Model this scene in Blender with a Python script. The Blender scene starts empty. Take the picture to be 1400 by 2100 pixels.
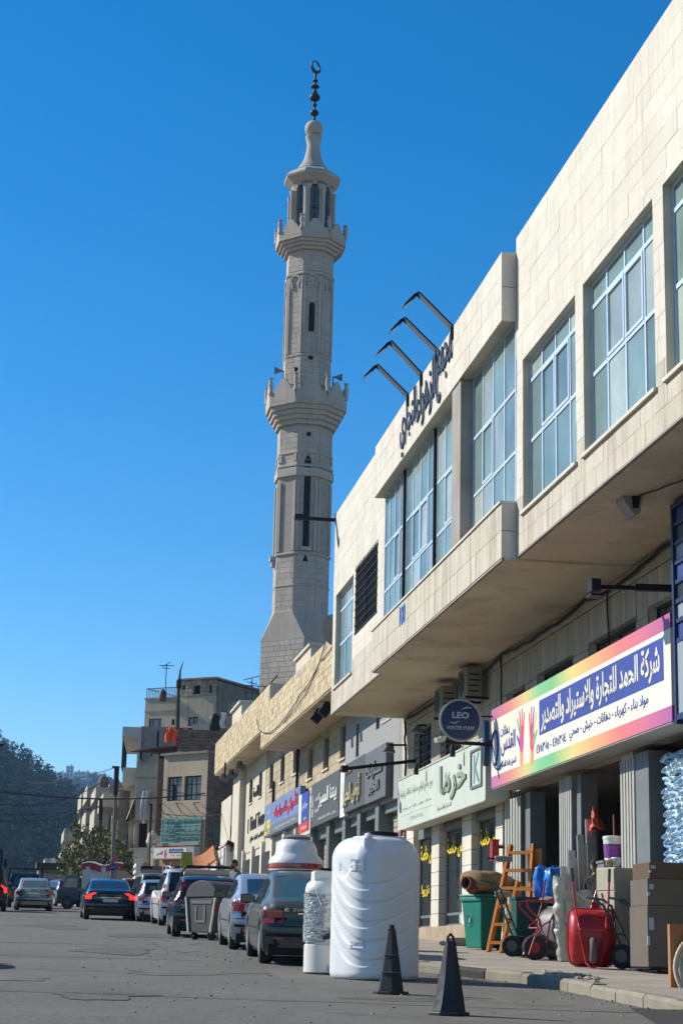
import bpy, math, random
from mathutils import Vector, Matrix
R_ = math.radians
S = bpy.context.scene
COL = S.collection
# ---------------------------------------------------------------- camera, sky, sun, exposure
PPX, PPY = 700.0, 1050.0
VPF, VPV = (98.0, 1958.0), (1040.0, -13500.0)
FPX = math.sqrt(-((VPF[0]-PPX)*(VPV[0]-PPX)+(VPF[1]-PPY)*(VPV[1]-PPY)))
def _dc(px, py): return Vector(((px-PPX)/FPX, -(py-PPY)/FPX, -1.0))
_ay = _dc(*VPF).normalized(); _az = _dc(*VPV).normalized(); _ax = _ay.cross(_az)
CAMR = Matrix((_ax, _ay, _az))
cd = bpy.data.cameras.new('camera'); cam = bpy.data.objects.new('camera', cd); COL.objects.link(cam)
cd.sensor_fit = 'VERTICAL'; cd.sensor_height = 36; cd.lens = FPX/2100*36
cd.clip_start = .1; cd.clip_end = 9000
cam.matrix_world = CAMR.to_4x4()
S.camera = cam
SUN_EL = R_(33)
SUN_H = Vector((-.865, .50, 0)).normalized()
W = bpy.data.worlds.new('World'); S.world = W; W.use_nodes = True
nt = W.node_tree
sky = nt.nodes.new('ShaderNodeTexSky'); sky.sky_type = 'NISHITA'; sky.sun_disc = False
sky.sun_elevation = SUN_EL; sky.sun_rotation = math.atan2(SUN_H.x, SUN_H.y)
sky.air_density = 1.0; sky.dust_density = .25; sky.ozone_density = 3.0; sky.altitude = 800
hs = nt.nodes.new('ShaderNodeHueSaturation'); hs.inputs['Saturation'].default_value = 1.43; hs.inputs['Hue'].default_value = .499
bg = nt.nodes['Background']; bg.inputs['Strength'].default_value = .114
nt.links.new(sky.outputs[0], hs.inputs['Color']); nt.links.new(hs.outputs[0], bg.inputs['Color'])
sl = bpy.data.lights.new('sun', 'SUN'); sl.energy = 4.6; sl.angle = R_(.5); sl.color = (1, .93, .80)
sun = bpy.data.objects.new('sun', sl); COL.objects.link(sun)
_sd = Vector((SUN_H.x*math.cos(SUN_EL), SUN_H.y*math.cos(SUN_EL), math.sin(SUN_EL)))
sun.rotation_euler = _sd.to_track_quat('Z', 'Y').to_euler(); sun.location = (-40, 60, 60)
S.view_settings.view_transform = 'Standard'; S.view_settings.look = 'None'
S.view_settings.exposure = .48; S.view_settings.gamma = 1.0
try: S.view_settings.use_curve_mapping = False
except Exception: pass
S.render.engine = 'CYCLES'
S.cycles.use_denoising = True
S.cycles.max_bounces = 6; S.cycles.diffuse_bounces = 3; S.cycles.glossy_bounces = 3
S.cycles.transmission_bounces = 4; S.cycles.volume_bounces = 0; S.cycles.transparent_max_bounces = 6
S.cycles.caustics_reflective = False; S.cycles.caustics_refractive = False
# ---------------------------------------------------------------- survey helpers (photo sight lines cut with real planes)
GR, HC = .0356, 1.08
def road_z(y):
    if y < 150: return -HC+GR*y
    t = min(y, 230)-150
    return -HC+GR*150+GR*t-GR*t*t/160
def ray(px, py): return CAMR @ _dc(px, py)
def onX(px, py, X): d = ray(px, py); return d*(X/d.x)
def onY(px, py, Y): d = ray(px, py); return d*(Y/d.y)
class Frame:
    """local x = into the building, y = along the street, z = up; z=0 is eye height"""
    def __init__(s, ox=0, oy=0, ang=0):
        s.M = Matrix.Translation((ox, oy, 0)) @ Matrix.Rotation(R_(ang), 4, 'Z'); s.I = s.M.inverted()
    def hit(s, px, py, off=0):
        o = s.I @ Vector((0, 0, 0)); d = s.I.to_3x3() @ ray(px, py)
        p = o+d*((off-o.x)/d.x); return p.y, p.z
    def hity(s, px, py, yy=0):
        o = s.I @ Vector((0, 0, 0)); d = s.I.to_3x3() @ ray(px, py)
        p = o+d*((yy-o.y)/d.y); return p.x, p.z
WF = Frame()
# ---------------------------------------------------------------- mesh builder
class MB:
    def __init__(s): s.V = []; s.F = []
    def add(s, vs, fs):
        b = len(s.V); s.V.extend([tuple(v) for v in vs]); s.F.extend([tuple(b+i for i in f) for f in fs]); return s
    def box(s, x0, x1, y0, y1, z0, z1):
        if x0 > x1: x0, x1 = x1, x0
        if y0 > y1: y0, y1 = y1, y0
        if z0 > z1: z0, z1 = z1, z0
        return s.add([(x0,y0,z0),(x1,y0,z0),(x1,y1,z0),(x0,y1,z0),(x0,y0,z1),(x1,y0,z1),(x1,y1,z1),(x0,y1,z1)],
                     [(0,3,2,1),(4,5,6,7),(0,1,5,4),(1,2,6,5),(2,3,7,6),(3,0,4,7)])
    def cbox(s, c, dx, dy, dz): return s.box(c[0]-dx/2, c[0]+dx/2, c[1]-dy/2, c[1]+dy/2, c[2]-dz/2, c[2]+dz/2)
    def bar(s, p0, p1, w, h=None, up=(0,0,1)):
        p0 = Vector(p0); p1 = Vector(p1); h = h or w
        d = (p1-p0).normalized(); u = Vector(up)
        if abs(d.dot(u)) > .98: u = Vector((1,0,0))
        a = d.cross(u).normalized()*w/2; b = a.cross(d).normalized()*h/2
        return s.add([p0-a-b,p0+a-b,p0+a+b,p0-a+b,p1-a-b,p1+a-b,p1+a+b,p1-a+b],
                     [(0,1,2,3),(7,6,5,4),(0,4,5,1),(1,5,6,2),(2,6,7,3),(3,7,4,0)])
    def tube(s, pts, r, n=8, caps=True, closed=False):
        pts = [Vector(p) for p in pts]; N = len(pts); rr = r if isinstance(r, (list, tuple)) else [r]*N
        b = len(s.V); pa = None
        for i, p in enumerate(pts):
            if closed: d = pts[(i+1) % N]-pts[i-1]
            else: d = pts[min(i+1, N-1)]-pts[max(i-1, 0)]
            d.normalize()
            if pa is None:
                u = Vector((0,0,1)) if abs(d.z) < .9 else Vector((1,0,0)); a = d.cross(u).normalized()
            else:
                a = (pa-d*pa.dot(d)).normalized()
            pa = a; c = d.cross(a)
            for k in range(n):
                t = 2*math.pi*k/n; s.V.append(tuple(p+(a*math.cos(t)+c*math.sin(t))*rr[i]))
        for i in range(N if closed else N-1):
            j = (i+1) % N
            for k in range(n):
                l = (k+1) % n; s.F.append((b+i*n+k, b+i*n+l, b+j*n+l, b+j*n+k))
        if caps and not closed:
            s.F.append(tuple(b+k for k in range(n))[::-1]); s.F.append(tuple(b+(N-1)*n+k for k in range(n)))
        return s
    def loft(s, rings, closed=True, caps=True):
        b = len(s.V); n = len(rings[0])
        for r in rings: s.V.extend([tuple(v) for v in r])
        for i in range(len(rings)-1):
            for k in range(n if closed else n-1):
                l = (k+1) % n; s.F.append((b+i*n+k, b+i*n+l, b+(i+1)*n+l, b+(i+1)*n+k))
        if caps and closed:
            s.F.append(tuple(b+k for k in range(n))[::-1]); s.F.append(tuple(b+(len(rings)-1)*n+k for k in range(n)))
        return s
    def lathe(s, prof, n=24, c=(0,0,0), a0=0, axis='z', caps=True):
        rings = []
        for r, z in prof:
            ring = []
            for k in range(n):
                t = a0+2*math.pi*k/n; x, y = r*math.cos(t), r*math.sin(t)
                ring.append({'z': (c[0]+x, c[1]+y, c[2]+z), 'x': (c[0]+z, c[1]+x, c[2]+y), 'y': (c[0]+y, c[1]+z, c[2]+x)}[axis])
            rings.append(ring)
        return s.loft(rings, True, caps)
    def prism(s, poly, a, b, axis='x'):
        n = len(poly)
        f = {'x': lambda p, q, t: (t, p, q), 'y': lambda p, q, t: (p, t, q), 'z': lambda p, q, t: (p, q, t)}[axis]
        vs = [f(p, q, a) for p, q in poly]+[f(p, q, b) for p, q in poly]
        return s.add(vs, [tuple(range(n))[::-1], tuple(range(n, 2*n))]+[(i, (i+1) % n, n+(i+1) % n, n+i) for i in range(n)])
    def grid(s, fn, nu, nv):
        b = len(s.V)
        for i in range(nu+1):
            for j in range(nv+1): s.V.append(tuple(fn(i/nu, j/nv)))
        for i in range(nu):
            for j in range(nv):
                k = b+i*(nv+1)+j; s.F.append((k, k+nv+1, k+nv+2, k+1))
        return s
    def poly(s, pts): return s.add(pts, [tuple(range(len(pts)))])
    def blob(s, c, rx, ry, rz, nu=10, nv=7, jit=0, rng=random):
        vs = []; fs = []
        for i in range(nv+1):
            t = math.pi*i/nv
            for k in range(nu):
                a = 2*math.pi*k/nu; q = 1+rng.uniform(-jit, jit)
                vs.append((c[0]+rx*q*math.sin(t)*math.cos(a), c[1]+ry*q*math.sin(t)*math.sin(a), c[2]+rz*q*math.cos(t)))
        for i in range(nv):
            for k in range(nu):
                l = (k+1) % nu; fs.append((i*nu+k, (i+1)*nu+k, (i+1)*nu+l, i*nu+l))
        return s.add(vs, fs)
    def xf(s, M, start=0):
        s.V[start:] = [tuple(M @ Vector(v)) for v in s.V[start:]]; return s
from mathutils import noise as mnoise
def crumple(mb, amp, sc, seed=0, c=(0, 0, 0)):
    o = Vector((seed*3.1, seed*1.7, seed*.9))
    for i, v in enumerate(mb.V):
        p = Vector(v); n = mnoise.noise_vector(p*sc+o)+mnoise.noise_vector(p*sc*2.3+o)*.5
        mb.V[i] = tuple(p+n*amp)
    return mb
INV = {}
def obj(name, mb, mat, parent=None, smooth=False, bevel=0, fix=False, kind=None, label=None):
    me = bpy.data.meshes.new(name); me.from_pydata(mb.V, [], mb.F)
    if fix or smooth:
        import bmesh
        bm = bmesh.new(); bm.from_mesh(me)
        if smooth: bmesh.ops.remove_doubles(bm, verts=bm.verts, dist=1e-5)
        bmesh.ops.recalc_face_normals(bm, faces=bm.faces); bm.to_mesh(me); bm.free()
    for m in (mat if isinstance(mat, (list, tuple)) else [mat]): me.materials.append(m)
    if smooth:
        me.shade_smooth()
        try: me.set_sharp_from_angle(angle=R_(smooth if smooth is not True else 40))
        except Exception: pass
    o = bpy.data.objects.new(name, me); COL.objects.link(o)
    if bevel:
        b = o.modifiers.new('bevel', 'BEVEL'); b.width = bevel; b.segments = 2; b.limit_method = 'ANGLE'; b.angle_limit = R_(50)
    if parent is not None:
        o.parent = parent
        if parent.name in INV: o.matrix_parent_inverse = INV[parent.name]
    if kind: o['kind'] = kind
    if label: o['label'] = label
    return o
def thing(name, label, cat, base=(0,0,0), frame=None, group=None, rz=0, rx=0, absolute=False):
    """Empty at the thing's base. absolute=True: its parts are given in the frame's own coordinates."""
    o = bpy.data.objects.new(name, None); COL.objects.link(o); o.empty_display_size = .2
    M = (frame.M if frame else Matrix.Identity(4)) @ Matrix.Translation(base) @ Matrix.Rotation(rz, 4, 'Z') @ Matrix.Rotation(rx, 4, 'X')
    o.matrix_world = M
    o['label'] = label; o['category'] = cat
    if group: o['group'] = group
    if absolute: INV[o.name] = Matrix.Translation(-Vector(base))
    return o
def tag(o, label, cat, group=None):
    o['label'] = label; o['category'] = cat
    if group: o['group'] = group
    return o
def struct(name, mb, mat, **k): return obj(name, mb, mat, kind='structure', **k)
def dup(root, M=None, label=None):
    r = root.copy(); COL.objects.link(r)
    if M is not None: r.matrix_world = M
    if label: r['label'] = label
    for ch in list(root.children):
        c = ch.copy(); COL.objects.link(c); c.parent = r; c.matrix_parent_inverse = ch.matrix_parent_inverse.copy()
        for g in list(ch.children):
            d = g.copy(); COL.objects.link(d); d.parent = c; d.matrix_parent_inverse = g.matrix_parent_inverse.copy()
    return r
# ---------------------------------------------------------------- materials
MATS = {}
def M(name, col, rough=.75, metal=0, var=.12, ns=3.0, bump=0, bs=40, streak=0, rand=0, spec=.4, coat=0, trans=0, emit=0, dirt=0, speck=0, dcol=(.05,.045,.04)):
    if name in MATS: return MATS[name]
    m = bpy.data.materials.new(name); m.use_nodes = True; t = m.node_tree; N = t.nodes; L = t.links
    b = N['Principled BSDF']; MATS[name] = m
    b.inputs['Roughness'].default_value = rough; b.inputs['Metallic'].default_value = metal
    b.inputs['Specular IOR Level'].default_value = spec
    if coat: b.inputs['Coat Weight'].default_value = coat; b.inputs['Coat Roughness'].default_value = .06
    if trans: b.inputs['Transmission Weight'].default_value = trans
    c4 = (*col, 1)
    b.inputs['Base Color'].default_value = c4
    if emit: b.inputs['Emission Color'].default_value = c4; b.inputs['Emission Strength'].default_value = emit
    geo = N.new('ShaderNodeNewGeometry'); pos = geo.outputs['Position']
    def noise(scale, vec=pos, det=4, rg=.55):
        n = N.new('ShaderNodeTexNoise'); n.inputs['Scale'].default_value = scale; n.inputs['Detail'].default_value = det; n.inputs['Roughness'].default_value = rg
        L.new(vec, n.inputs['Vector']); return n.outputs['Fac']
    def mp(sock, a, c, lo, hi):
        r = N.new('ShaderNodeMapRange'); L.new(sock, r.inputs[0])
        for i, v in enumerate((a, c, lo, hi)): r.inputs[1+i].default_value = v
        return r.outputs[0]
    def mul(x, y):
        q = N.new('ShaderNodeMath'); q.operation = 'MULTIPLY'; L.new(x, q.inputs[0]); L.new(y, q.inputs[1]); return q.outputs[0]
    fac = None
    if var: fac = mp(noise(ns), .25, .75, 1-var, 1+var*.7)
    if rand:
        oi = N.new('ShaderNodeObjectInfo'); ad = N.new('ShaderNodeMath'); ad.operation = 'ADD'
        L.new(oi.outputs['Random'], ad.inputs[0]); L.new(geo.outputs['Random Per Island'], ad.inputs[1])
        fr = N.new('ShaderNodeMath'); fr.operation = 'FRACT'; L.new(ad.outputs[0], fr.inputs[0])
        r = mp(fr.outputs[0], 0, 1, 1-rand, 1+rand*.6); fac = mul(fac, r) if fac else r
    if speck:
        q = mp(noise(34, pos, 2, .7), .3, .7, 1-speck, 1+speck); q = mul(q, mp(noise(7, pos, 3, .6), .3, .7, 1-speck*.5, 1+speck*.5)); fac = mul(fac, q) if fac else q
    cur = None
    if fac:
        mx = N.new('ShaderNodeVectorMath'); mx.operation = 'SCALE'; mx.inputs[0].default_value = col; L.new(fac, mx.inputs['Scale']); cur = mx.outputs[0]
    def blend(f, c2, cur):
        q = N.new('ShaderNodeMix'); q.data_type = 'RGBA'; L.new(f, q.inputs[0])
        if cur is not None: L.new(cur, q.inputs[6])
        else: q.inputs[6].default_value = c4
        q.inputs[7].default_value = (*c2, 1); return q.outputs[2]
    if streak:
        vm = N.new('ShaderNodeVectorMath'); vm.operation = 'MULTIPLY'; L.new(pos, vm.inputs[0]); vm.inputs[1].default_value = (5, 5, .35)
        f = mp(noise(1.0, vm.outputs[0], 5, .65), .5, .78, 0, streak); cur = blend(f, tuple(c*.35 for c in dcol) if False else dcol, cur)
    if dirt:
        f = mp(noise(.9, pos, 6, .7), .5, .75, 0, dirt); cur = blend(f, dcol, cur)
    if cur is not None: L.new(cur, b.inputs['Base Color'])
    if bump:
        bn = N.new('ShaderNodeBump'); bn.inputs['Strength'].default_value = bump; bn.inputs['Distance'].default_value = .01
        L.new(noise(bs, pos, 5, .6), bn.inputs['Height']); L.new(bn.outputs[0], b.inputs['Normal'])
    return m
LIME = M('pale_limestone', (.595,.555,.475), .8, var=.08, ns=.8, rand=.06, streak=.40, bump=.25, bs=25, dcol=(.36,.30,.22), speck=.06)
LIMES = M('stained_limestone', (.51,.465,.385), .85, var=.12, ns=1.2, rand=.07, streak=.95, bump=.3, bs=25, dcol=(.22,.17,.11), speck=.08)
LIMEB = M('limestone_backing', (.50,.46,.38), .9, var=.1)
TAN = M('tan_split_stone', (.52,.42,.26), .85, var=.10, ns=2, rand=.24, bump=.5, bs=14, dirt=.2, dcol=(.3,.24,.16))
TANJ = M('pale_mortar', (.50,.45,.35), .9)
GREYST = M('grey_minaret_stone', (.45,.39,.33), .85, var=.14, ns=.7, rand=.09, streak=.50, bump=.3, bs=18, dcol=(.20,.17,.14))
GREYJ = M('minaret_joint', (.36,.31,.26), .9, streak=.3, dcol=(.15,.13,.1))
SOFF = M('soffit_plaster', (.62,.52,.37), .9, var=.16, ns=.5, dirt=.65, dcol=(.24,.19,.13), bump=.2, speck=.08)
CONC = M('raw_concrete', (.30,.28,.25), .9, var=.2, ns=1.5, bump=.3, dirt=.5, dcol=(.14,.12,.1))
PLASTER = M('beige_render', (.42,.37,.27), .9, var=.18, ns=.9, bump=.3, streak=.5, dcol=(.17,.15,.12))
PLAST2 = M('pinkish_render', (.43,.34,.25), .9, var=.15, ns=.9, bump=.3, streak=.45, dcol=(.2,.16,.12))
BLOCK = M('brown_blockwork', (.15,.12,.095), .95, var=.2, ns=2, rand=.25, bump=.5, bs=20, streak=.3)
WALLPALE = M('pale_wall', (.55,.50,.41), .9, var=.1, ns=.8, streak=.3, dcol=(.25,.2,.15))
ASPH = M('asphalt', (.128,.121,.107), .92, var=.20, ns=.28, bump=.8, bs=70, dirt=.45, dcol=(.15,.143,.125), speck=.34)
ASPHD = M('dark_asphalt', (.035,.034,.034), .95, var=.3, ns=3, bump=1.0, bs=60)
PAVE = M('pavement_concrete', (.33,.30,.25), .92, speck=.15, var=.2, ns=.8, bump=.35, bs=50, dirt=.5, dcol=(.16,.14,.115))
KERB = M('kerb_concrete', (.25,.225,.175), .92, var=.2, ns=3, rand=.15, bump=.4, dirt=.4, dcol=(.14,.12,.09))
BLACKM = M('black_metal', (.010,.010,.012), .55, 0, var=.2, spec=.25)
DARK = M('dark_void', (.012,.012,.013), .9, var=0)
GLASS = M('bluish_window_glass', (.205,.29,.27), .20, var=.35, ns=.9, rand=.26, spec=.6)
GLASSC = M('curtained_window_glass', (.37,.42,.37), .16, var=.25, ns=1.5, rand=.2, spec=.7)
GLASSD = M('dark_window_glass', (.02,.028,.032), .08, var=.1, spec=.7)
ALUF = M('pale_blue_window_frame', (.52,.62,.78), .4, .0, var=.05)
STEEL = M('galvanised_steel', (.45,.46,.47), .38, .85, var=.2, ns=8)
GREYP = M('grey_paint', (.15,.165,.165), .5, var=.12)
GREYL = M('light_grey_paint', (.45,.46,.45), .5, var=.1)
WHITEP = M('white_paint', (.72,.72,.69), .5, var=.05)
WHITEPL = M('white_polyethylene', (.66,.68,.70), .34, var=.03, ns=2, spec=.45)
RUBBER = M('black_rubber', (.02,.02,.021), .8, var=.3, ns=10)
REDP = M('red_enamel', (.40,.010,.015), .38, var=.25, ns=4, coat=.25)
GREENP = M('green_plastic', (.012,.19,.145), .42, var=.08)
DGREEN = M('dark_green_paint', (.02,.075,.065), .4, var=.15)
WOOD = M('orange_varnished_wood', (.62,.23,.035), .45, var=.2, ns=9)
CARD = M('cardboard', (.105,.07,.045), .9, var=.12, ns=3)
CARDG = M('greyish_cardboard', (.125,.107,.09), .9, var=.1, ns=3)
RUST = M('rusty_metal', (.16,.07,.035), .8, var=.35, ns=6)
CHROME = M('chrome', (.7,.7,.7), .15, 1, var=0)
REDL = M('red_lamp_glass', (.40,.012,.012), .12, var=.1, spec=.7, coat=.8)
REDLIT = M('lit_brake_lamp', (.9,.03,.02), .3, var=0, emit=1.3)
AMBER = M('amber_glass', (.7,.2,.02), .2, var=0)
CLOTHW = M('white_cloth', (.62,.62,.62), .9, var=.15, ns=3)
BLUEPL = M('blue_plastic_film', (.02,.17,.55), .22, var=.15, ns=6, coat=.4)
# ---------------------------------------------------------------- text (Arabic letters joined by hand)
_AR = {'ا':('FE8D','FE8E'),'أ':('FE83','FE84'),'إ':('FE87','FE88'),'آ':('FE81','FE82'),'ء':('FE80',),'ؤ':('FE85','FE86'),'ئ':('FE89','FE8A','FE8B','FE8C'),
'ب':('FE8F','FE90','FE91','FE92'),'ة':('FE93','FE94'),'ت':('FE95','FE96','FE97','FE98'),'ث':('FE99','FE9A','FE9B','FE9C'),'ج':('FE9D','FE9E','FE9F','FEA0'),
'ح':('FEA1','FEA2','FEA3','FEA4'),'خ':('FEA5','FEA6','FEA7','FEA8'),'د':('FEA9','FEAA'),'ذ':('FEAB','FEAC'),'ر':('FEAD','FEAE'),'ز':('FEAF','FEB0'),
'س':('FEB1','FEB2','FEB3','FEB4'),'ش':('FEB5','FEB6','FEB7','FEB8'),'ص':('FEB9','FEBA','FEBB','FEBC'),'ض':('FEBD','FEBE','FEBF','FEC0'),'ط':('FEC1','FEC2','FEC3','FEC4'),
'ظ':('FEC5','FEC6','FEC7','FEC8'),'ع':('FEC9','FECA','FECB','FECC'),'غ':('FECD','FECE','FECF','FED0'),'ف':('FED1','FED2','FED3','FED4'),'ق':('FED5','FED6','FED7','FED8'),
'ك':('FED9','FEDA','FEDB','FEDC'),'ل':('FEDD','FEDE','FEDF','FEE0'),'م':('FEE1','FEE2','FEE3','FEE4'),'ن':('FEE5','FEE6','FEE7','FEE8'),'ه':('FEE9','FEEA','FEEB','FEEC'),
'و':('FEED','FEEE'),'ى':('FEEF','FEF0'),'ي':('FEF1','FEF2','FEF3','FEF4'),'LA':('FEFB','FEFC')}
def arabic(s):
    if not any(c in _AR for c in s): return s
    ch = []; i = 0
    while i < len(s):
        if s[i] == 'ل' and i+1 < len(s) and s[i+1] == 'ا': ch.append('LA'); i += 2
        else: ch.append(s[i]); i += 1
    out = []
    for i, c in enumerate(ch):
        if c in _AR:
            f = _AR[c]; p = i > 0 and ch[i-1] in _AR and len(_AR[ch[i-1]]) == 4
            n = i+1 < len(ch) and ch[i+1] in _AR and len(_AR[ch[i+1]]) > 1 and len(f) == 4
            k = (3 if n else 1) if p else (2 if n else 0)
            if len(f) == 1: k = 0
            out.append(chr(int(f[min(k, len(f)-1)], 16)))
        else: out.append(c)
    res = []; run = []
    for c in reversed(out):
        if c.isdigit(): run.insert(0, c)
        else:
            res += run; run = []; res.append(c)
    return ''.join(res+run)
def text(body, parent, mat, c, w=None, h=None, face='-x', bold=0, ext=.006, name='lettering', shear=0, label=None):
    """c = centre on the sign's surface; the letters stand ext proud of it"""
    cu = bpy.data.curves.new('t', 'FONT'); cu.body = arabic(body); cu.offset = bold; cu.extrude = .5; cu.resolution_u = 2; cu.shear = shear
    t = bpy.data.objects.new('t', cu); COL.objects.link(t)
    me = bpy.data.meshes.new_from_object(t.evaluated_get(bpy.context.evaluated_depsgraph_get()))
    bpy.data.objects.remove(t); bpy.data.curves.remove(cu)
    xs = [v.co.x for v in me.vertices]; ys = [v.co.y for v in me.vertices]
    x0, x1, y0, y1 = min(xs), max(xs), min(ys), max(ys)
    sx = w/(x1-x0) if w else None; sy = h/(y1-y0) if h else None
    if sx is None: sx = sy
    if sy is None: sy = sx
    for v in me.vertices:
        a = (v.co.x-(x0+x1)/2)*sx; b = (v.co.y-(y0+y1)/2)*sy; d = (v.co.z+.5)*ext
        v.co = {'-x': (c[0]-d, c[1]-a, c[2]+b), '-y': (c[0]+a, c[1]-d, c[2]+b), '+x': (c[0]+d, c[1]+a, c[2]+b)}[face]
    me.materials.append(mat); me.name = name
    o = bpy.data.objects.new(name, me); COL.objects.link(o); o.parent = parent
    if parent is not None and parent.name in INV: o.matrix_parent_inverse = INV[parent.name]
    if label: o['label'] = label
    return o
# ---------------------------------------------------------------- walls with openings, stone facing, windows
def cut(rects, o):
    out = []
    for (a, b, c, d) in rects:
        if o[1] <= a or o[0] >= b or o[3] <= c or o[2] >= d: out.append((a, b, c, d)); continue
        if o[0] > a: out.append((a, o[0], c, d))
        if o[1] < b: out.append((o[1], b, c, d))
        x0, x1 = max(a, o[0]), min(b, o[1])
        if o[2] > c: out.append((x0, x1, c, o[2]))
        if o[3] < d: out.append((x0, x1, o[3], d))
    return out
def wall(mb, x0, x1, y0, y1, z0, z1, holes=()):
    rs = [(y0, y1, z0, z1)]
    for h in holes: rs = cut(rs, h)
    for a, b, c, d in rs: mb.box(x0, x1, a, b, c, d)
    return mb
def courses(y0, y1, z0, z1, ch, lmin, lmax, holes=(), gap=.012, seed=1):
    rng = random.Random(seed); out = []; z = z0; n = max(1, round((z1-z0)/ch)); ch = (z1-z0)/n
    for i in range(n):
        y = y0-rng.uniform(0, lmax)
        while y < y1:
            l = rng.uniform(lmin, lmax); rs = [(max(y, y0), min(y+l, y1), z+i*ch, z+(i+1)*ch)]
            if rs[0][1]-rs[0][0] > .03:
                for h in holes: rs = cut(rs, h)
                out += [(a+gap/2, b-gap/2, c+gap/2, d-gap/2) for a, b, c, d in rs if b-a > .05 and d-c > .04]
            y += l
    return out
UB = {}
def unit_box(mat):
    if mat.name not in UB:
        me = bpy.data.meshes.new('block'); mb = MB().box(-.5,.5,-.5,.5,-.5,.5); me.from_pydata(mb.V, [], mb.F); me.materials.append(mat); UB[mat.name] = me
    return UB[mat.name]
def pieces(parent, name, mat, items, limit=300):
    """items: (matrix in parent space, key); largest become parts, the rest one part of stuff"""
    items = sorted(items, key=lambda t: -t[1]); me = unit_box(mat)
    for Mx, k in items[:limit]:
        o = bpy.data.objects.new(name, me); COL.objects.link(o); o.parent = parent
        if parent.name in INV: o.matrix_parent_inverse = INV[parent.name]
        o.matrix_basis = Mx
    rest = items[limit:]
    if rest:
        mb = MB()
        for Mx, k in rest:
            b = len(mb.V); mb.box(-.5,.5,-.5,.5,-.5,.5); mb.xf(Mx, b)
        obj(name, mb, mat, parent, kind='stuff')
def flat_items(rects, x0, x1, rng=None, cam_y=0, jit=.0):
    out = []
    for a, b, c, d in rects:
        j = rng.uniform(-jit, jit) if rng else 0
        Mx = Matrix.Translation(((x0+x1)/2+j, (a+b)/2, (c+d)/2)) @ Matrix.Diagonal((x1-x0, b-a, d-c, 1))
        yy = max(5, (a+b)/2+cam_y); out.append((Mx, (b-a)*(d-c)/yy**2.5*1e3))
    return out
def window(parent, x, y0, y1, z0, z1, vs, hs, fmat, gmat, fw=.06, dep=.06, name='window', sash=(), gback=.02, panes=True):
    """frame at plane x (facing -x), vs/hs = inner bar positions in metres along y and z"""
    mb = MB()
    mb.box(x, x+dep, y0, y0+fw, z0, z1); mb.box(x, x+dep, y1-fw, y1, z0, z1); mb.box(x, x+dep, y0+fw, y1-fw, z0, z0+fw); mb.box(x, x+dep, y0+fw, y1-fw, z1-fw, z1)
    ys = [y0+fw/2]+sorted(vs)+[y1-fw/2]; zs = [z0+fw/2]+sorted(hs)+[z1-fw/2]
    for v in vs: mb.box(x+.004, x+dep-.004, v-fw*.4, v+fw*.4, z0+fw, z1-fw)
    for h in hs: mb.box(x+.002, x+dep-.002, y0+fw, y1-fw, h-fw*.5, h+fw*.5)
    for i, j in sash:
        a, b, c, d = ys[i]+fw*.4, ys[i+1]-fw*.4, zs[j]+fw*.5, zs[j+1]-fw*.5; q = .045
        mb.box(x-.012, x+dep*.5, a, a+q, c, d); mb.box(x-.012, x+dep*.5, b-q, b, c, d); mb.box(x-.012, x+dep*.5, a+q, b-q, c, c+q); mb.box(x-.012, x+dep*.5, a+q, b-q, d-q, d)
    f = obj(name, mb, fmat, parent)
    if parent.name in INV: INV[f.name] = Matrix.Identity(4)
    if panes:
        rg = random.Random(int(y0*100))
        for i in range(len(ys)-1):
            for j in range(len(zs)-1):
                p = MB().box(x+gback, x+gback+.01, ys[i]+.01, ys[i+1]-.01, zs[j]+.01, zs[j+1]-.01)
                obj('pane', p, GLASSC if gmat is GLASS and rg.random() < .28 else gmat, f)
    return f
# ---------------------------------------------------------------- ground, road, pavement
def sheet(name, xs, ys, dz, mat, fx=None):
    mb = MB(); nx, ny = len(xs), len(ys)
    for y in ys:
        for x in xs: mb.V.append((x, y, (road_z(y) if y > -40 else road_z(-40))+dz))
    for j in range(ny-1):
        for i in range(nx-1): mb.F.append((j*nx+i, j*nx+i+1, (j+1)*nx+i+1, (j+1)*nx+i))
    return struct(name, mb, mat)
YS = [-60, -30, 0, 20, 40, 60, 80, 100, 120, 140, 150, 160, 170, 180, 190, 200, 210, 220, 230, 300, 500, 1000, 2400]
sheet('ground', [-1800, -400, -60, -12, 0, 12, 40, 400, 1800], YS, -.02, M('dry_earth', (.20,.17,.125), .95, var=.25, ns=.2))
KX = [(-30, 6.3), (14, 6.25), (19, 6.28), (23.6, 6.35), (25.2, 5.95), (26.8, 5.45), (32, 5.25), (55, 5.25), (75, 5.2), (86, 4.3), (100, 2.7), (125, -.4), (150, -4)]
def kerb_x(y):
    for (a, p), (b, q) in zip(KX, KX[1:]):
        if a <= y <= b: return p+(q-p)*(y-a)/(b-a)
    return KX[-1][1]
mb = MB(); ys = [-30, -10, 0, 8, 12, 16, 20, 22, 24, 26, 28, 32, 40, 50, 60, 70, 80, 90, 100, 110, 120, 130, 140, 150]
for a, b in zip(ys, ys[1:]):
    ka, kb = kerb_x(a), kerb_x(b); la, lb = -9-max(0, a-80)*.16, -9-max(0, b-80)*.16
    mb.add([(la, a, road_z(a)), (ka, a, road_z(a)), (kb, b, road_z(b)), (lb, b, road_z(b))], [(0,1,2,3)])
struct('road', mb, ASPH)
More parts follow.
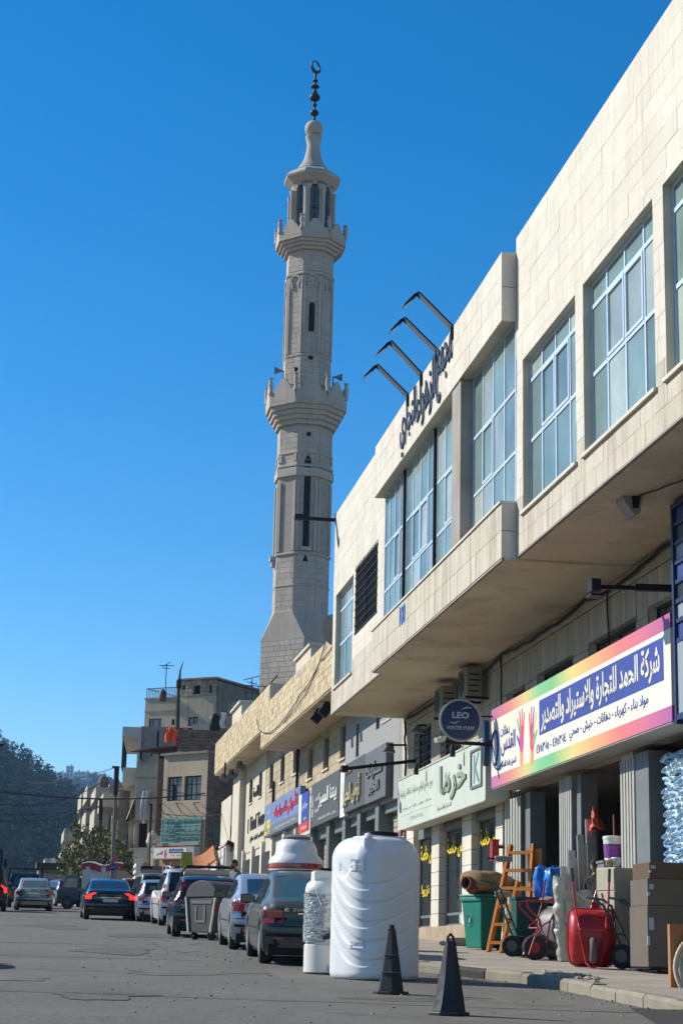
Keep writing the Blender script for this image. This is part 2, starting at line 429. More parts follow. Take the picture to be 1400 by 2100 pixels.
# worn patch of paler asphalt and dark strips that paint cable shadows across the lane
PATCH = M('worn_asphalt', (.138,.131,.116), .95, var=.2, ns=1.2, bump=.8, bs=70)
mb = MB(); pts = [(2.0, 15), (2.9, 21), (3.1, 27), (5.2, 27), (6.2, 23.6), (6.15, 18), (6.1, 15)]
mb.poly([(x, y, road_z(y)+.004) for x, y in pts]); struct('road_patch', mb, PATCH)
SHADOW_JOINT = M('cable_shadow_and_joint', (.07,.067,.06), .9, var=.3)  # dark tone for the painted cable shadows and the pavement joints
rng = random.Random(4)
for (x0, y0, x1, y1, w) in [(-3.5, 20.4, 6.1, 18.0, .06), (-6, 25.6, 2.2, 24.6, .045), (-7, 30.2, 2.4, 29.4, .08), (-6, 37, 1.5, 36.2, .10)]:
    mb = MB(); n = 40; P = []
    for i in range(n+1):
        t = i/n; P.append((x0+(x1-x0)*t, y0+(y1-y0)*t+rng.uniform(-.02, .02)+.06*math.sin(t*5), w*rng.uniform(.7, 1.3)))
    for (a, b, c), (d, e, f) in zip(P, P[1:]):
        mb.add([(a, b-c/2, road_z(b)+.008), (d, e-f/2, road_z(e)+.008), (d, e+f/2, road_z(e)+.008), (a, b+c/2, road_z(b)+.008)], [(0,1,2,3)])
    struct('cable_shadow_strip', mb, SHADOW_JOINT)
# oil stains, tyre polish and a dusty gutter strip
def blotch(cx, cy, rx, ry, seed, lift, mat, name='road_stain'):
    rg = random.Random(seed); n = 26; ph = [rg.uniform(0, 6.28) for _ in range(4)]; P = []
    for k in range(n):
        a = 2*math.pi*k/n; q = 1+.25*math.sin(2*a+ph[0])+.18*math.sin(3*a+ph[1])+.12*math.sin(5*a+ph[2])+.08*math.sin(9*a+ph[3]); x, y = cx+rx*q*math.cos(a), cy+ry*q*math.sin(a); P.append((x, y, road_z(y)+lift))
    mb = MB(); b = len(mb.V); mb.V.append((cx, cy, road_z(cy)+lift)); mb.V += P
    mb.F += [(0, 1+k, 1+(k+1) % n) for k in range(n)]; struct(name, mb, mat)
OIL = M('oil_stained_asphalt', (.104,.099,.090), .85, var=.3, ns=2, bump=.8, bs=70, speck=.3); DUSTY = M('dusty_asphalt', (.135,.128,.112), .95, var=.3, ns=2.5, bump=.8, bs=70, speck=.25)
for i, (x, y, a_, b_) in enumerate([(1.2, 33, .8, 1.6), (3.9, 19.6, .6, .5), (.6, 19.2, .5, .7), (2.3, 44, .7, 2.2), (4.6, 26.9, .5, .4), (.2, 52, .8, 3)]): blotch(x, y, a_, b_, i, .0065, OIL)
for i, (x, y, a_, b_) in enumerate([(5.2, 20.3, .55, 1.6), (5.0, 23.2, .5, .5), (1.9, 25.0, .9, .8), (2.6, 38, .5, 4), (3.2, 17.0, .6, .35), (-.6, 22.5, .6, .7)]): blotch(x, y, a_, b_, 20+i, .0052, DUSTY)
# drain slot in the gutter and loose grit
mb = MB(); rng = random.Random(8)
for i in range(420):
    y = rng.uniform(14, 42); x = rng.uniform(.5, kerb_x(y)-.1) if rng.random() < .5 else kerb_x(y)-abs(rng.gauss(0, .35)); s = rng.uniform(.006, .022)
    z = road_z(y); mb.blob((x, y, z+s*.4), s, s*1.2, s*.6, 5, 3, .2, rng)
struct('gravel', mb, M('road_grit', (.28,.26,.22), .95, var=.3, ns=30)); bpy.data.objects['gravel']['kind'] = 'stuff'
KH = .14
mb = MB()
for a, b in zip(ys, ys[1:]):
    ka, kb = kerb_x(a)+.2, kerb_x(b)+.2; za, zb = road_z(a)+KH, road_z(b)+KH
    xr = 10.2 if b < 92 else 16
    mb.add([(ka, a, za), (xr, a, za), (xr, b, zb), (kb, b, zb), (ka, a, za-.4), (kb, b, zb-.4)], [(0,1,2,3), (0,3,5,4)])
pav = struct('pavement', mb, PAVE)
# kerb: separate stones
kb = struct('kerb', MB().box(6.5, 6.6, 8, 9, -1.2, -1.1), KERB)
rng = random.Random(3); y = 13.0; KSHADOW = M('tank_shadow_kerb', (.02,.02,.02), .8, var=.4, ns=6)  # one near-black stone has the water tank's shadow put into its colour
kerb_meshes = {}
for i in range(62):
    L_ = 1.0; y2 = y+L_; x0, x1 = kerb_x(y), kerb_x(y2); z0, z1 = road_z(y), road_z(y2)
    black = 24.9 < y < 25.1
    key = 'k' if black else 's'
    if key not in kerb_meshes:
        m0 = MB(); sec = [(0, -.25), (.2, -.25), (.2, KH+.004), (.035, KH+.004), (0, KH-.035)]
        m0.prism([(p, q) for p, q in sec], .006, .994, 'y')
        me = bpy.data.meshes.new('kerb_stone'); me.from_pydata(m0.V, [], m0.F); me.materials.append(KSHADOW if black else KERB); kerb_meshes[key] = me
    o = bpy.data.objects.new('kerb_stone', kerb_meshes[key]); COL.objects.link(o); o.parent = kb
    d = Vector((x1-x0, y2-y, z1-z0)); rot = d.to_track_quat('Y', 'Z').to_matrix().to_4x4()
    o.matrix_basis = Matrix.Translation((x0+rng.uniform(-.015, .015), y, z0+rng.uniform(-.012, .008))) @ rot @ Matrix.Diagonal((1, d.length, 1, 1))
    y = y2
# broken concrete on the pavement's edge
mb = MB(); rng = random.Random(6)
for i in range(60):
    y = rng.gauss(23.2, .5); x = kerb_x(y)+.25+rng.uniform(-.1, .25); s = rng.uniform(.02, .07)
    mb.blob((x, y, road_z(y)+KH+.01), s, s*1.4, s*.5, 6, 4, .3, rng)
obj('rubble', mb, M('broken_concrete', (.33,.29,.22), .95, var=.2), kind='stuff')
# dark asphalt ramp up to the pavement at the near corner
mb = MB()
def ramp(u, v):
    y = 13.5+u*5.2; x = 5.35+.22*max(0, (y-15.5))+v*1.55
    h = (KH+.03)*min(1, v*1.7)*(1-u**4)+.035*math.sin(u*9+v*5)*(v*(1-v))*2
    return (x, y, road_z(y)+h+.012)
mb.grid(ramp, 14, 10); struct('asphalt_ramp', mb, ASPHD)
# joints in the pavement: shallow grooves are real gaps between slabs near the shops
mb = MB()
for y in [16.5, 19, 21.5, 24, 26.5, 29, 31.5, 34, 36.5]:
    z = road_z(y)+KH+.004; mb.add([(kerb_x(y)+.25, y, z), (8.6, y+.1, z), (8.6, y+.13, z), (kerb_x(y)+.25, y+.025, z)], [(0,1,2,3)])
obj('pavement_joint', mb, SHADOW_JOINT, parent=pav)
# ---------------------------------------------------------------- hills
rng = random.Random(11)
def hill1(x, y):   # wooded ridge on the left, crest falling to the right
    px = 98+FPX*x/y
    top = 1566+(px-10)*.62 if px < 60 else 1597+(px-60)*.66
    zc = (1957-max(top, 1400))/FPX*900
    t = max(0, min(1, (y-430)/470))
    return road_z(230)-1+(max(zc, 8)-road_z(230))*t**.8
mb = MB(); nx, ny = 44, 18
for j in range(ny+1):
    for i in range(nx+1):
        x = -260+400*i/nx; y = 430+j*33; mb.V.append((x, y, hill1(x, min(y, 900))-(max(0, y-900)*.3)+rng.uniform(-1, 1)))
for j in range(ny):
    for i in range(nx): k = j*(nx+1)+i; mb.F.append((k, k+1, k+nx+2, k+nx+1))
HILLM = M('wooded_slope', (.022,.030,.018), 1, var=.5, ns=.05, spec=0)
struct('hill', mb, HILLM)
mb = MB(); PF = M('pine_foliage', (.028,.044,.022), 1, spec=.05, var=.3, ns=.05, rand=.25)
for i in range(3000):
    y = 440+rng.random()**.75*470; x = rng.uniform(-75, 48)*(y/300); z = hill1(x, y); h = rng.uniform(4.5, 9); r = h*rng.uniform(.22, .42); kind = rng.random() < .5
    for k in range(20 if y < 780 else 40):
        t = rng.random(); zz = z+h*(.05+.95*t); rr = r*((1-t)**.8+.08 if kind else math.sin(math.pi*(.15+.8*t)))
        a = rng.uniform(0, 6.28); q = rng.uniform(.4, 1)*rr; c = Vector((x+q*math.cos(a), y+q*math.sin(a), zz)); s = rng.uniform(.5, 1.2)*h*.09
        d1 = Vector((rng.gauss(0,1), rng.gauss(0,1), rng.gauss(0,.6))).normalized()*s; d2 = Vector((rng.gauss(0,1), rng.gauss(0,1), rng.gauss(0,.6))).normalized()*s
        mb.add([c-d1, c+d2, c+d1, c-d2*.8], [(0,1,2,3)])
obj('hillside_woods', mb, PF, kind='stuff')
# far ridge with flats
def ridge(x): px = 98+FPX*x/2000; return (1957-(1608+abs(px-150)*.10))/FPX*2000-7
mb = MB(); nx = 30
for j, (y, f) in enumerate([(1100, .1), (1400, .42), (1720, .78), (2000, 1), (2150, .93)]):
    for i in range(nx+1):
        x = -350+700*i/nx; mb.V.append((x*y/2000, y, 5+(ridge(x)-5)*f))
for j in range(4):
    for i in range(nx): k = j*(nx+1)+i; mb.F.append((k, k+1, k+nx+2, k+nx+1))
struct('far_hill', mb, M('far_slope', (.13,.12,.08), 1, var=.4, ns=.02, spec=0))
mb = MB()
for i in range(700):
    y = rng.uniform(1200, 1990); x = rng.uniform(-20, 160)*y/2000; f = (y-1100)/900; z = 5+(ridge(x*2000/y)-5)*(.1+.9*f); s = rng.uniform(5, 10)
    for k in range(10):
        c = Vector((x+rng.gauss(0, s*.4), y+rng.gauss(0, s*.4), z+rng.uniform(0, s*1.5))); d1 = Vector((rng.gauss(0,1), rng.gauss(0,1), rng.gauss(0,1))).normalized()*s*.5; d2 = Vector((rng.gauss(0,1), rng.gauss(0,1), rng.gauss(0,1))).normalized()*s*.5
        mb.add([c-d1, c+d2, c+d1, c-d2], [(0,1,2,3)])
obj('far_woods', mb, MATS['pine_foliage'], kind='stuff')
FARW = M('far_white_wall', (.62,.58,.52), .9, var=.1, ns=.1)
FAR = [(64, 87, 88, 101, 'narrow white block half hidden by the wooded crest'), (87, 113, 97, 112, 'long low flat-roofed white block on the far ridge'), (112, 127, 95.5, 116, 'tallest pale block with a stair head on the far ridge'),
       (128, 142, 99, 111, 'grey block behind treetops beside the tallest far block'), (143, 160, 101, 113, 'pale terrace with uneven roofs near the middle of the far ridge'), (163, 174, 102, 112, 'small cream block on the far ridge left of the street roofs'),
       (176, 192, 101, 111, 'pale block on the far ridge touching the street balconies'), (116, 140, 88, 96, 'white house lower down the far slope among trees')]
for (xa, xb, zt, zb, lab) in FAR:
    k = 2000/FPX; x0, x1 = (xa-98)*k, (xb-98)*k
    h = ridge((x0+x1)/2)
    top = 1.75*{101: 13, 112: 9.5, 116: 16, 111: 9, 113: 8.5, 96: 1}.get(zb, 9); base = h-20-(0 if zb > 97 else 22)
    t = thing('apartment_block', lab, 'building', ((x0+x1)/2, 1960, base), absolute=True, group='pale blocks on the far ridge')
    m0 = MB(); m0.box(x0, x1, 1950, 1975, base, h+top*.55); m0.box(x0+(x1-x0)*.55, x0+(x1-x0)*.8, 1955, 1970, h+top*.55, h+top*.55+2.4); obj('wall', m0, FARW, t)
    n = max(2, int((x1-x0)/3.4))
    for i in range(n):
        for j in range(3):
            xx = x0+(i+.5)*(x1-x0)/n; zz = h+top*.55-2.4-j*3.4
            obj('window', MB().box(xx-.8, xx+.8, 1949.8, 1950.1, zz-.8, zz+.8), GLASSD, t)
# ---------------------------------------------------------------- the pale stone commercial building (facade plane x=7)
B1 = thing('commercial_building', 'long pale limestone commercial building with blue windows overhanging the shops', 'building', (8.95, 33, road_z(33)+KH), absolute=True)
YA, YB, YC, YD = 12.0, 27.06, 39.0, 46.6
ZB, ZT = 6.34, 11.78
WINS = [(23.67, 26.65, 6.96, 9.5), (20.2, 23.27, 6.96, 9.5), (16.75, 19.8, 6.96, 9.5), (13.3, 16.35, 6.96, 9.5)]
mb = MB(); wall(mb, 7.007, 7.35, YA, YB, ZB, ZT, WINS)
WC = [(43.3, 46.1, 6.95, 9.44), (39.85, 42.85, 7.84, 9.44)]
wall(mb, 7.007, 7.35, YC, YD, ZB, ZT, WC)
mb.box(6.757, 7.35, YB+.03, YC-.03, 10.32, 11.5); mb.box(6.757, 7.35, YB+.03, YC-.03, 6.32, 7.2)
mb.box(7.35, 7.6, YB, YC, 10.32, 11.5)
mb.box(8.95, 18, YD-.3, YD, -.5, 11.7); mb.box(7.35, 8.95, YD-.3, YD, ZB+.3, 11.7); mb.box(8.95, 18, YA, YA+.3, -2, 11.7)
mb.box(17.7, 18, YA+.3, YD-.3, -2, 11.7); mb.box(7.35, 17.7, YA+.3, YD-.3, 11.2, 11.4)
obj('wall', mb, LIMEB, B1)
# stone facing
rng = random.Random(21); it = []
it += flat_items(courses(16, YB, ZB, ZT, .30, .34, .9, WINS, .0045, 1), 7.0, 7.03, rng, 0, .002)
it += flat_items(courses(YC, YD, ZB, ZT, .30, .34, .9, WC, .0045, 2), 7.0, 7.03, rng, 0, .002)
it += flat_items(courses(YB, YC, 10.31, 11.52, .40, .24, .50, (), .008, 3), 6.75, 6.78, rng, 0, .002)
it += flat_items(courses(YB, YC, 6.3, 7.2, .45, .24, .45, (), .008, 4), 6.75, 6.78, rng, 0, .002)
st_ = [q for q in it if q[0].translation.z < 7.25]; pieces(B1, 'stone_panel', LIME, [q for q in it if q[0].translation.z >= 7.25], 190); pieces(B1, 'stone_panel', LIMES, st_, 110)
mb = MB()   # cheek stones of the bay, window sills, copings
for (ya_, yb_, za_, zb_) in [(YB-.003, YB+.027, 10.31, 10.9), (YB-.003, YB+.027, 10.912, 11.52), (YB-.003, YB+.027, 6.3, 6.74), (YB-.003, YB+.027, 6.752, 7.2), (YC-.027, YC+.003, 10.31, 11.52), (YC-.027, YC+.003, 6.3, 7.2)]:
    obj('cheek_stone', MB().box(6.75, 7.0, ya_, yb_, za_, zb_), LIME, B1)
mb.box(6.72, 7.05, YB-.01, YC+.01, 7.2, 7.24)
obj('coping', mb, LIME, B1)
for w in WINS+WC[:1]:
    obj('window_sill', MB().box(6.95, 7.3, w[0]-.05, w[1]+.05, w[2]-.045, w[2]+.005), LIME, B1)
obj('soffit', MB().box(6.8, 8.95, YB+.001, YC, 6.26, 6.32).box(7.04, 8.95, YA+.3, YB-.001, ZB-.04, ZB+.02).box(7.04, 8.95, YC+.001, YD-.02, ZB-.035, ZB+.02), SOFF, B1)
obj('edge_drip', MB().box(6.99, 7.03, YA+.3, YB-.004, ZB-.035, ZB-.003).box(6.76, 6.79, YB+.03, YC-.03, 6.265, 6.298).box(6.99, 7.03, YC+.004, YD, ZB-.035, ZB-.003), CONC, B1)
for (a, b, c, d) in WINS:
    n = 4; vs = [a+(b-a)*k for k in (.2, .46, .72)]
    window(B1, 7.12, a-.02, b+.02, c-.02, d+.02, [a+(b-a)*k for k in (.24, .5, .76)], [8.13, 9.14], ALUF, GLASS, sash=((1, 1), (2, 1)))
a, b, c, d = WC[0]; window(B1, 7.12, a-.02, b+.02, c, d, [a+(b-a)*.34, a+(b-a)*.67], [8.1, 9.0], ALUF, GLASS)
# glazed bay between the two stone bands
for (a, b, n, s) in [(27.09, 30.2, 4, (2,)), (30.95, 33.3, 3, (1,)), (33.36, 36.45, 4, (1, 2)), (36.51, 38.97, 4, (1,))]:
    window(B1, 7.0, a, b, 7.2, 10.34, [a+(b-a)*k/n for k in range(1, n)], [8.1, 9.16], ALUF, GLASS, fw=.05, sash=[(i, 1) for i in s])
obj('mullion_fin', MB().box(6.94, 7.06, 33.3, 33.36, 7.2, 10.3), BLACKM, B1); obj('mullion_fin', MB().box(6.94, 7.06, 36.45, 36.51, 7.2, 10.3), BLACKM, B1)
obj('concrete_column', MB().box(6.78, 7.2, 30.22, 30.93, 7.24, 10.3), CONC, B1)
# barred opening
a, b, c, d = WC[1]
gr = obj('window_grille', MB().box(7.02, 7.05, a, b, c, c+.04), BLACKM, B1)
mb = MB()
for k in range(17): yy = a+(b-a)*k/16; mb.box(6.985, 7.005, yy-.012, yy+.012, c-.05, d+.1)
for k in range(9): zz = c+(d-c)*k/8; mb.box(6.97, 6.985, a-.05, b+.05, zz-.012, zz+.012)
obj('bar', mb, BLACKM, gr)
window(B1, 7.25, a-.02, b+.02, c, d, [(a+b)/2], [], BLACKM, GLASSD)
# ground floor: pillars, mezzanine wall, shop interiors
PZ = lambda y: road_z(y)+KH
PIL = [(45.0, 45.9), (41.9, 42.75), (38.55, 39.45), (35.75, 36.35), (27.3, 27.9), (23.0, 23.6), (19.2, 19.8)]
mezz = [(33.9, 35.4, 4.5, 5.38), (30.6, 33.0, 4.5, 5.42), (27.0, 29.6, 4.5, 5.45), (23.6, 26.4, 4.5, 5.48), (42.9, 45.0, 4.75, 5.75), (39.6, 41.8, 4.75, 5.75)]
obj('upper_wall', wall(MB(), 8.97, 9.2, YA+.3, YD-.3, 3.35, ZB-.04, mezz), LIMEB, B1)
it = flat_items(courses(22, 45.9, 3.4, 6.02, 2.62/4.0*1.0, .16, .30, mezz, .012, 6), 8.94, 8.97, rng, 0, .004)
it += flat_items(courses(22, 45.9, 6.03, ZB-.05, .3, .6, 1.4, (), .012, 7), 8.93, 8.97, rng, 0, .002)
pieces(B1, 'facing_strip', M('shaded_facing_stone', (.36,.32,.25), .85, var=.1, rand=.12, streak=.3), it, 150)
for (a, b, c, d) in mezz:
    window(B1, 9.08, a, b, c, d, [(a+b)/2], [], BLACKM, GLASSD, fw=.05)
mb = MB()
for a, b, c, d in mezz[4:]:
    for k in range(5): mb.box(8.95, 8.97, a, b, c+.1+k*.2, c+.13+k*.2)
obj('window_bar', mb, BLACKM, B1)
it = []
for (a, b) in PIL:
    z0 = .82 if a > 36 else PZ(a); n = int(round((3.4-z0)/.34)); h = (3.4-z0)/n
    for k in range(n):
        it.append((Matrix.Translation((9.03, (a+b)/2, z0+(k+.5)*h)) @ Matrix.Diagonal((.16, b-a, h-.012, 1)), 1))
    it.append((Matrix.Translation((9.25, (a+b)/2, (z0+3.4)/2)) @ Matrix.Diagonal((.3, b-a-.03, 3.4-z0, 1)), .9))
pieces(B1, 'pillar_stone', LIME, it)
mb = MB(); mb.box(8.62, 12.8, 36.3, 46.6, PZ(36)-.3, .82); obj('plinth', mb, M('plinth_stone', (.36,.29,.20), .9, var=.2, ns=2, dirt=.5, bump=.4), B1)
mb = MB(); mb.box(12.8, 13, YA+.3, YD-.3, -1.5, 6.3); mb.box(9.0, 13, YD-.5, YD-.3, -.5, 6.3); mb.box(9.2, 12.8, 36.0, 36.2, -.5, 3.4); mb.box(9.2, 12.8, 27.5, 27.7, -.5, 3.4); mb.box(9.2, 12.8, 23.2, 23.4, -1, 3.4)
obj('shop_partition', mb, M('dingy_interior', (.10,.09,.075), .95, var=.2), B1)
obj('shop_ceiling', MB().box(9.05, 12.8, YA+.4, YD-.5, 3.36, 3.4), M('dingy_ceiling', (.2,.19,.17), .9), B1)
# Khorma shop glazing with yellow lettering
YEL = M('yellow_window_paint', (.85,.62,.02), .7, var=.1, ns=10)
for (a, b) in [(42.75, 45.0), (39.45, 41.9), (36.35, 38.55)]:
    w = window(B1, 9.14, a, b, .84, 3.2, [a+(b-a)*.42], [1.12], GREYP, GLASSD, fw=.06, name='shop_window')
    obj('door_panel', MB().box(9.125, 9.15, a+.08, a+(b-a)*.42-.03, .9, 1.1), GREYL, w)
    text('عروض خاصة', w, YEL, (9.138, (a+b)/2+.02, 2.62), w=(b-a)*.92, h=.48, bold=.012, name='window_lettering')
    obj('shop_lintel', MB().box(9.06, 9.3, a, b, 3.02, 3.38), GREYP, B1)
text('نزروا', B1, YEL, (9.136, 44.3, 1.75), w=.9, h=.3, bold=.012, name='window_lettering')
# rolled clear film hung in the middle shop window
mb = MB(); rng = random.Random(9)
mb.grid(lambda u, v: (9.28+.03*math.sin(u*17+v*9)+rng.uniform(-.02, .02), 39.75+u*(.55+.35*(1-v)), .95+v*1.5), 14, 26)
tag(obj('plastic_film', mb, M('clear_film', (.55,.58,.58), .15, var=.3, ns=14, spec=.9), smooth=60), 'crumpled clear plastic film hanging inside the shop window behind a pale pillar', 'film')
# hardware shop: folding steel doors
def folding_door(y0, y1, n, z0, z1, lab=None):
    mb = MB(); st = (y1-y0)/n
    for k in range(n):
        a = y0+k*st; mb.box(8.86, 8.885, a, a+st*.62, z0, z1); mb.box(8.885, 9.0, a+st*.62-.02, a+st*.62, z0, z1); mb.box(8.975, 9.0, a+st*.62, a+st, z0, z1)
    d = obj('folding_door', mb, M('door_steel', (.38,.38,.345), .55, .0, var=.12, streak=.25), B1)
    obj('door_latch', MB().box(8.80, 8.86, y1-.3, y1-.05, z0+1.2, z0+1.4), RUST, d)
folding_door(34.0, 35.3, 6, PZ(35), 3.2); folding_door(30.5, 31.3, 6, PZ(31), 3.25); folding_door(27.0, 27.75, 5, PZ(27), 3.2)
obj('door_post', MB().box(8.88, 9.25, 26.35, 26.98, PZ(27)-.2, 3.25), GREYP, B1)
obj('door_post', MB().box(8.95, 9.25, 30.2, 30.45, PZ(30), 3.25), GREYP, B1)
obj('door_post', MB().box(8.95, 9.25, 33.6, 33.98, PZ(33), 3.25), GREYP, B1)
mb = MB()
for k in range(5):
    y0 = 28.0+k*1.5; mb.box(10.4+.2*(k % 2), 12.6, y0, y0+1.1, -.3, .9+.5*((k*7) % 3))
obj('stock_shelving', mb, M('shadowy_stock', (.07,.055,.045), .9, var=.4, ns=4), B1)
# ---------------------------------------------------------------- signs on it
INKB = M('blue_vinyl', (.035,.06,.30), .5, var=.14, ns=1.5); INKN = M('navy_vinyl', (.03,.04,.22), .5, var=.04)
SIGNW = M('white_sign_vinyl', (.72,.70,.60), .5, var=.08, ns=1, streak=.18, dcol=(.4,.36,.28))
bs = thing('shop_sign', 'wide white shop sign with rainbow border and white Arabic lettering on a blue panel', 'sign', (8.4, 29.2, 3.35), absolute=True)
def hgrad(name, stops, y0, y1):
    m = bpy.data.materials.new(name); m.use_nodes = True; t = m.node_tree; b = t.nodes['Principled BSDF']; b.inputs['Roughness'].default_value = .5
    g = t.nodes.new('ShaderNodeNewGeometry'); sp = t.nodes.new('ShaderNodeSeparateXYZ'); r = t.nodes.new('ShaderNodeMapRange'); cr = t.nodes.new('ShaderNodeValToRGB')
    t.links.new(g.outputs['Position'], sp.inputs[0]); t.links.new(sp.outputs['Y'], r.inputs[0]); r.inputs[1].default_value = y0; r.inputs[2].default_value = y1
    t.links.new(r.outputs[0], cr.inputs[0]); t.links.new(cr.outputs[0], b.inputs['Base Color'])
    e = cr.color_ramp.elements
    e[0].position, e[0].color = stops[0][0], (*stops[0][1], 1); e[1].position, e[1].color = stops[-1][0], (*stops[-1][1], 1)
    for p, c in stops[1:-1]: q = e.new(p); q.color = (*c, 1)
    return m
RB1 = hgrad('rainbow_print', [(0, (.36,.09,.30)), (.10, (.55,.13,.24)), (.22, (.66,.17,.16)), (.36, (.70,.38,.15)), (.47, (.62,.55,.20)), (.58, (.16,.46,.20)), (.66, (.18,.5,.24)), (.75, (.62,.50,.20)), (.86, (.62,.22,.17)), (1, (.42,.12,.34))], 23.85, 34.45)
X0 = 8.40
obj('sign_box', MB().box(X0, 8.92, 23.85, 34.45, 3.36, 4.9), M('sign_side_grey', (.42,.42,.42), .6), bs)
obj('sign_soffit', MB().box(X0+.01, 8.92, 23.9, 34.4, 3.34, 3.358), M('sign_soffit_grey', (.45,.44,.4), .6, var=.1), bs)
obj('border_band', MB().box(X0-.006, X0-.001, 23.85, 34.45, 4.68, 4.9), RB1, bs); obj('border_band', MB().box(X0-.006, X0-.001, 23.85, 34.45, 3.36, 3.58), RB1, bs)
PV = M('purple_vinyl', (.16,.02,.12), .6); obj('border_end', MB().box(X0, 8.9, 23.844, 23.849, 4.68, 4.9), PV, bs); obj('border_end', MB().box(X0, 8.9, 23.844, 23.849, 3.36, 3.58), PV, bs)
obj('sign_face', MB().box(X0-.006, X0-.001, 23.85, 34.45, 3.581, 4.679), SIGNW, bs)
obj('blue_panel', MB().box(X0-.010, X0-.006, 24.15, 30.85, 3.98, 4.6), INKB, bs)
XF = X0-.010
text('شركة الحمد للتجارة والاستيراد والتصدير', bs, SIGNW, (XF, 27.5, 4.28), w=6.4, h=.54, bold=.022)
text('مواد بناء - كهرباء - دهانات - خيش - صحي', bs, INKB, (XF+.004, 26.9, 3.78), w=4.1, h=.24, bold=.008)
text('٤٧٥٣٠١٥ - ٤٧٥٣٠١٤', bs, INKB, (XF+.004, 30.1, 3.76), w=1.9, h=.16, bold=.01)
text('دهانات', bs, INKB, (XF+.004, 33.35, 4.38), w=.72, h=.2, bold=.008)
text('القدس', bs, INKB, (XF+.004, 33.1, 4.10), w=1.1, h=.42, bold=.022)
text('لاصق بلاط القدس', bs, INKB, (XF+.004, 33.1, 3.72), w=1.2, h=.15, bold=.006)
# ring emblem and painted hands
mb = MB(); mb.tube([(XF+.002, 34.12+.24*math.cos(a), 4.12+.33*math.sin(a)) for a in [2*math.pi*k/28 for k in range(28)]], .03, 4, closed=True)
mb.tube([(XF+.002, 34.25-.75*t, 3.8-.12*math.sin(math.pi*t)) for t in [k/10 for k in range(11)]], .02, 4)
obj('ring_emblem', mb, INKB, bs)
HC_ = [M('print_pink', (.75,.06,.17), .5), M('print_red', (.72,.08,.10), .5), M('print_yellow', (.8,.55,.08), .5), M('print_green', (.06,.45,.25), .5), M('print_blue', (.08,.12,.5), .5), M('print_orange', (.8,.3,.1), .5)]
def hand(yc, zc, lean, mats, mir):
    def el(c0, c1, r0, r1, m, lift):
        (a, b), (c, d) = c0, c1; n = 12; mb = MB(); L_ = math.hypot(c-a, d-b); ux, uz = (c-a)/L_, (d-b)/L_; P = []
        for k in range(n):
            t = math.pi*(k/(n-1))-math.pi/2; P.append((c+ux*r1*math.cos(t)-uz*r1*math.sin(t), d+uz*r1*math.cos(t)+ux*r1*math.sin(t)))
        for k in range(n):
            t = math.pi*(k/(n-1))+math.pi/2; P.append((a+ux*r0*math.cos(t)-uz*r0*math.sin(t), b+uz*r0*math.cos(t)+ux*r0*math.sin(t)))
        mb.poly([(XF+.003-lift, yc+mir*p, zc+q) for p, q in P]); obj('hand_print', mb, m, bs)
    el((0, -.40), (0, -.1), .12, .1, mats[5], 0); el((0, -.12), (0, .05), .15, .16, mats[0], .001)
    for k, (dx, hh) in enumerate([(-.17, .42), (-.06, .52), (.06, .50), (.17, .38)]):
        el((dx*.7, .1), (dx*1.45+lean, hh), .045, .032, mats[k], .002)
    el((.12, -.1), (.32, .06), .06, .035, mats[4], .002)
hand(32.1, 4.08, .05, [HC_[0], HC_[1], HC_[1], HC_[3], HC_[4], HC_[5]], 1); hand(31.35, 4.02, .05, [HC_[1], HC_[0], HC_[4], HC_[2], HC_[3], HC_[5]], -1)
# Khorma sign
ks = thing('shop_sign', 'long pale sign with large grey-green Arabic word and a framed letter K', 'sign', (8.6, 39.5, 3.2), absolute=True)
KX0, ky0, ky1, kz0, kz1 = 8.42, 35.05, 44.35, 3.2, 4.42
SG = M('mint_white_acrylic', (.53,.575,.50), .45, var=.08, ns=1, streak=.25, dcol=(.35,.35,.28)); KG = M('grey_green_letter', (.25,.30,.245), .5); KL = M('faded_grey_print', (.36,.40,.38), .6)
obj('sign_box', MB().box(KX0, 8.92, ky0, ky1, kz0, kz1), SG, ks)
obj('sign_trim', MB().box(KX0-.02, KX0, ky0-.02, ky1+.02, kz1, kz1+.03).box(KX0-.02, KX0, ky0-.02, ky1+.02, kz0-.03, kz0), GREYL, ks)
text('خرما', ks, KG, (KX0, 38.0, 3.86), w=2.6, h=.82, bold=.02, ext=.04)
text('شركة', ks, KG, (KX0, 38.6, 4.02), w=.55, h=.16, bold=.004)
text('للتجارة والاستيراد', ks, KG, (KX0, 38.9, 3.36), w=1.5, h=.12)
text('بيع جميع لوازم مدنية، تدفئة، زراعية', ks, KG, (KX0, 42.1, 4.02), w=3.9, h=.26, bold=.005)
text('مضخات - مواسير - خزانات - عدد صناعية', ks, KL, (KX0, 42.0, 3.66), w=3.4, h=.09)
text('٠٧٩٦٥٩٢١٥٤', ks, KL, (KX0, 42.0, 3.38), w=1.6, h=.09)
obj('printed_rule', MB().box(KX0-.004, KX0, 40.2, 44.0, 3.5, 3.515), KL, ks)
KB = M('letter_teal', (.10,.25,.30), .5)
obj('logo_frame', MB().box(KX0-.03, KX0, 35.3, 35.36, 3.5, 4.3).box(KX0-.03, KX0, 36.24, 36.3, 3.5, 4.3).box(KX0-.03, KX0, 35.36, 36.24, 3.5, 3.55).box(KX0-.03, KX0, 35.36, 36.24, 4.25, 4.3), GREYP, ks)
text('K', ks, KB, (KX0, 35.8, 3.9), w=.55, h=.6, bold=.01, name='logo_letter')
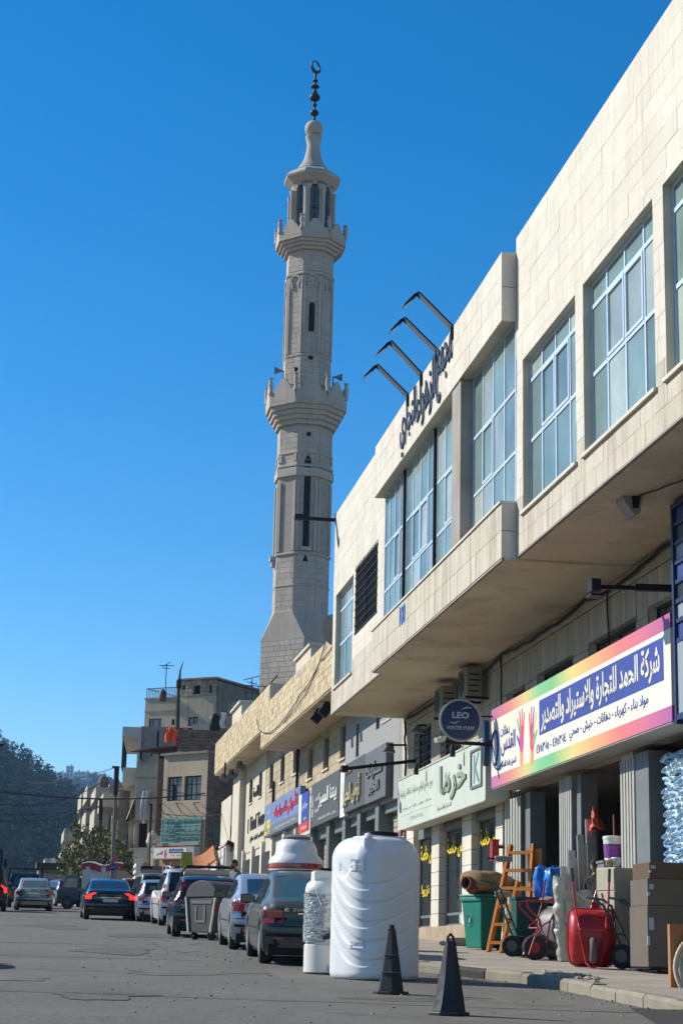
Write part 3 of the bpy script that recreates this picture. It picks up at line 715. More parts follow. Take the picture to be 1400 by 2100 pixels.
# neighbour's dark-framed sign at the right edge
ns_ = thing('shop_sign', 'tall dark navy framed sign with slanting white and blue strips at the right edge', 'sign', (8.2, 21.4, 3.2), absolute=True)
NAV = M('navy_frame', (.02,.03,.10), .4)
mb = MB(); x = 8.15
mb.box(x, 8.9, 19.0, 23.0, 3.25, 3.33); mb.box(x, x+.12, 22.98, 23.05, 3.2, 6.25); mb.box(x, x+.3, 19.0, 22.98, 6.17, 6.25)
for k in range(7): mb.box(x+.02, x+.09, 19.0, 22.98, 4.3+k*.27, 4.36+k*.27)
obj('sign_frame', mb, NAV, ns_)
for k in range(7):
    c = [M('pale_blue_vinyl', (.26,.30,.34), .5), M('mid_blue_vinyl', (.02,.05,.2), .5), M('near_black_vinyl', (.015,.02,.03), .4)][(k*2+1) % 3]
    obj('sign_strip', MB().box(x+.05, x+.07, 19.0, 22.98, 4.36+k*.27, 4.57+k*.27), c, ns_)
obj('sign_face', MB().box(x+.03, x+.05, 19, 22.98, 3.33, 4.3), MATS['pale_blue_vinyl'], ns_)
# round projecting sign
lo = thing('round_sign', 'round navy sign reading LEO WATER PUMP projecting over the pavement', 'sign', (7.8, 34.3, 4.5), absolute=True)
c = onY(944, 1477, 34.3); r = .40
NB = M('deep_blue_acrylic', (.012,.04,.13), .35, var=.08); LG = M('dim_white_print', (.42,.48,.54), .6)
obj('sign_disc', MB().lathe([(r-.02, 0), (r-.02, .12)], 40, (c.x, c.y, c.z), axis='y'), NB, lo)
obj('sign_rim', MB().tube([(c.x+r*math.cos(2*math.pi*k/40), c.y+.03, c.z+r*math.sin(2*math.pi*k/40)) for k in range(40)], .028, 6, closed=True), M('pale_rim', (.4,.42,.36), .5), lo)
text('LEO', lo, LG, (c.x, c.y, c.z+.1), w=.34, h=.13, face='-y', bold=.03)
text('WATER PUMP', lo, LG, (c.x, c.y, c.z-.15), w=.56, h=.075, face='-y', bold=.015)
mb = MB()
for s in (1, -1): mb.tube([(c.x+s*(.02+.2*t), c.y-.002, c.z+.1+s*(.11+.05*math.sin(math.pi*t*.8))) for t in [k/10 for k in range(11)]], [.004+.010*math.sin(math.pi*k/10) for k in range(11)], 5)
obj('swoosh', mb, LG, lo)
obj('bracket', MB().bar((c.x-.3, c.y+.06, c.z-r-.03), (8.95, c.y+.06, c.z-r-.06), .05, .07).bar((c.x+.3, c.y+.06, c.z+.1), (8.95, c.y+.06, c.z+.12), .03), BLACKM, lo)
# another round sign seen edge-on fixed at the rainbow sign's end
eo = thing('round_sign', 'dark oval sign seen nearly edge-on at the far end of the rainbow sign', 'sign', (8.2, 34.6, 4.2), absolute=True)
obj('sign_disc', MB().lathe([(.46, 0), (.46, .10)], 32, (0, 0, 0), axis='x').xf(Matrix.Translation((8.30, 34.72, 4.28)) @ Matrix.Rotation(R_(-9), 4, 'Z') @ Matrix.Diagonal((1, .62, 1, 1))), NB, eo)
obj('bracket', MB().bar((8.35, 34.6, 4.3), (8.95, 34.6, 4.3), .05), BLACKM, eo)
# facade letters and number
LN = M('dark_navy_letter', (.02,.035,.075), .45)
fl = thing('facade_lettering', 'dark navy calligraphic Arabic letters fixed along the stone parapet', 'sign', (6.75, 33.2, 10.9), absolute=True)
text('مجمع', fl, LN, (6.735, 31.45, 10.95), w=1.35, h=1.12, bold=.002, ext=.022, shear=-.15)
text('الزهراء', fl, LN, (6.735, 33.1, 10.95), w=1.85, h=1.1, bold=.002, ext=.022, shear=-.15)
text('التجاري', fl, LN, (6.735, 34.95, 10.9), w=1.7, h=1.15, bold=.002, ext=.022, shear=-.15)
obj('stand_off', MB().box(6.73, 6.752, 31.5, 31.52, 10.9, 10.92), BLACKM, fl)
hn = thing('house_number', 'blue numerals 100 on the stone band below the glazed bay', 'sign', (6.75, 35.4, 6.7), absolute=True)
text('100', hn, M('bright_blue_letter', (.03,.15,.55), .4), (6.748, 35.36, 6.92), w=.60, h=.42, bold=.0, ext=.012)
# sign floodlights on arms above the parapet
def arm_lamp(px, py, y, lab):
    z0 = 11.42; t = thing('sign_floodlight', lab, 'lamp', (6.75, y, z0), absolute=True, group='floodlights on arms over the facade letters')
    tip = onX(px, py, 6.44); yy = tip.y; zt = tip.z
    obj('arm', MB().bar((6.735, y, z0-.15), (6.735, y, z0+.10), .03, .08).bar((6.74, y, z0+.06), (6.44, yy, zt), .06, .09), BLACKM, t)
    h = obj('lamp_head', MB().loft([[(6.46, yy-.06, zt+.03), (6.46, yy+.06, zt+.03), (6.43, yy+.06, zt-.03), (6.43, yy-.06, zt-.03)],
                                [(6.34, yy-.12, zt-.05), (6.34, yy+.12, zt-.05), (6.33, yy+.12, zt-.15), (6.33, yy-.12, zt-.15)],
                                [(6.14, yy-.12, zt-.29), (6.14, yy+.12, zt-.29), (6.13, yy+.12, zt-.33), (6.13, yy-.12, zt-.33)]]), BLACKM, t)
    obj('lens', MB().poly([(6.325, yy-.10, zt-.158), (6.325, yy+.10, zt-.158), (6.14, yy+.10, zt-.332), (6.14, yy-.10, zt-.332)]), M('lamp_lens', (.35,.33,.33), .3), h)
arm_lamp(857, 602, 30.75, 'floodlight on an arm over the facade letters, nearest of the four'); arm_lamp(829, 654, 32.1, 'floodlight on an arm over the facade letters, second nearest')
arm_lamp(801, 702, 33.6, 'floodlight on an arm over the facade letters, third nearest'); arm_lamp(773, 750, 35.0, 'floodlight on an arm over the facade letters, farthest of the four')
el = thing('wall_lamp', 'straight black lamp arm at the far top corner of the pale stone building', 'lamp', (7, 46.5, 11.6), absolute=True)
tp = onY(612, 1062, 46.5)
obj('arm', MB().bar((7.0, 46.5, tp.z), (tp.x, 46.5, tp.z), .07, .09).bar((7.0, 46.52, tp.z+.2), (7.0, 46.52, tp.z-.1), .05), BLACKM, el); obj('lamp_head', MB().cbox((tp.x, 46.5, tp.z+.02), .22, .25, .13), BLACKM, el)
obj('cable', MB().tube([(6.97, 46.4, tp.z-.05), (6.96, 46.0, tp.z-.5), (6.96, 45.7, tp.z-.95)], .012, 5), BLACKM, el)
# floodlight under the soffit
fl2 = thing('floodlight', 'grey floodlight hanging on a bracket under the stone overhang', 'lamp', (7.6, 23, 6.3), absolute=True)
c = onX(1288, 1010, 7.55)
obj('bracket', MB().box(c.x+.02, c.x+.07, c.y-.15, c.y-.10, c.z-.1, 6.31).box(c.x-.05, c.x+.1, c.y-.02, c.y+.12, c.z+.12, c.z+.42), BLACKM, fl2)
h = obj('lamp_head', MB().prism([(-.15, .10), (-.03, .16), (.13, .20), (.15, -.02), (.11, -.30), (.02, -.33), (-.13, -.12)], -.16, .16, 'y').xf(Matrix.Translation((c.x, c.y, c.z-.02))), M('weathered_aluminium', (.30,.30,.29), .5, .5), fl2)
obj('end_plate', MB().prism([(-.02, .12), (.12, .17), (.13, -.02), (.08, -.24), (0, -.24)], c.y-.168, c.y-.162, 'y').xf(Matrix.Translation((c.x, 0, c.z-.02))), DARK, h)
al = thing('wall_lamp', 'black lamp on a horizontal arm under the overhang above the rainbow sign', 'lamp', (8.9, 24.2, 5.6), absolute=True)
p0 = onY(1215, 1204, 24.5)
obj('arm', MB().bar((p0.x, 24.5, p0.z), (8.3, 24.5, p0.z+.03), .05, .06).bar((8.1, 24.5, p0.z+.03), (8.9, 24.4, p0.z+.03), .09, .1), BLACKM, al); obj('lamp_head', MB().cbox((p0.x+.02, 24.5, p0.z+.02), .14, .22, .18).cbox((p0.x+.02, 24.5, p0.z-.13), .18, .25, .03), BLACKM, al)
# lamps, camera and arms above the Khorma sign
for px, py, y, lab in [(855, 1488, 43.5, 'small lamp on an arm beside the round navy sign, over the pale sign'), (797, 1528, 46.0, 'long-armed lamp at the far end of the pale mint sign')]:
    p = onY(px, py, y); t = thing('wall_lamp', lab, 'lamp', (8.95, y, p.z), absolute=True)
    obj('arm', MB().bar((p.x, y, p.z), (8.94, y, p.z+.02), .05), BLACKM, t)
    obj('lamp_shade', MB().loft([[(p.x-.04, y-.05, p.z-.02), (p.x+.08, y-.05, p.z-.02), (p.x+.08, y+.05, p.z-.02), (p.x-.04, y+.05, p.z-.02)], [(p.x-.16, y-.14, p.z-.16), (p.x+.16, y-.14, p.z-.2), (p.x+.16, y+.14, p.z-.2), (p.x-.16, y+.14, p.z-.16)]]), GREYP, t)
sa = thing('wall_lamp', 'long black square lamp arm crossing in front of the dark signs', 'lamp', (8.95, 44.8, 4.6), absolute=True)
p0 = onY(706, 1577, 44.8)
obj('arm', MB().bar((p0.x, 44.8, p0.z), (8.95, 44.8, p0.z+.28), .08), BLACKM, sa); obj('lamp_head', MB().cbox((p0.x, 44.8, p0.z), .16, .25, .16), BLACKM, sa)
cm = thing('security_camera', 'small white security camera under the round navy sign', 'camera', (8.4, 40, 4.5), absolute=True)
p = onX(902, 1516, 8.45); obj('camera_body', MB().bar((p.x-.12, p.y-.08, p.z-.04), (p.x+.12, p.y+.1, p.z+.03), .1, .1), WHITEP, cm); obj('mount', MB().bar((p.x, p.y, p.z+.05), (8.95, p.y, p.z+.12), .04), WHITEP, cm)
# hanging spot heads on the Khorma sign
for py_, yy in [(37.1, 'hanging black spot lamp over the big Arabic word on the pale sign'), (41.0, 'hanging black spot lamp over the middle of the pale mint sign')]:
    t = thing('spot_lamp', yy, 'lamp', (8.2, py_, 4.4), absolute=True)
    obj('wire_arm', MB().tube([(8.42, py_, 4.44), (8.3, py_, 4.62), (8.2, py_, 4.5)], .012, 5), BLACKM, t); obj('lamp_head', MB().lathe([(.03, 0), (.055, -.08), (.06, -.24)], 10, (8.2, py_, 4.5)), BLACKM, t)
# air conditioners
def ac(y, x0, z0, lab):
    t = thing('air_conditioner', lab, 'air conditioner', (x0+.2, y, z0), absolute=True, group='air conditioners under the overhang')
    obj('casing', MB().box(x0, x0+.33, y-.42, y+.42, z0, z0+.62), M('dirty_white_casing', (.22,.20,.165), .8, dirt=.6, var=.2), t, bevel=.01)
    obj('fan_grille', MB().lathe([(.25, 0), (.25, .012)], 20, (x0-.012, y+.1, z0+.31), axis='x'), BLACKM, t)
    obj('side_vents', MB().box(x0+.05, x0+.28, y-.426, y-.42, z0+.08, z0+.11).box(x0+.05, x0+.28, y-.426, y-.42, z0+.2, z0+.23).box(x0+.05, x0+.28, y-.426, y-.42, z0+.32, z0+.35).box(x0+.05, x0+.28, y-.426, y-.42, z0+.44, z0+.47), BLACKM, t)
    obj('bracket', MB().box(x0-.02, 8.93, y-.38, y-.34, z0-.06, z0-.01).box(x0-.02, 8.93, y+.34, y+.38, z0-.06, z0-.01), BLACKM, t)
ac(37.3, 8.45, 5.55, 'dusty air conditioner under the soffit, the nearer of the two beside the round sign'); ac(39.8, 8.45, 5.5, 'dusty air conditioner under the soffit, the farther of the two, fan showing')
# cables along the soffit joint
rng = random.Random(31)
def cable(pts, r, lab, n=8, sag=.04, name='cable'):
    P = []
    for a, b in zip(pts, pts[1:]):
        for k in range(n):
            t = k/n; P.append(Vector(a).lerp(Vector(b), t)+Vector((0, 0, -sag*4*t*(1-t)))+Vector((rng.uniform(-1, 1), 0, rng.uniform(-1, 1)))*r*.6)
    P.append(Vector(pts[-1])); return tag(obj(name, MB().tube(P, r, 5), BLACKM), lab, 'cable')
cable([(8.88, 23.5, 6.2), (8.88, 25.6, 6.25), (8.88, 28, 6.12), (8.88, 29.6, 6.22), (8.88, 32.6, 6.15), (8.88, 35.6, 6.24), (8.88, 37.6, 6.1), (8.88, 41, 6.2), (8.88, 45.8, 6.2)], .028, 'thick dark cable bundle running along the joint under the overhang')
cable([(8.9, 28.4, 6.2), (8.9, 28.3, 5.2), (8.86, 28.2, 4.8)], .014, 'thin cable dropping behind the rainbow sign from under the overhang', sag=0)
cable([(8.9, 35.7, 6.2), (8.9, 35.65, 5.2), (8.88, 35.2, 4.95), (8.88, 33, 4.98)], .018, 'dark cable hooking down to the far end of the rainbow sign', sag=.02)
cable([(7.6, 22.8, 6.28), (8.1, 20.8, 6.28), (8.6, 19, 6.28)], .012, 'thin wire across the soffit from the grey floodlight', sag=.03)
cable([(8.93, 46.2, 6.2), (8.93, 46.1, 4.9), (8.93, 46.15, 3.3)], .03, 'cable dropping down the far edge of the pale stone shops', sag=0)
# satellite dish on the end wall
sd = thing('satellite_dish', 'grey satellite dish peeping out behind the far end of the stone building', 'satellite dish', (7.6, 47.4, 8.5), absolute=True)
c = onY(683, 1290, 47.3)
obj('dish', MB().lathe([(.01, 0), (.2, .02), (.34, .07), (.44, .14), (.435, .15), (.2, .04), (.01, .02)], 24, (0, 0, 0), axis='y', caps=False).xf(Matrix.Translation((c.x+.13, c.y, c.z)) @ Matrix.Rotation(R_(25), 4, 'Z')), M('dish_grey', (.2,.22,.22), .6), sd)
obj('arm', MB().bar((c.x+.1, c.y-.1, c.z), (7.6, 46.7, c.z-.1), .05), BLACKM, sd)
# ---------------------------------------------------------------- tan stone shop building beyond (own street frame)
F2 = Frame(8.0, 47, .67)
WO = 1.1
def gz2(s): return road_z(47+s)+KH
B2 = thing('shop_building', 'long tan stone shop building with projecting tiled parapet and slit windows', 'building', (WO, 18, gz2(18)), F2, absolute=True)
NW = [(9.4,10.5),(12.75,13.95),(16.3,17.5)]; FW_ = [(20.1,21.25),(23.65,24.85),(27.05,28.15),(30.6,31.7),(34.0,35.2)]
H1 = [(a, b, 6.33, 7.42) for a, b in NW]+[(a, b, 6.88, 7.97) for a, b in FW_]
mb = MB(); wall(mb, WO+.03, WO+.35, 8.9, 36.6, 4.4, 9.0, H1)
mb.box(WO+.3, 8, 36.3, 36.6, -.2, 9); mb.box(1.0, 8, .0, .3, -.5, 9.3); mb.box(7.7, 8, .3, 36.3, -.2, 9.2); mb.box(WO+.35, 7.7, .3, 36.3, 8.95, 9.05)
obj('wall', mb, LIMEB, B2)
for (s0, s1, o, zb, zt) in [(-.3, 20.3, -.3, 7.72, 9.25), (20.34, 40.9, 0, 8.72, 10.25)]:
    bb = MB(); bb.box(o+.008, o+.25, s0, s1, zb, zt); bb.box(o+.25, WO+3, s1-.2, s1, zb, zt); bb.box(o+.25, WO+3, s0, s0+.2, zb+.1, zt-.02)
    pp = obj('parapet', bb, TANJ, B2)
    it = flat_items(courses(s0, s1, zb, zt, .215, .30, .62, (), .03, int(s0+9)), o, o+.04, random.Random(2), 47, .006)
    pieces(B2, 'parapet_tile', TAN, it, 150)
    obj('soffit', MB().box(o+.04, WO+.03, s0+.02, s1-.02, zb-.04, zb), SOFF, B2)
STW = M('tan_wall_stone', (.40,.335,.23), .9, var=.12, ns=1.5, rand=.16, bump=.4, bs=16, dirt=.2)
it = flat_items(courses(8.9, 29.3, 5.75, 8.9, .3, .4, .9, H1, .014, 12), WO, WO+.03, random.Random(3), 47, .003)
pieces(B2, 'stone_block', STW, it, 200)
obj('rendered_front', wall(MB(), WO-.01, WO+.03, 29.32, 36.6, 4.7, 8.7, H1), M('pale_render', (.50,.46,.37), .9, var=.1, streak=.25), B2)
obj('grey_panel', wall(MB(), WO-.10, WO+.1, -.2, 8.88, 4.3, 7.7, [(3.2, 3.75, 6.5, 7.3), (6.5, 7.0, 6.05, 7.05)]), M('grey_cladding', (.27,.275,.275), .6, var=.06), B2)
for a, b, c, d in [(3.2, 3.75, 6.5, 7.3), (6.5, 7.0, 6.05, 7.05)]: window(B2, WO+.03, a, b, c, d, [], [], BLACKM, GLASSD)
obj('louvre_vent', MB().box(WO-.13, WO-.10, 1.5, 2.9, 6.55, 6.6).box(WO-.13, WO-.10, 1.5, 2.9, 6.75, 6.8).box(WO-.13, WO-.10, 1.5, 2.9, 6.95, 7.0).box(WO-.13, WO-.10, 1.5, 2.9, 7.15, 7.2), GREYL, B2)
for a, b, c, d in H1:
    w = window(B2, WO+.18, a, b, c, d, [(a+b)/2], [c+.75], BLACKM, GLASSD, fw=.05)
    mb = MB()
    for k in range(5): mb.box(WO+.06, WO+.075, a+(b-a)*(k+.5)/5-.01, a+(b-a)*(k+.5)/5+.01, c, d)
    obj('bar', mb, BLACKM, w); obj('sill', MB().box(WO-.06, WO+.17, a-.06, b+.06, c-.06, c-.003), LIME, w)
obj('rain_pipe', MB().tube([(WO-.08, 19.55, 3.6), (WO-.08, 19.55, 8.7)], .06, 8), BLACKM, B2)
obj('rain_pipe', MB().tube([(WO-.08, 26.2, 6.0), (WO-.08, 26.2, 7.1)], .06, 8), BLACKM, B2)
# shop bays
SB = [-.2, 3.0, 5.9, 8.5, 11.6, 15.1, 19.3, 22.4, 25.9, 29.2, 32.6, 36.4]
SHUT = M('beige_roller_slat', (.40,.36,.26), .55, var=.08, rand=.1, streak=.2)
for i, (a, b) in enumerate(zip(SB, SB[1:])):
    top = 4.4 if a < 18 else 4.85; g = gz2((a+b)/2)
    obj('pillar', MB().box(WO-.12, WO+.4, a, a+.55, gz2(a)-.2, top), [GREYP, LIME][a > 18], B2)
    y0, y1 = a+.57, b
    obj('lintel', MB().box(WO+.05, WO+.4, y0, y1, top-.35, top+.02), GREYL if a > 25 else GREYP, B2)
    if i in (0, 2, 3, 4, 5, 7):
        low = {0: g, 2: g, 3: g+1.6, 4: g+.1, 5: g+2.2, 7: g+2.3}[i]
        sh = obj('roller_shutter', MB().box(WO+.30, WO+.33, y0, y1, low, top-.35), GREYP, B2)
        n = int((top-.35-low)/.16)
        for k in range(n): z = low+k*.16; pcs = MB().box(WO+.27, WO+.30, y0+.03, y1-.03, z+.012, z+.15); obj('slat', pcs, SHUT, sh)
    if i not in (0, 2):
        window(B2, WO+.42, y0, y1, g, top-.36, [y0+(y1-y0)*.5], [g+2.1], GREYL if a > 19 else BLACKM, GLASSD, fw=.06, name='shop_front')
obj('pillar', MB().box(WO-.12, WO+.4, 36.1, 36.58, gz2(36)-.2, 4.85), LIME, B2)
# signs
def board(label, s0, s1, z0, z1, mat, o=.82, th=.2, name='shop_sign'):
    t = thing(name, label, 'sign', (o, (s0+s1)/2, z0), F2, absolute=True)
    obj('sign_board', MB().box(o, o+th, s0, s1, z0, z1), mat, t); return t
SLATE = M('slate_sign', (.075,.08,.082), .5, var=.08); SLATE2 = M('worn_slate_sign', (.11,.118,.125), .55, var=.12, ns=2)
GOLD = M('cream_gold_letter', (.52,.44,.27), .45); WHL = M('white_letter', (.72,.72,.68), .5)
t = board('grey slate sign with faded raised letters of its own colour, nearest on the tan building', 1.15, 4.35, 4.40, 5.85, SLATE2, .8)
text('مستلزمات', t, M('faded_letter', (.17,.18,.19), .6), (.8, 2.75, 5.25), w=2.4, h=.5, bold=.015, ext=.05); text('الخير', t, MATS['faded_letter'], (.8, 2.75, 4.75), w=1.6, h=.35, bold=.01, ext=.05)
t = board('dark slate sign with cream gold raised Arabic letters', 4.4, 7.8, 4.42, 5.88, SLATE, .8)
text('أرض الخير', t, GOLD, (.8, 6.2, 4.98), w=2.8, h=.82, bold=.018, ext=.07); text('مطعم', t, GOLD, (.8, 6.9, 5.62), w=.9, h=.26, bold=.01, ext=.05)
t = board('narrow weathered white strip sign between the two dark signs', 7.85, 8.75, 4.35, 5.95, WHITEP, .84, .12)
obj('stain', MB().box(.836, .839, 8.1, 8.5, 4.6, 5.4), M('greenish_stain', (.45,.55,.5), .7, var=.3), t)
t = board('dark grey sign with big white Arabic letters and a house emblem', 8.85, 14.55, 4.42, 5.88, SLATE, .82)
text('بيتنا المميز', t, WHL, (.82, 10.9, 5.24), w=3.6, h=.62, bold=.02, ext=.04); text('للأدوات', t, WHL, (.82, 13.3, 5.35), w=.9, h=.22, bold=.008); text('الصحية', t, WHL, (.82, 13.3, 4.95), w=.9, h=.22, bold=.008)
text('مغاسل - خلاطات - أطقم حمامات', t, WHL, (.82, 11.2, 4.62), w=3.6, h=.16, bold=.005)
obj('house_emblem', MB().prism([(14.0, 5.1), (14.45, 5.1), (14.22, 5.6)], .812, .82, 'x').box(.812, .82, 14.05, 14.4, 4.75, 5.05), M('pale_blue_print', (.3,.36,.45), .5), t)
t = board('hanging blue banner with a red strip along its bottom', 14.65, 16.9, 4.36, 5.72, M('royal_blue_vinyl', (.02,.06,.36), .5, var=.15, ns=2), .74, .03)
obj('red_strip', MB().box(.734, .739, 14.66, 16.89, 4.36, 4.68), M('red_vinyl', (.62,.03,.03), .5), t); obj('white_edge', MB().box(.733, .739, 16.3, 16.89, 4.69, 5.72), WHITEP, t)
text('جو ايدي', t, WHL, (.735, 15.5, 5.25), w=1.2, h=.32, bold=.01); text('خصومات', t, WHL, (.735, 15.6, 4.52), w=1.4, h=.18, bold=.005); text('عروض', t, YEL, (.735, 15.4, 4.82), w=.8, h=.14)
t = board('long pale blue sign with red Arabic title and yellow price 2.99', 17.25, 27.25, 4.86, 6.12, M('lilac_blue_vinyl', (.15,.21,.42), .5, var=.12, ns=1), .82)
obj('grey_strip', MB().box(.814, .819, 17.26, 27.24, 4.87, 5.2), M('grey_vinyl', (.14,.15,.19), .5), t)
text('الأمريكي للسيراميك', t, M('red_letter', (.55,.03,.06), .5), (.815, 21.0, 5.66), w=6.4, h=.72, bold=.03, ext=.02)
text('بورسلان - سيراميك - أطقم حمامات ومغاسل', t, WHL, (.812, 21.2, 5.04), w=6, h=.17, bold=.006); text('2.99', t, M('yellow_letter', (.8,.62,.04), .5), (.812, 26.2, 5.22), w=1.8, h=.62, bold=.03)
text('فقط', t, WHL, (.815, 26.0, 5.85), w=1.0, h=.16)
t = thing('facade_lettering', 'thin black letters reading Final Touch on the pale rendered front', 'sign', (WO-.01, 31, 5.2), F2, absolute=True)
BLK = M('black_letter', (.015,.015,.015), .5)
text('Final Touch', t, BLK, (WO-.01, 31.4, 5.92), w=5.6, h=.62, bold=.012, ext=.04); text('اللمسة', t, BLK, (WO-.01, 32.6, 7.25), w=1.8, h=.45, bold=.01, ext=.04)
text('العناية بالشعر - البشرة - مكياج', t, BLK, (WO-.01, 31.4, 5.2), w=5.6, h=.28, bold=.008, ext=.03)
obj('upright_bar', MB().box(WO-.05, WO-.012, 35.0, 35.1, 5.55, 6.2), BLK, t)
# white box panels above the two far doors
# lamps under the parapet
for px, py, o, lab in [(494, 1564, .5, 'floodlight under the tiled parapet, nearest of the three at its far end'), (477, 1579, .55, 'small floodlight under the tiled parapet, middle one at its far end'), (461, 1595, -.1, 'floodlight hanging below the far corner of the tiled parapet')]:
    s, z = F2.hit(px, py, o); z = min(z, 8.45); t = thing('floodlight', lab, 'lamp', (o, s, 8.7), F2, absolute=True)
    obj('bracket', MB().box(o-.03, o+.03, s-.15, s-.1, z, 8.7).box(o-.03, o+.03, s+.1, s+.15, z, 8.7), BLACKM, t); obj('lamp_head', MB().cbox((o, s, z), .42, .2, .28).xf(Matrix.Translation((o, s, z)) @ Matrix.Rotation(R_(25), 4, 'Y') @ Matrix.Translation((-o, -s, -z))), GREYP, t)
for px, py, lab in [(652, 1452, 'black floodlight under the near parapet'), (668, 1441, 'second black floodlight under the near parapet by the stone building')]:
    s, z = F2.hit(px, py, .0); t = thing('floodlight', lab, 'lamp', (0, s, 7.7), F2, absolute=True); z = min(z, 7.45)
    obj('bracket', MB().box(-.03, .03, s-.04, s+.04, z, 7.7), BLACKM, t); obj('lamp_head', MB().cbox((0, s, z), .3, .3, .42).xf(Matrix.Translation((0, s, z)) @ Matrix.Rotation(R_(35), 4, 'Y') @ Matrix.Translation((0, -s, -z))), BLACKM, t)
# roof stair heads and cables on the parapet
rs = thing('roof_structure', 'small white stair head box on the roof in front of the minaret base', 'roof box', (1.5, 11, 9.0), F2, absolute=True)
x0, z1 = F2.hity(607, 1358, 16); x1, _ = F2.hity(634, 1358, 16)
obj('wall', MB().box(x0, x1+.6, 12.5, 16, 9.05, z1), WALLPALE, rs); obj('coping', MB().box(x0-.08, x1+.7, 12.4, 16.1, z1, z1+.1), WALLPALE, rs)
rs = thing('roof_structure', 'pale roof parapet box with railing beyond the tiled parapet', 'roof box', (1.5, 38, 9.0), F2, absolute=True)
xa, za = F2.hity(496, 1436, 38); xb, _ = F2.hity(540, 1436, 38)
obj('wall', MB().box(xa, xb+1.2, 38, 42, 9, za-.12), WALLPALE, rs); obj('coping', MB().box(xa-.12, xb+1.3, 37.9, 42.1, za-.12, za), WALLPALE, rs)
mb = MB(); 
for k in range(6): mb.bar((xa+.2+k*.3, 38.2, za), (xa+.2+k*.3, 38.2, za+.75), .035)
mb.bar((xa+.1, 38.2, za+.75), (xa+1.8, 38.2, za+.75), .04); mb.bar((xa+.1, 38.2, za+.4), (xa+1.8, 38.2, za+.4), .03); mb.bar((xa+.6, 38.1, za), (xa+1.7, 38.1, za+1.3), .06)
obj('railing', mb, BLACKM, rs)
cable([tuple(F2.M @ Vector(p)) for p in [(-.33, 1.5, 9.2), (-.33, 1.8, 8.2), (-.33, 2.2, 7.75)]], .03, 'grey conduit down the tiled parapet beside the stone building')
cable([tuple(F2.M @ Vector(p)) for p in [(-.34, 2.2, 9.1), (-.34, 6, 8.8), (-.34, 10, 8.35), (-.34, 16, 7.95), (-.34, 20.2, 8.4), (-.02, 24, 9.3)]], .016, 'loose thin cable looping across the tiled parapet', sag=.12)
cable([tuple(F2.M @ Vector(p)) for p in [(-.34, 5, 9.2), (-.34, 8, 8.3), (-.34, 14, 7.9)]], .014, 'second loose cable hanging across the near tiled parapet', sag=.1)
# ---------------------------------------------------------------- pale annexe and gate houses beyond
AN = thing('annexe_building', 'pale stone annexe with a louvred vent beyond the Final Touch front', 'building', (1.3, 39, gz2(39)), F2, absolute=True)
xa, za = F2.hity(485, 1592, 38.2); xb, zb = F2.hity(507, 1592, 38.2)
obj('wall', MB().box(xa, xb+2, 36.65, 39.5, 1.2, za+.5), WALLPALE, AN)
xa2, zc = F2.hity(468, 1635, 41); xb2, _ = F2.hity(486, 1635, 41)
obj('lower_wall', MB().box(xa2, xb2+2, 39.55, 44, 1.2, zc), WALLPALE, AN)
mb = MB(); _, z0 = F2.hity(475, 1716, 39.5); _, z1 = F2.hity(475, 1693, 39.5); xv, _ = F2.hity(473, 1700, 39.5); xw, _ = F2.hity(480, 1700, 39.5)
for k in range(7): z = z0+(z1-z0)*k/7; mb.box(xv, xw, 39.48, 39.53, z, z+(z1-z0)/12)
obj('louvre_vent', mb, BLACKM, AN)
def kiosk(px0, px1, pyt, s, lab, sg=None):
    xa, zt = F2.hity(px0, pyt, s); xb, _ = F2.hity(px1, pyt, s); g = gz2(s)
    t = thing('gate_house', lab, 'gate house', ((xa+xb)/2, s, g), F2, absolute=True)
    obj('wall', wall(MB(), xa, xa+.25, s, s+3.4, g-.2, zt, [(s+.5, s+2.9, g-.3, zt-1.1)]), LIME, t); obj('front_wall', MB().box(xa+.25, xb, s, s+.2, g-.2, zt), WALLPALE, t); obj('roof', MB().box(xa-.06, xb+.06, s-.06, s+3.5, zt, zt+.1), WALLPALE, t)
    obj('door', MB().box(xa+.15, xa+.2, s+.52, s+2.88, g, zt-1.1), GREYP, t)
    if sg: obj('sign_board', MB().box(xa-.08, xa-.01, s+.3, s+3.1, zt-.95, zt-.1), M('pale_grey_sign', (.55,.55,.52), .5), t); text(sg, t, M('dull_red_letter', (.35,.08,.08), .5), (xa-.08, s+1.7, zt-.5), w=2.1, h=.3)
    return t
kiosk(464, 496, 1733, 38.4, 'pale gate house with a grey sign and dull red Arabic letters', 'صالون'); kiosk(444, 463, 1747, 41.6, 'smaller pale gate house with a narrow blue door beside it')
for px, py, s, lab in [(475, 1731, 38.3, 'black floodlight on the roof of the gate house with the grey sign'), (452, 1741, 41.5, 'black floodlight on the roof of the smaller gate house')]:
    x, z = F2.hity(px, py, s); t = thing('floodlight', lab, 'lamp', (x, s, z-.2), F2, absolute=True)
    obj('lamp_head', MB().cbox((x, s, z), .5, .25, .2).xf(Matrix.Translation((x, s, z)) @ Matrix.Rotation(R_(20), 4, 'Y') @ Matrix.Translation((-x, -s, -z))), BLACKM, t); obj('bracket', MB().bar((x, s, z-.35), (x, s, z), .05), BLACKM, t)
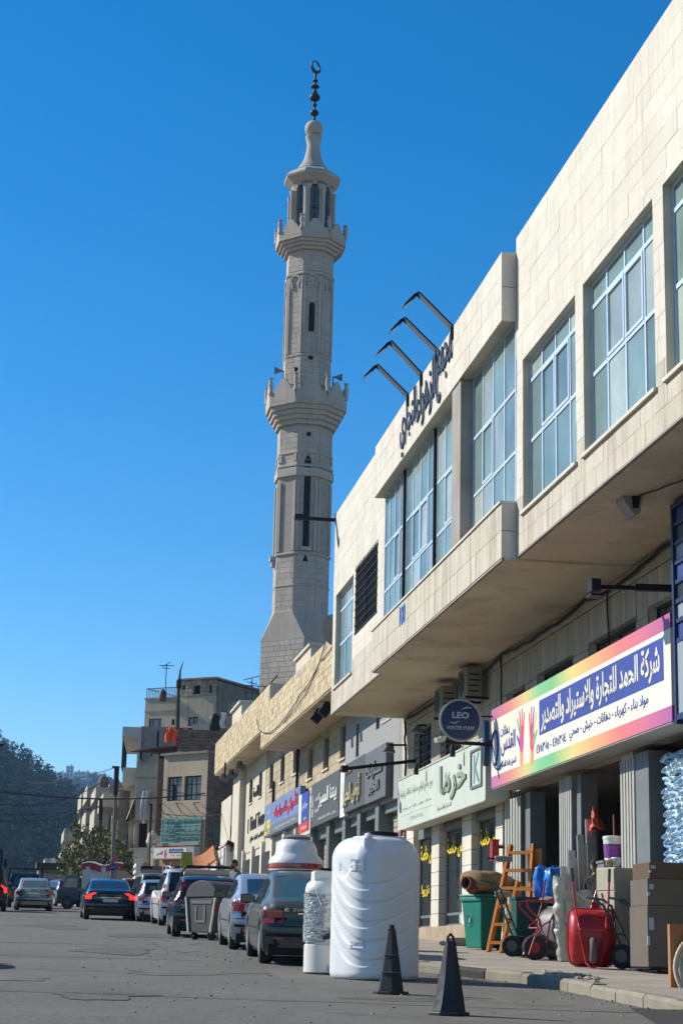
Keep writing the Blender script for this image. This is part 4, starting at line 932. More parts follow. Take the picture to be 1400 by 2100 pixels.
# ---------------------------------------------------------------- minaret
MY = 96.0
_mc = onY(619.5, 1100, MY); MX = _mc.x
def mz(py, px=625): return onY(px, py, MY).z
PH = math.atan2(-math.cos(R_(44.5)), -math.sin(R_(44.5)))   # normal of the broad left face
A22 = R_(22.5); KPX = MY/FPX*1.012
MN = thing('minaret', 'tall grey stone octagonal minaret with two balconies and a crescent finial', 'minaret', (MX, MY, mz(1420)-6), absolute=True)
def ring(r, z, n=8, a0=None): a0 = PH+A22 if a0 is None else a0; return [(MX+r*math.cos(a0+2*math.pi*k/n), MY+r*math.sin(a0+2*math.pi*k/n), z) for k in range(n)]
def octo(mb, prof): return mb.loft([ring(r, z) for r, z in prof])
RS = 1.60; RU = 1.40; AP = math.cos(A22)
def sq(z, h): # square ring matched to the octagon's eight corners
    out = []
    for k in range(8):
        a = PH+R_(45)+R_(90)*(k//2) ; out.append((MX+h*math.sqrt(2)*math.cos(a), MY+h*math.sqrt(2)*math.sin(a), z))
    return out
hb = RS*AP
rots = sq(0, hb)
zs0, zs1, zbot = mz(1266), mz(1322), mz(1420)-6
# order: octagon corner k sits at PH+22.5+45k; square corner for k=0,1 at PH+45
mb = MB(); mb.loft([sq(zbot, hb), sq(zs1, hb), ring(RS, zs0)]); obj('base', mb, GREYJ, MN)
core = MB(); octo(core, [(RS-.014, zs0), (RS-.014, mz(886))]); obj('lower_shaft', core, GREYJ, MN)
core = MB(); octo(core, [(RU-.014, mz(840)), (RU-.014, mz(528))]); obj('upper_shaft', core, GREYJ, MN)
items = []
def face_blocks(k, z0, z1, ap, wid, ch, lmin, lmax, holes=(), seed=0, th=.05, gap=.018):
    a = PH+R_(45)*k; nx, ny = math.cos(a), math.sin(a)
    B = Matrix(((nx, -ny, 0, MX), (ny, nx, 0, MY), (0, 0, 1, 0), (0, 0, 0, 1)))
    for (p, q, c, d) in courses(-wid/2, wid/2, z0, z1, ch, lmin, lmax, holes, gap, seed):
        items.append((B @ Matrix.Translation((ap-th/2, (p+q)/2, (c+d)/2)) @ Matrix.Diagonal((th, q-p, d-c, 1)), (q-p)*(d-c)+(3 if k in (0, 1, 2) else 0)))
wd = lambda r: 2*r*math.sin(A22)
slit = (-.17, .17, mz(1132), mz(955))
for k in (7, 0, 1, 2):
    h = [slit] if k == 1 else []
    face_blocks(k, zs0+.02, mz(1152), RS*AP, wd(RS)-.02, .30, .35, .75, h, 10+k)
    face_blocks(k, mz(1142), mz(1000), RS*AP-.02, wd(RS)-.02, .30, .35, .75, h, 20+k)
    face_blocks(k, mz(965), mz(890), RS*AP, wd(RS)-.02, .30, .35, .75, h+([(-.11, .11, mz(905)-.14, mz(905)+.14)] if k == 1 else []), 30+k)
    h = [(-.16, .16, mz(694), mz(636))] if k == 1 else []
    face_blocks(k, mz(738), mz(582), RU*AP, wd(RU)-.02, .30, .35, .75, h, 40+k)
    face_blocks(k, mz(570), mz(530), RU*AP, wd(RU)-.02, .30, .35, .75, (), 50+k)
    face_blocks(k, mz(800), mz(744), RU*AP+.01, wd(RU)-.02, .30, .35, .75, (), 55+k)
for k in (0, 2): face_blocks(k, zbot+2.5, zs1, hb+.04, 2*hb-.01, .29, .35, .8, (), 60+k)
pieces(MN, 'stone_block', GREYST, items)
# splayed shoulders
mb = MB(); s1 = sq(zs1, hb+.045); s0 = ring(RS+.05, zs0); mb.loft([s1, s0]); obj('shoulder', mb, GREYST, MN)
for py, r, h in [(1266, RS+.05, .1), (1211, RS+.04, .07), (1147, RS+.07, .09), (982, RS+.12, .42), (968, RS+.08, .1), (942, RS+.05, .08), (742, RU+.05, .09), (576, RU+.09, .10)]: mb = MB(); octo(mb, [(r-.04, mz(py)-h/2-.03), (r, mz(py)-h/2), (r, mz(py)+h/2), (r-.04, mz(py)+h/2+.03)]); obj('string_course', mb, GREYST, MN)
def on_face(k, ap, u, z):
    a = PH+R_(45)*k; return (MX+ap*math.cos(a)-u*math.sin(a), MY+ap*math.sin(a)+u*math.cos(a), z)
def face_box(mb, k, ap0, ap1, u0, u1, z0, z1):
    P = [on_face(k, a, u, z) for z in (z0, z1) for a, u in ((ap0, u0), (ap1, u0), (ap1, u1), (ap0, u1))]
    return mb.add(P, [(0,3,2,1), (4,5,6,7), (0,1,5,4), (1,2,6,5), (2,3,7,6), (3,0,4,7)])
for k in (7, 0, 1, 2):
    for s in (-1, 1):
        pil = MB()
        u = s*(wd(RS)/2-.10); face_box(pil, k, RS*AP-.02, RS*AP+.06, u-.09, u+.09, mz(1142), mz(1000)); obj('pilaster', pil, GREYST, MN)
        pil = MB(); face_box(pil, k, RS*AP-.02, RS*AP+.06, u-.09, u+.09, mz(960), mz(945)); obj('pilaster', pil, GREYST, MN)
        u = s*(wd(RU)/2-.08); pil = MB(); face_box(pil, k, RU*AP-.02, RU*AP+.06, u-.07, u+.07, mz(738), mz(582)); obj('pilaster', pil, GREYST, MN)
def arch(mb, k, ap0, ap1, w, z0, zspr, t=.09, horse=1.12, n=12):
    pts = []
    r = w/2*horse
    for i in range(n+1):
        a = R_(-20)+R_(220)*i/n; pts.append((r*math.cos(a), zspr+r*math.sin(a)))
    prev = None
    for (u, z), (u2, z2) in zip(pts, pts[1:]):
        q = 1+t/r
        P = [on_face(k, a, uu, zz) for a in (ap0, ap1) for uu, zz in ((u, z), (u*q, zspr+(z-zspr)*q), (u2*q, zspr+(z2-zspr)*q), (u2, z2))]
        mb.add(P, [(0,1,2,3), (7,6,5,4), (0,4,5,1), (1,5,6,2), (2,6,7,3), (3,7,4,0)])
    for s in (-1, 1): face_box(mb, k, ap0, ap1, s*(w/2-.02)-.05, s*(w/2-.02)+.05, z0, zspr-.05)
for k in (7, 0, 1, 2):
    ar = MB(); arch(ar, k, RU*AP, RU*AP+.08, .52, mz(606), mz(590)-.02); obj('blind_arch', ar, GREYST, MN)
mb = MB(); face_box(mb, 1, RS*AP-.06, RS*AP-.006, -.18, .18, mz(1133), mz(957)); obj('slit_window', mb, DARK, MN)
mb = MB(); face_box(mb, 1, RU*AP-.06, RU*AP-.006, -.18, .18, mz(696), mz(634)); obj('slit_window', mb, DARK, MN)
def disc(mb, k, ap, u, z, r, n=18): mb.poly([on_face(k, ap, u+r*math.cos(2*math.pi*i/n), z+r*math.sin(2*math.pi*i/n)) for i in range(n)])
def hoop(mb, k, ap, z, r, t):
    mb.tube([on_face(k, ap, r*math.cos(2*math.pi*i/20), z+r*math.sin(2*math.pi*i/20)) for i in range(20)], t, 6, closed=True)
mb = MB(); hoop(mb, 1, RU*AP+.03, mz(748), .2, .05); obj('round_surround', mb, GREYST, MN)
mb = MB(); disc(mb, 1, RU*AP+.02, 0, mz(748), .18); obj('round_opening', mb, DARK, MN)
mb = MB(); disc(mb, 1, RS*AP+.004, 0, mz(905), .13); obj('round_opening', mb, DARK, MN)
mb = MB(); mb.poly([on_face(1, RS*AP+.012, u, z) for u, z in ((-.15, mz(1163)), (.15, mz(1163)), (0, mz(1147)))]); mb.poly([on_face(1, RS*AP+.004, u, z) for u, z in ((-.17, mz(956)), (.17, mz(956)), (0, mz(946)))])
obj('pointed_opening', mb, DARK, MN)
mb = MB(); face_box(mb, 1, RS*AP, RS*AP+.15, -.32, .32, mz(1141), mz(1134)); face_box(mb, 7, RS*AP, RS*AP+.3, -.2, .2, mz(1155), mz(1146)); face_box(mb, 7, RS*AP, RS*AP+.2, -.15, .15, mz(1168), mz(1155)); face_box(mb, 1, RU*AP, RU*AP+.03, -.26, -.20, mz(698), mz(632)); face_box(mb, 1, RU*AP, RU*AP+.03, .20, .26, mz(698), mz(632)); arch(mb, 1, RU*AP, RU*AP+.03, .40, mz(640), mz(635), .06, 1.12)
obj('window_ledge', mb, GREYST, MN)
# balconies
def balcony(rin, rout, zc0, zc1, zp, nst, post_h, ch):
    mb = MB(); prof = []
    for i in range(nst):
        t = (i+1)/nst; r = rin+(rout-rin)*t**.9; za = zc0+(zc1-zc0)*i/nst; zb_ = zc0+(zc1-zc0)*(i+1)/nst
        prof += [(r, za+.01), (r, zb_)]
    octo(mb, [(rin-.1, zc0)]+prof+[(rout, zc1), (rout-.2, zc1+.02)]); obj('corbel', mb, GREYST, MN)
    mb = MB(); fl = MB()
    w2 = rout*math.sin(A22); ap = rout*AP
    for k in range(8):
        cr = [(-w2+.08, zp-.12), (-w2*.62, zp-.10), (-w2*.5, zp+ch*.24), (-w2*.28, zp+ch*.62), (-.2, zp+ch*.86), (0, zp+ch), (.2, zp+ch*.86), (w2*.28, zp+ch*.62), (w2*.5, zp+ch*.24), (w2*.62, zp-.10), (w2-.08, zp-.12)]
        P = [(-w2, zc1-.02), *[(u, z) for u, z in cr], (w2, zc1-.02)]
        n = len(P); mb.add([on_face(k, ap, u, z) for u, z in P]+[on_face(k, ap-.14, u, z) for u, z in P], [tuple(range(n)), tuple(range(n, 2*n))[::-1]]+[(i, n+i, n+(i+1) % n, (i+1) % n) for i in range(n)])
    obj('parapet', mb, GREYST, MN, fix=True)
    for k in range(8):
        a = PH+A22+R_(45)*k; c = (MX+(rout-.04)*math.cos(a), MY+(rout-.04)*math.sin(a), zp-.25)
        obj('post', MB().lathe([(.12, 0), (.12, .2), (.09, .24), (.13, .45), (.135, .6), (.08, post_h-.08), (.14, post_h-.05), (.14, post_h)], 10, c), GREYST, MN, smooth=50)
balcony(RS, 2.36, mz(886), mz(841), mz(841)+.70, 5, 1.0, .62); balcony(RU, 2.10, mz(529), mz(505), mz(505)+.55, 4, .85, .44)
# lantern
zl0, zl1 = mz(505)+.2, mz(392); RL = 1.28
mb = MB(); octo(mb, [(.62, zl0), (.62, zl1)]); obj('lantern_core', mb, DARK, MN)
wl = RL*math.sin(A22)
for k in range(8):
    mb = MB(); zsp = mz(404); ow = wl*.56
    P = []
    for i in range(9): t = i/8; P.append((-ow*(1-t**1.35), zsp+t*.66))
    L_ = [(-wl, zl0), (-ow, zl0), (-ow, zsp)]+P[1:]
    full = L_+[(-u, z) for u, z in reversed(P[:-1])]+[(ow, zl0), (wl, zl0), (wl, zl1), (-wl, zl1)]
    # left and right halves as strips so that the faces stay convex
    ap = RL*AP
    def strip(sgn):
        e = [(-ow, zl0), (-ow, zsp)]+P[1:]; out = [(-wl, z) for _, z in e]
        e.append((0, zl1)); out.append((-wl, zl1)); b = len(mb.V)
        for (u, z), (u2, z2) in zip(e, out):
            for a in (ap, ap-.2): mb.V.append(on_face(k, a, sgn*u, z)); mb.V.append(on_face(k, a, sgn*u2, z2))
        n = len(e)
        for i in range(n-1):
            i0 = b+i*4; i1 = i0+4
            mb.F += [(i0, i0+1, i1+1, i1), (i0+2, i1+2, i1+3, i0+3), (i0, i1, i1+2, i0+2)]
    strip(1); strip(-1); obj('arched_bay', mb, GREYST, MN, fix=True)
    g = MB(); face_box(g, k, ap-.17, ap-.15, -ow, ow, zl0, zsp+.6); pn = obj('lantern_pane', g, M('smoky_lantern_glass', (.10,.12,.13), .15, var=.25, ns=3), MN)
    g = MB(); face_box(g, k, ap-.15, ap-.12, -.02, .02, zl0, zsp+.5)
    for q in (.3, .62): face_box(g, k, ap-.15, ap-.12, -ow, ow, zl0+(zsp-zl0)*q-.02, zl0+(zsp-zl0)*q+.02)
    obj('glazing_bar', g, BLACKM, pn)
    a = PH+A22+R_(45)*k; c = (MX+(RL+.05)*math.cos(a), MY+(RL+.05)*math.sin(a), zl0)
    obj('column', MB().lathe([(.13, 0), (.1, .1), (.10, zsp-zl0-.2), (.15, zsp-zl0-.05), (.15, zsp-zl0+.06)], 10, c), GREYST, MN, smooth=50)
mb = MB(); ze = mz(371)
octo(mb, [(1.0, zl1-.05), (1.70, ze-.1), (1.72, ze), (1.55, ze+.22), (1.25, ze+.42), (.98, ze+.58)]); obj('eave', mb, GREYST, MN)
kp = KPX
mb = MB(); prof = [(.98, ze+.58), (.70, mz(338)), (.62, mz(334)), (.52, mz(325)), (.43, mz(312)), (.40, mz(305)), (.36, mz(300)), (.42, mz(290)), (.44, mz(286)), (.48, mz(284)), (.48, mz(280)), (.42, mz(279))]
mb.lathe(prof, 24, (MX, MY, 0)); obj('spire', mb, GREYST, MN, smooth=35)
mb = MB(); zc = mz(263); r = .535
mb.lathe([(r*math.cos(R_(a))*(1 if a > -60 else .95), zc+r*math.sin(R_(a))) for a in range(-50, 91, 10)], 24, (MX, MY, 0)); obj('dome_ball', mb, GREYST, MN, smooth=50)
mb = MB(); z0, z1 = mz(243), mz(150)
mb.lathe([(.10, z0), (.06, z0+.3)]+[(.07, z1)], 10, (MX, MY, 0))
for py, rr, h in [(230, .26, .20), (198, .32, .25), (176, .26, .10), (164, .17, .09)]:
    zc = mz(py); mb.lathe([(max(.05, rr*math.cos(R_(a))), zc+h*math.sin(R_(a))) for a in range(-80, 81, 16)], 16, (MX, MY, 0))
for py in (214, 187): mb.lathe([(.07, mz(py)-.12), (.14, mz(py)-.04), (.14, mz(py)+.04), (.07, mz(py)+.12)], 12, (MX, MY, 0))
obj('finial', mb, M('dark_bronze', (.02,.022,.02), .55, .4, var=.2), MN, smooth=50)
# crescent: outer circle less an off-centre inner one, in a plane turned to the street
mb = MB(); zc = mz(136); ro, ri = .40, .30; ca, sa = math.cos(R_(40)), math.sin(R_(40)); n = 36; P = []
for i in range(n):
    a = 2*math.pi*i/n-math.pi/2; P.append(((ro*math.cos(a), zc+ro*math.sin(a)), (ri*.98*math.cos(a), zc+.075+ri*math.sin(a))))
b = len(mb.V)
for (o, q) in P:
    for (u, z) in (o, q):
        for d in (-.05, .05): mb.V.append((MX+u*ca-d*sa, MY+u*sa+d*ca, z))
for i in range(n):
    i0 = b+i*4; i1 = b+((i+1) % n)*4
    mb.F += [(i0, i1, i1+2, i0+2), (i0+1, i0+3, i1+3, i1+1), (i0, i0+1, i1+1, i1), (i0+2, i1+2, i1+3, i0+3)]
mb.bar((MX, MY, zc-ro-.25), (MX, MY, zc-ro+.04), .09); obj('crescent', mb, MATS['dark_bronze'], MN, fix=True)
# loudspeakers on the lower balcony
def horn(px, py, dx, lab):
    c = onY(px, py, MY-1.2); t = thing('loudspeaker', lab, 'loudspeaker', tuple(c), absolute=True, group='horn loudspeakers on the minaret')
    obj('horn', MB().lathe([(.23, 0), (.12, .2), (.05, .4), (.045, .5)], 14, (0, 0, 0), axis='x', caps=False).xf(Matrix.Translation(c) @ Matrix.Diagonal((-dx, 1, 1, 1)) @ Matrix.Translation((-.1, 0, 0))), GREYP, t, fix=True)
    obj('stand', MB().bar((c.x-dx*.4, c.y, c.z-.6), (c.x-dx*.4, c.y, c.z), .05), BLACKM, t)
horn(567, 760, -1, 'horn loudspeaker on the left of the lower minaret balcony'); horn(697, 774, 1, 'horn loudspeaker on the right of the lower minaret balcony')
c = onY(607, 757, MY-2.2); t = thing('loudspeaker', 'dark loudspeaker facing the street on the lower minaret balcony', 'loudspeaker', tuple(c), absolute=True)
obj('horn', MB().cbox(c, .2, .2, .16), BLACKM, t); obj('stand', MB().bar((c.x, c.y, c.z-.5), (c.x, c.y, c.z), .05), BLACKM, t)
# mosque roof block under it so that it stands on something
mq = thing('mosque_building', 'plain stone mosque block below the minaret, behind the tan shops', 'building', (MX+3, MY+5, road_z(MY)), absolute=True)
obj('wall', MB().box(MX-1.2, MX+9, MY+1.7, MY+14, road_z(MY)-1, 8.8), GREYST, mq)
mb = MB().box(MX-1.6, MX+1.6, MY-1.6, MY+1.6, road_z(MY)-1, zbot+.05); obj('plinth', mb, GREYST, mq)
# ---------------------------------------------------------------- weathered houses where the street bends left
def corner_frame(px, Y, ang):
    p = onY(px, 1800, Y); return Frame(p.x, Y, ang)
# frame turned so that local x runs along the street-facing front: use faces by local y (front plane y=0) and x=0 (side)
class Block:
    """house whose visible corner stands at pixel column px, distance Y; front plane turned by ang (0 = square to the street)"""
    def __init__(s, px, Y, ang, pref=1700):
        p = onY(px, pref, Y); s.M = Matrix.Translation((p.x, p.y, 0)) @ Matrix.Rotation(R_(ang), 4, 'Z'); s.I = s.M.inverted()
    def front(s, px, py, yy=0):
        o = s.I @ Vector((0,0,0)); d = s.I.to_3x3() @ ray(px, py); p = o+d*((yy-o.y)/d.y); return p.x, p.z
    def side(s, px, py, xx=0):
        o = s.I @ Vector((0,0,0)); d = s.I.to_3x3() @ ray(px, py); p = o+d*((xx-o.x)/d.x); return p.y, p.z
def fwall(mb, y0, y1, x0, x1, z0, z1, holes=()):
    rs = [(x0, x1, z0, z1)]
    for h in holes: rs = cut(rs, h)
    for a, b, c, d in rs: mb.box(a, b, y0, y1, c, d)
    return mb
def fwin(parent, y, x0, x1, z0, z1, vs, hs, fm, gm, fw=.06, name='window', skip=()):
    mb = MB(); mb.box(x0, x0+fw, y, y+.06, z0, z1).box(x1-fw, x1, y, y+.06, z0, z1).box(x0+fw, x1-fw, y, y+.06, z0, z0+fw).box(x0+fw, x1-fw, y, y+.06, z1-fw, z1)
    for v in vs: mb.box(v-fw*.4, v+fw*.4, y+.004, y+.056, z0+fw, z1-fw)
    for h in hs: mb.box(x0+fw, x1-fw, y+.002, y+.058, h-fw*.4, h+fw*.4)
    f = obj(name, mb, fm, parent); xs = [x0+fw/2]+sorted(vs)+[x1-fw/2]; zs = [z0+fw/2]+sorted(hs)+[z1-fw/2]
    for i in range(len(xs)-1):
        for j in range(len(zs)-1):
            obj('pane', MB().box(xs[i]+.01, xs[i+1]-.01, y+.02, y+.03, zs[j]+.01, zs[j+1]-.01), DARK if (i, j) in skip else gm, f)
    return f
GPANE = M('grey_window_glass', (.16,.15,.14), .15, var=.2, rand=.3, spec=.6); TEAL = M('teal_balcony_glass', (.14,.24,.23), .25, var=.15, rand=.25); TEALF = M('teal_frame', (.17,.30,.28), .5)
# lower house with the glazed balcony
b = Block(421, 93, -46)
H = thing('beige_house', 'weathered beige house with two dark upper windows and a teal glazed balcony', 'house', tuple(b.M @ Vector((-1.2, 0, road_z(93)))), absolute=True)
H.matrix_world = b.M @ Matrix.Translation((-1.2, 0, road_z(93))); INV[H.name] = Matrix.Translation((1.2, 0, -road_z(93)))
fx = lambda px, py: b.front(px, py)
xl, zt = fx(337, 1561); _, zt2 = fx(421, 1545); zt = max(zt, zt2)
w1 = (fx(344, 1597)[0], fx(374, 1592)[0], fx(344, 1643)[1], fx(374, 1592)[1]); w2 = (fx(379, 1590)[0], fx(414, 1585)[0], fx(379, 1637)[1], fx(414, 1585)[1])
w1 = (w1[0], w1[1], min(w1[2], w2[2]), w1[3]); w2 = (w2[0], w2[1], w1[2], w1[3])
bal = (fx(335, 1678)[0], fx(416, 1672)[0], fx(332, 1730)[1], fx(335, 1678)[1])
gz = road_z(95)
ob = obj('front_wall', fwall(MB(), 0, .25, xl, 0, gz, zt, [w1, w2, (bal[0]+.05, bal[1]-.05, bal[2], bal[3]), (xl+.3, -.3, gz-1, gz+2.3)]), PLAST2, H)
sw = MB().box(-.25, 0, .25, 9, gz, zt); obj('side_wall', sw, BLOCK, H)
rng = random.Random(5); itb = []
for (p, q, c, d) in courses(.0, 3.2, gz+.2, zt, .21, .38, .42, (), .02, 3): itb.append((Matrix.Translation((.012, (p+q)/2, (c+d)/2)) @ Matrix.Diagonal((.03, q-p, d-c, 1)), 1))
pieces(H, 'brick', BLOCK, itb, 300)
obj('back_wall', MB().box(xl, 0, 8.8, 9, gz, zt).box(xl, xl+.2, .25, 8.8, gz, zt), PLAST2, H); obj('roof', MB().box(xl-.15, .1, -.15, 9.1, zt, zt+.12), M('grey_roof_slab', (.2,.19,.17), .9, var=.3), H)
fwin(H, .12, *w1, [w1[0]+(w1[1]-w1[0])*.28, w1[0]+(w1[1]-w1[0])*.55], [w1[3]-.42], BLACKM, GPANE, skip=((1, 0),)); fwin(H, .12, *w2, [w2[0]+(w2[1]-w2[0])*.35, w2[0]+(w2[1]-w2[0])*.62], [w2[3]-.42], BLACKM, GPANE)
n = 7; vs = [bal[0]+(bal[1]-bal[0])*k/n for k in range(1, n)]
fwin(H, -.12, *bal, vs, [bal[2]+.45, bal[3]-.4], TEALF, TEAL, fw=.07, name='glazed_balcony')
obj('balcony_rail', MB().box(bal[0], bal[1], -.2, -.16, bal[2]+.3, bal[2]+.34).box(bal[0], bal[1], -.2, -.16, bal[2]+.5, bal[2]+.54).box(bal[0], bal[1], -.2, -.16, bal[2]+.7, bal[2]+.74).box(bal[0], bal[1], -.2, -.16, bal[3]-.12, bal[3]-.08), TEALF, H)
obj('balcony_slab', MB().box(bal[0]-.1, bal[1]+.05, -.3, .1, bal[2]-.15, bal[2]-.003), CONC, H)
y0, z0 = b.side(425, 1672, 0); y1, _ = b.side(446, 1672, 0)
obj('side_window', MB().box(-.02, .05, .5, 2.3, bal[2]+.2, bal[3]-.3), M('dark_teal_glass', (.03,.05,.05), .3), H)
mb = MB()
for xx in (w1[0]-.15, w1[1]+.05, w2[1]-.1): mb.bar((xx, -.02, w1[2]-.15), (xx, -.5, w1[2]-.2), .03).bar((xx, -.02, w1[2]-.6), (xx, -.42, w1[2]-.2), .03)
obj('wall_bracket', mb, BLACKM, H)
mb = MB(); rng = random.Random(2)
for k in range(14): xx = xl+rng.random()*(-xl-.5); mb.blob((xx, .6+rng.random(), zt+.18), rng.uniform(.12, .3), .25, rng.uniform(.05, .16), 7, 5, .2, rng)
tag(obj('roof_clutter', mb, M('roof_junk', (.15,.14,.13), .9, var=.3), kind=None), 'heap of dusty bundles along the flat roof of the beige house', 'rubbish heap'); bpy.data.objects['roof_clutter'].matrix_world = b.M; bpy.data.objects['roof_clutter']['kind'] = 'stuff'
# copy of the rainbow sign below the balcony
sx0, sz1 = fx(330, 1739); sx1, sz1b = fx(413, 1731); _, sz0 = fx(330, 1764)
sg = thing('shop_sign', 'smaller white shop sign with pink edge and blue panel below the teal glazed balcony', 'sign', absolute=True); sg.matrix_world = b.M @ Matrix.Translation(((sx0+sx1)/2, -.4, sz0)); INV[sg.name] = Matrix.Translation((-(sx0+sx1)/2, .4, -sz0))
obj('sign_box', MB().box(sx0, sx1, -.55, -.05, sz0, sz1), M('sign_grey_side', (.33,.33,.33), .6), sg)
obj('sign_face', MB().box(sx0+.01, sx1-.5, -.56, -.552, sz0+.07, sz1-.05), SIGNW, sg); obj('border_band', MB().box(sx0+.01, sx1-.5, -.562, -.553, sz0, sz0+.07).box(sx0+.01, sx1-.5, -.562, -.553, sz1-.05, sz1), M('print_salmon', (.7,.2,.15), .5), sg)
wd_ = sx1-.5-sx0; obj('blue_panel', MB().box(sx0+wd_*.48, sx0+wd_*.9, -.566, -.561, sz0+.3, sz1-.1), INKB, sg)
text('شركة الحمد', sg, SIGNW, (sx0+wd_*.69, -.566, (sz0+sz1)/2+.1), w=wd_*.36, h=.2, face='-y'); text('القدس', sg, INKB, (sx0+wd_*.2, -.56, (sz0+sz1)/2), w=wd_*.18, h=.25, face='-y'); text('مواد بناء', sg, INKB, (sx0+wd_*.69, -.56, sz0+.19), w=wd_*.3, h=.12, face='-y')
obj('hand_print', MB().prism([(sx0+wd_*.34, sz0+.1), (sx0+wd_*.40, sz0+.1), (sx0+wd_*.41, sz1-.35), (sx0+wd_*.395, sz1-.12), (sx0+wd_*.35, sz1-.15), (sx0+wd_*.33, sz1-.4)], -.566, -.56, 'y'), HC_[1], sg)
# upper house behind
u = Block(428.8, 108, -36)
UH = thing('upper_house', 'taller beige rendered house on the slope with a blockwork top room and roof railing', 'house', absolute=True); UH.matrix_world = u.M @ Matrix.Translation((-1.5, 0, road_z(108)+4)); INV[UH.name] = Matrix.Translation((1.5, 0, -road_z(108)-4))
fu = lambda px, py, yy=0: u.front(px, py, yy)
xm = fu(367, 1500)[0]; zr = fu(429, 1393)[1]; zbm = fu(367, 1560)[1]
ho = [(fu(386, 1472)[0], fu(406.5, 1472)[0], fu(386, 1489)[1], fu(386, 1471)[1]), (fu(396.8, 1410)[0], fu(411, 1410)[0], fu(397, 1424)[1], fu(397, 1406)[1]), (fu(374, 1410)[0], fu(380.5, 1410)[0], fu(374, 1414)[1], fu(374, 1405)[1])]
zsp = fu(400, 1428)[1]
obj('wall', fwall(MB(), 0, .25, xm, 0, zbm-3, zsp, ho), PLASTER, UH); obj('block_wall', fwall(MB(), .02, .25, xm, 0, zsp+.003, zr, ho[1:]), M('plain_blockwork', (.36,.32,.24), .95, var=.2, ns=2, rand=.2, streak=.3), UH)
itb = []
for (p, q, c, d) in courses(xm, 0, zsp+.02, zr-.05, .22, .38, .42, ho[1:], .025, 9): itb.append((Matrix.Translation(((p+q)/2, .0, (c+d)/2)) @ Matrix.Diagonal((q-p, .05, d-c, 1)), 1))
pieces(UH, 'brick', MATS['plain_blockwork'], itb, 300)
zs = u.side(447, 1421, 0); yA = u.side(436.6, 1410, 0)[0]; yB = u.side(448, 1410, 0)[0]; za = u.side(440, 1421, 0)[1]; zb = u.side(440, 1404.5, 0)[1]
mb = MB(); rs = cut([(.25, 9, zbm-3, zr-.05)], (yA, yB, za, zb))
for a_, b_, c_, d_ in rs: mb.box(-.25, 0, a_, b_, c_, d_)
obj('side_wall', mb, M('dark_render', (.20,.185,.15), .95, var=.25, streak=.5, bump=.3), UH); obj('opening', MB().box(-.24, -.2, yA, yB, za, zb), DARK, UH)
obj('roof', MB().box(xm-.1, .25, -.25, 9.2, zr, zr+.1), M('tin_roof', (.22,.2,.18), .7, var=.3), UH)
fwin(UH, .1, *ho[0], [(ho[0][0]+ho[0][1])/2], [], BLACKM, GPANE)
for q in ho[1:]: obj('opening', MB().box(q[0], q[1], .2, .24, q[2], q[3]), DARK, UH)
xw = fu(296.5, 1480, .6)[0]; zl = fu(300, 1435, .6)[1]
wl_ = (fu(306, 1475, .6)[0], fu(331.7, 1475, .6)[0], fu(306, 1499, .6)[1], fu(306, 1474, .6)[1]); ws = (fu(352, 1475, .6)[0], fu(358.4, 1475, .6)[0], fu(352, 1487, .6)[1], fu(352, 1475, .6)[1])
obj('wing_wall', fwall(MB(), .6, .85, xw, xm-.003, zbm-5, zl, [wl_, ws]).box(xw, xw+.25, .85, 9, zbm-5, zl), PLASTER, UH)
obj('wing_roof', MB().box(xw-.05, xm-.003, .55, 9, zl+.003, zl+.1), CONC, UH); obj('string_course', MB().box(xw-.02, xm-.05, .55, .598, fu(330, 1459, .6)[1], fu(330, 1457, .6)[1]), CONC, UH)
fwin(UH, .66, *wl_, [wl_[0]+(wl_[1]-wl_[0])*.3, wl_[0]+(wl_[1]-wl_[0])*.75], [], M('dark_green_frame', (.05,.08,.06), .6), GPANE); obj('sill', MB().box(wl_[0]-.1, wl_[1]+.1, .5, .62, wl_[2]-.1, wl_[2]), CONC, UH); obj('opening', MB().box(ws[0], ws[1], .75, .8, ws[2], ws[3]), DARK, UH)
mb = MB(); zt_ = zl+.7
for k in range(26): xx = xw+(xm-.1-xw)*k/25; mb.bar((xx, .7, zl+.1), (xx, .7, zt_), .025)
mb.bar((xw, .7, zt_), (xm-.1, .7, zt_), .045); mb.bar((xw, .7, zl+.15), (xw, 5, zl+.15), .03); mb.bar((xw, .7, zt_), (xw, 5, zt_), .04)
obj('roof_railing', mb, M('rusty_red_rail', (.15,.06,.05), .7), UH)
def wpart(o, Mx): o.matrix_world = Mx; return o
c = onY(334, 1425, 110); tk = thing('water_tank', 'small dark water drum on the railed roof of the upper house', 'tank', (c.x, c.y, c.z-.6), absolute=True)
obj('tank_body', MB().lathe([(.22, -.40), (.24, -.36), (.24, .12), (.18, .24), (.09, .28)], 16, tuple(c)), M('brown_tank', (.09,.06,.05), .6), tk, smooth=40); obj('lid', MB().lathe([(.10, .28), (.10, .33)], 12, tuple(c)), BLACKM, tk)
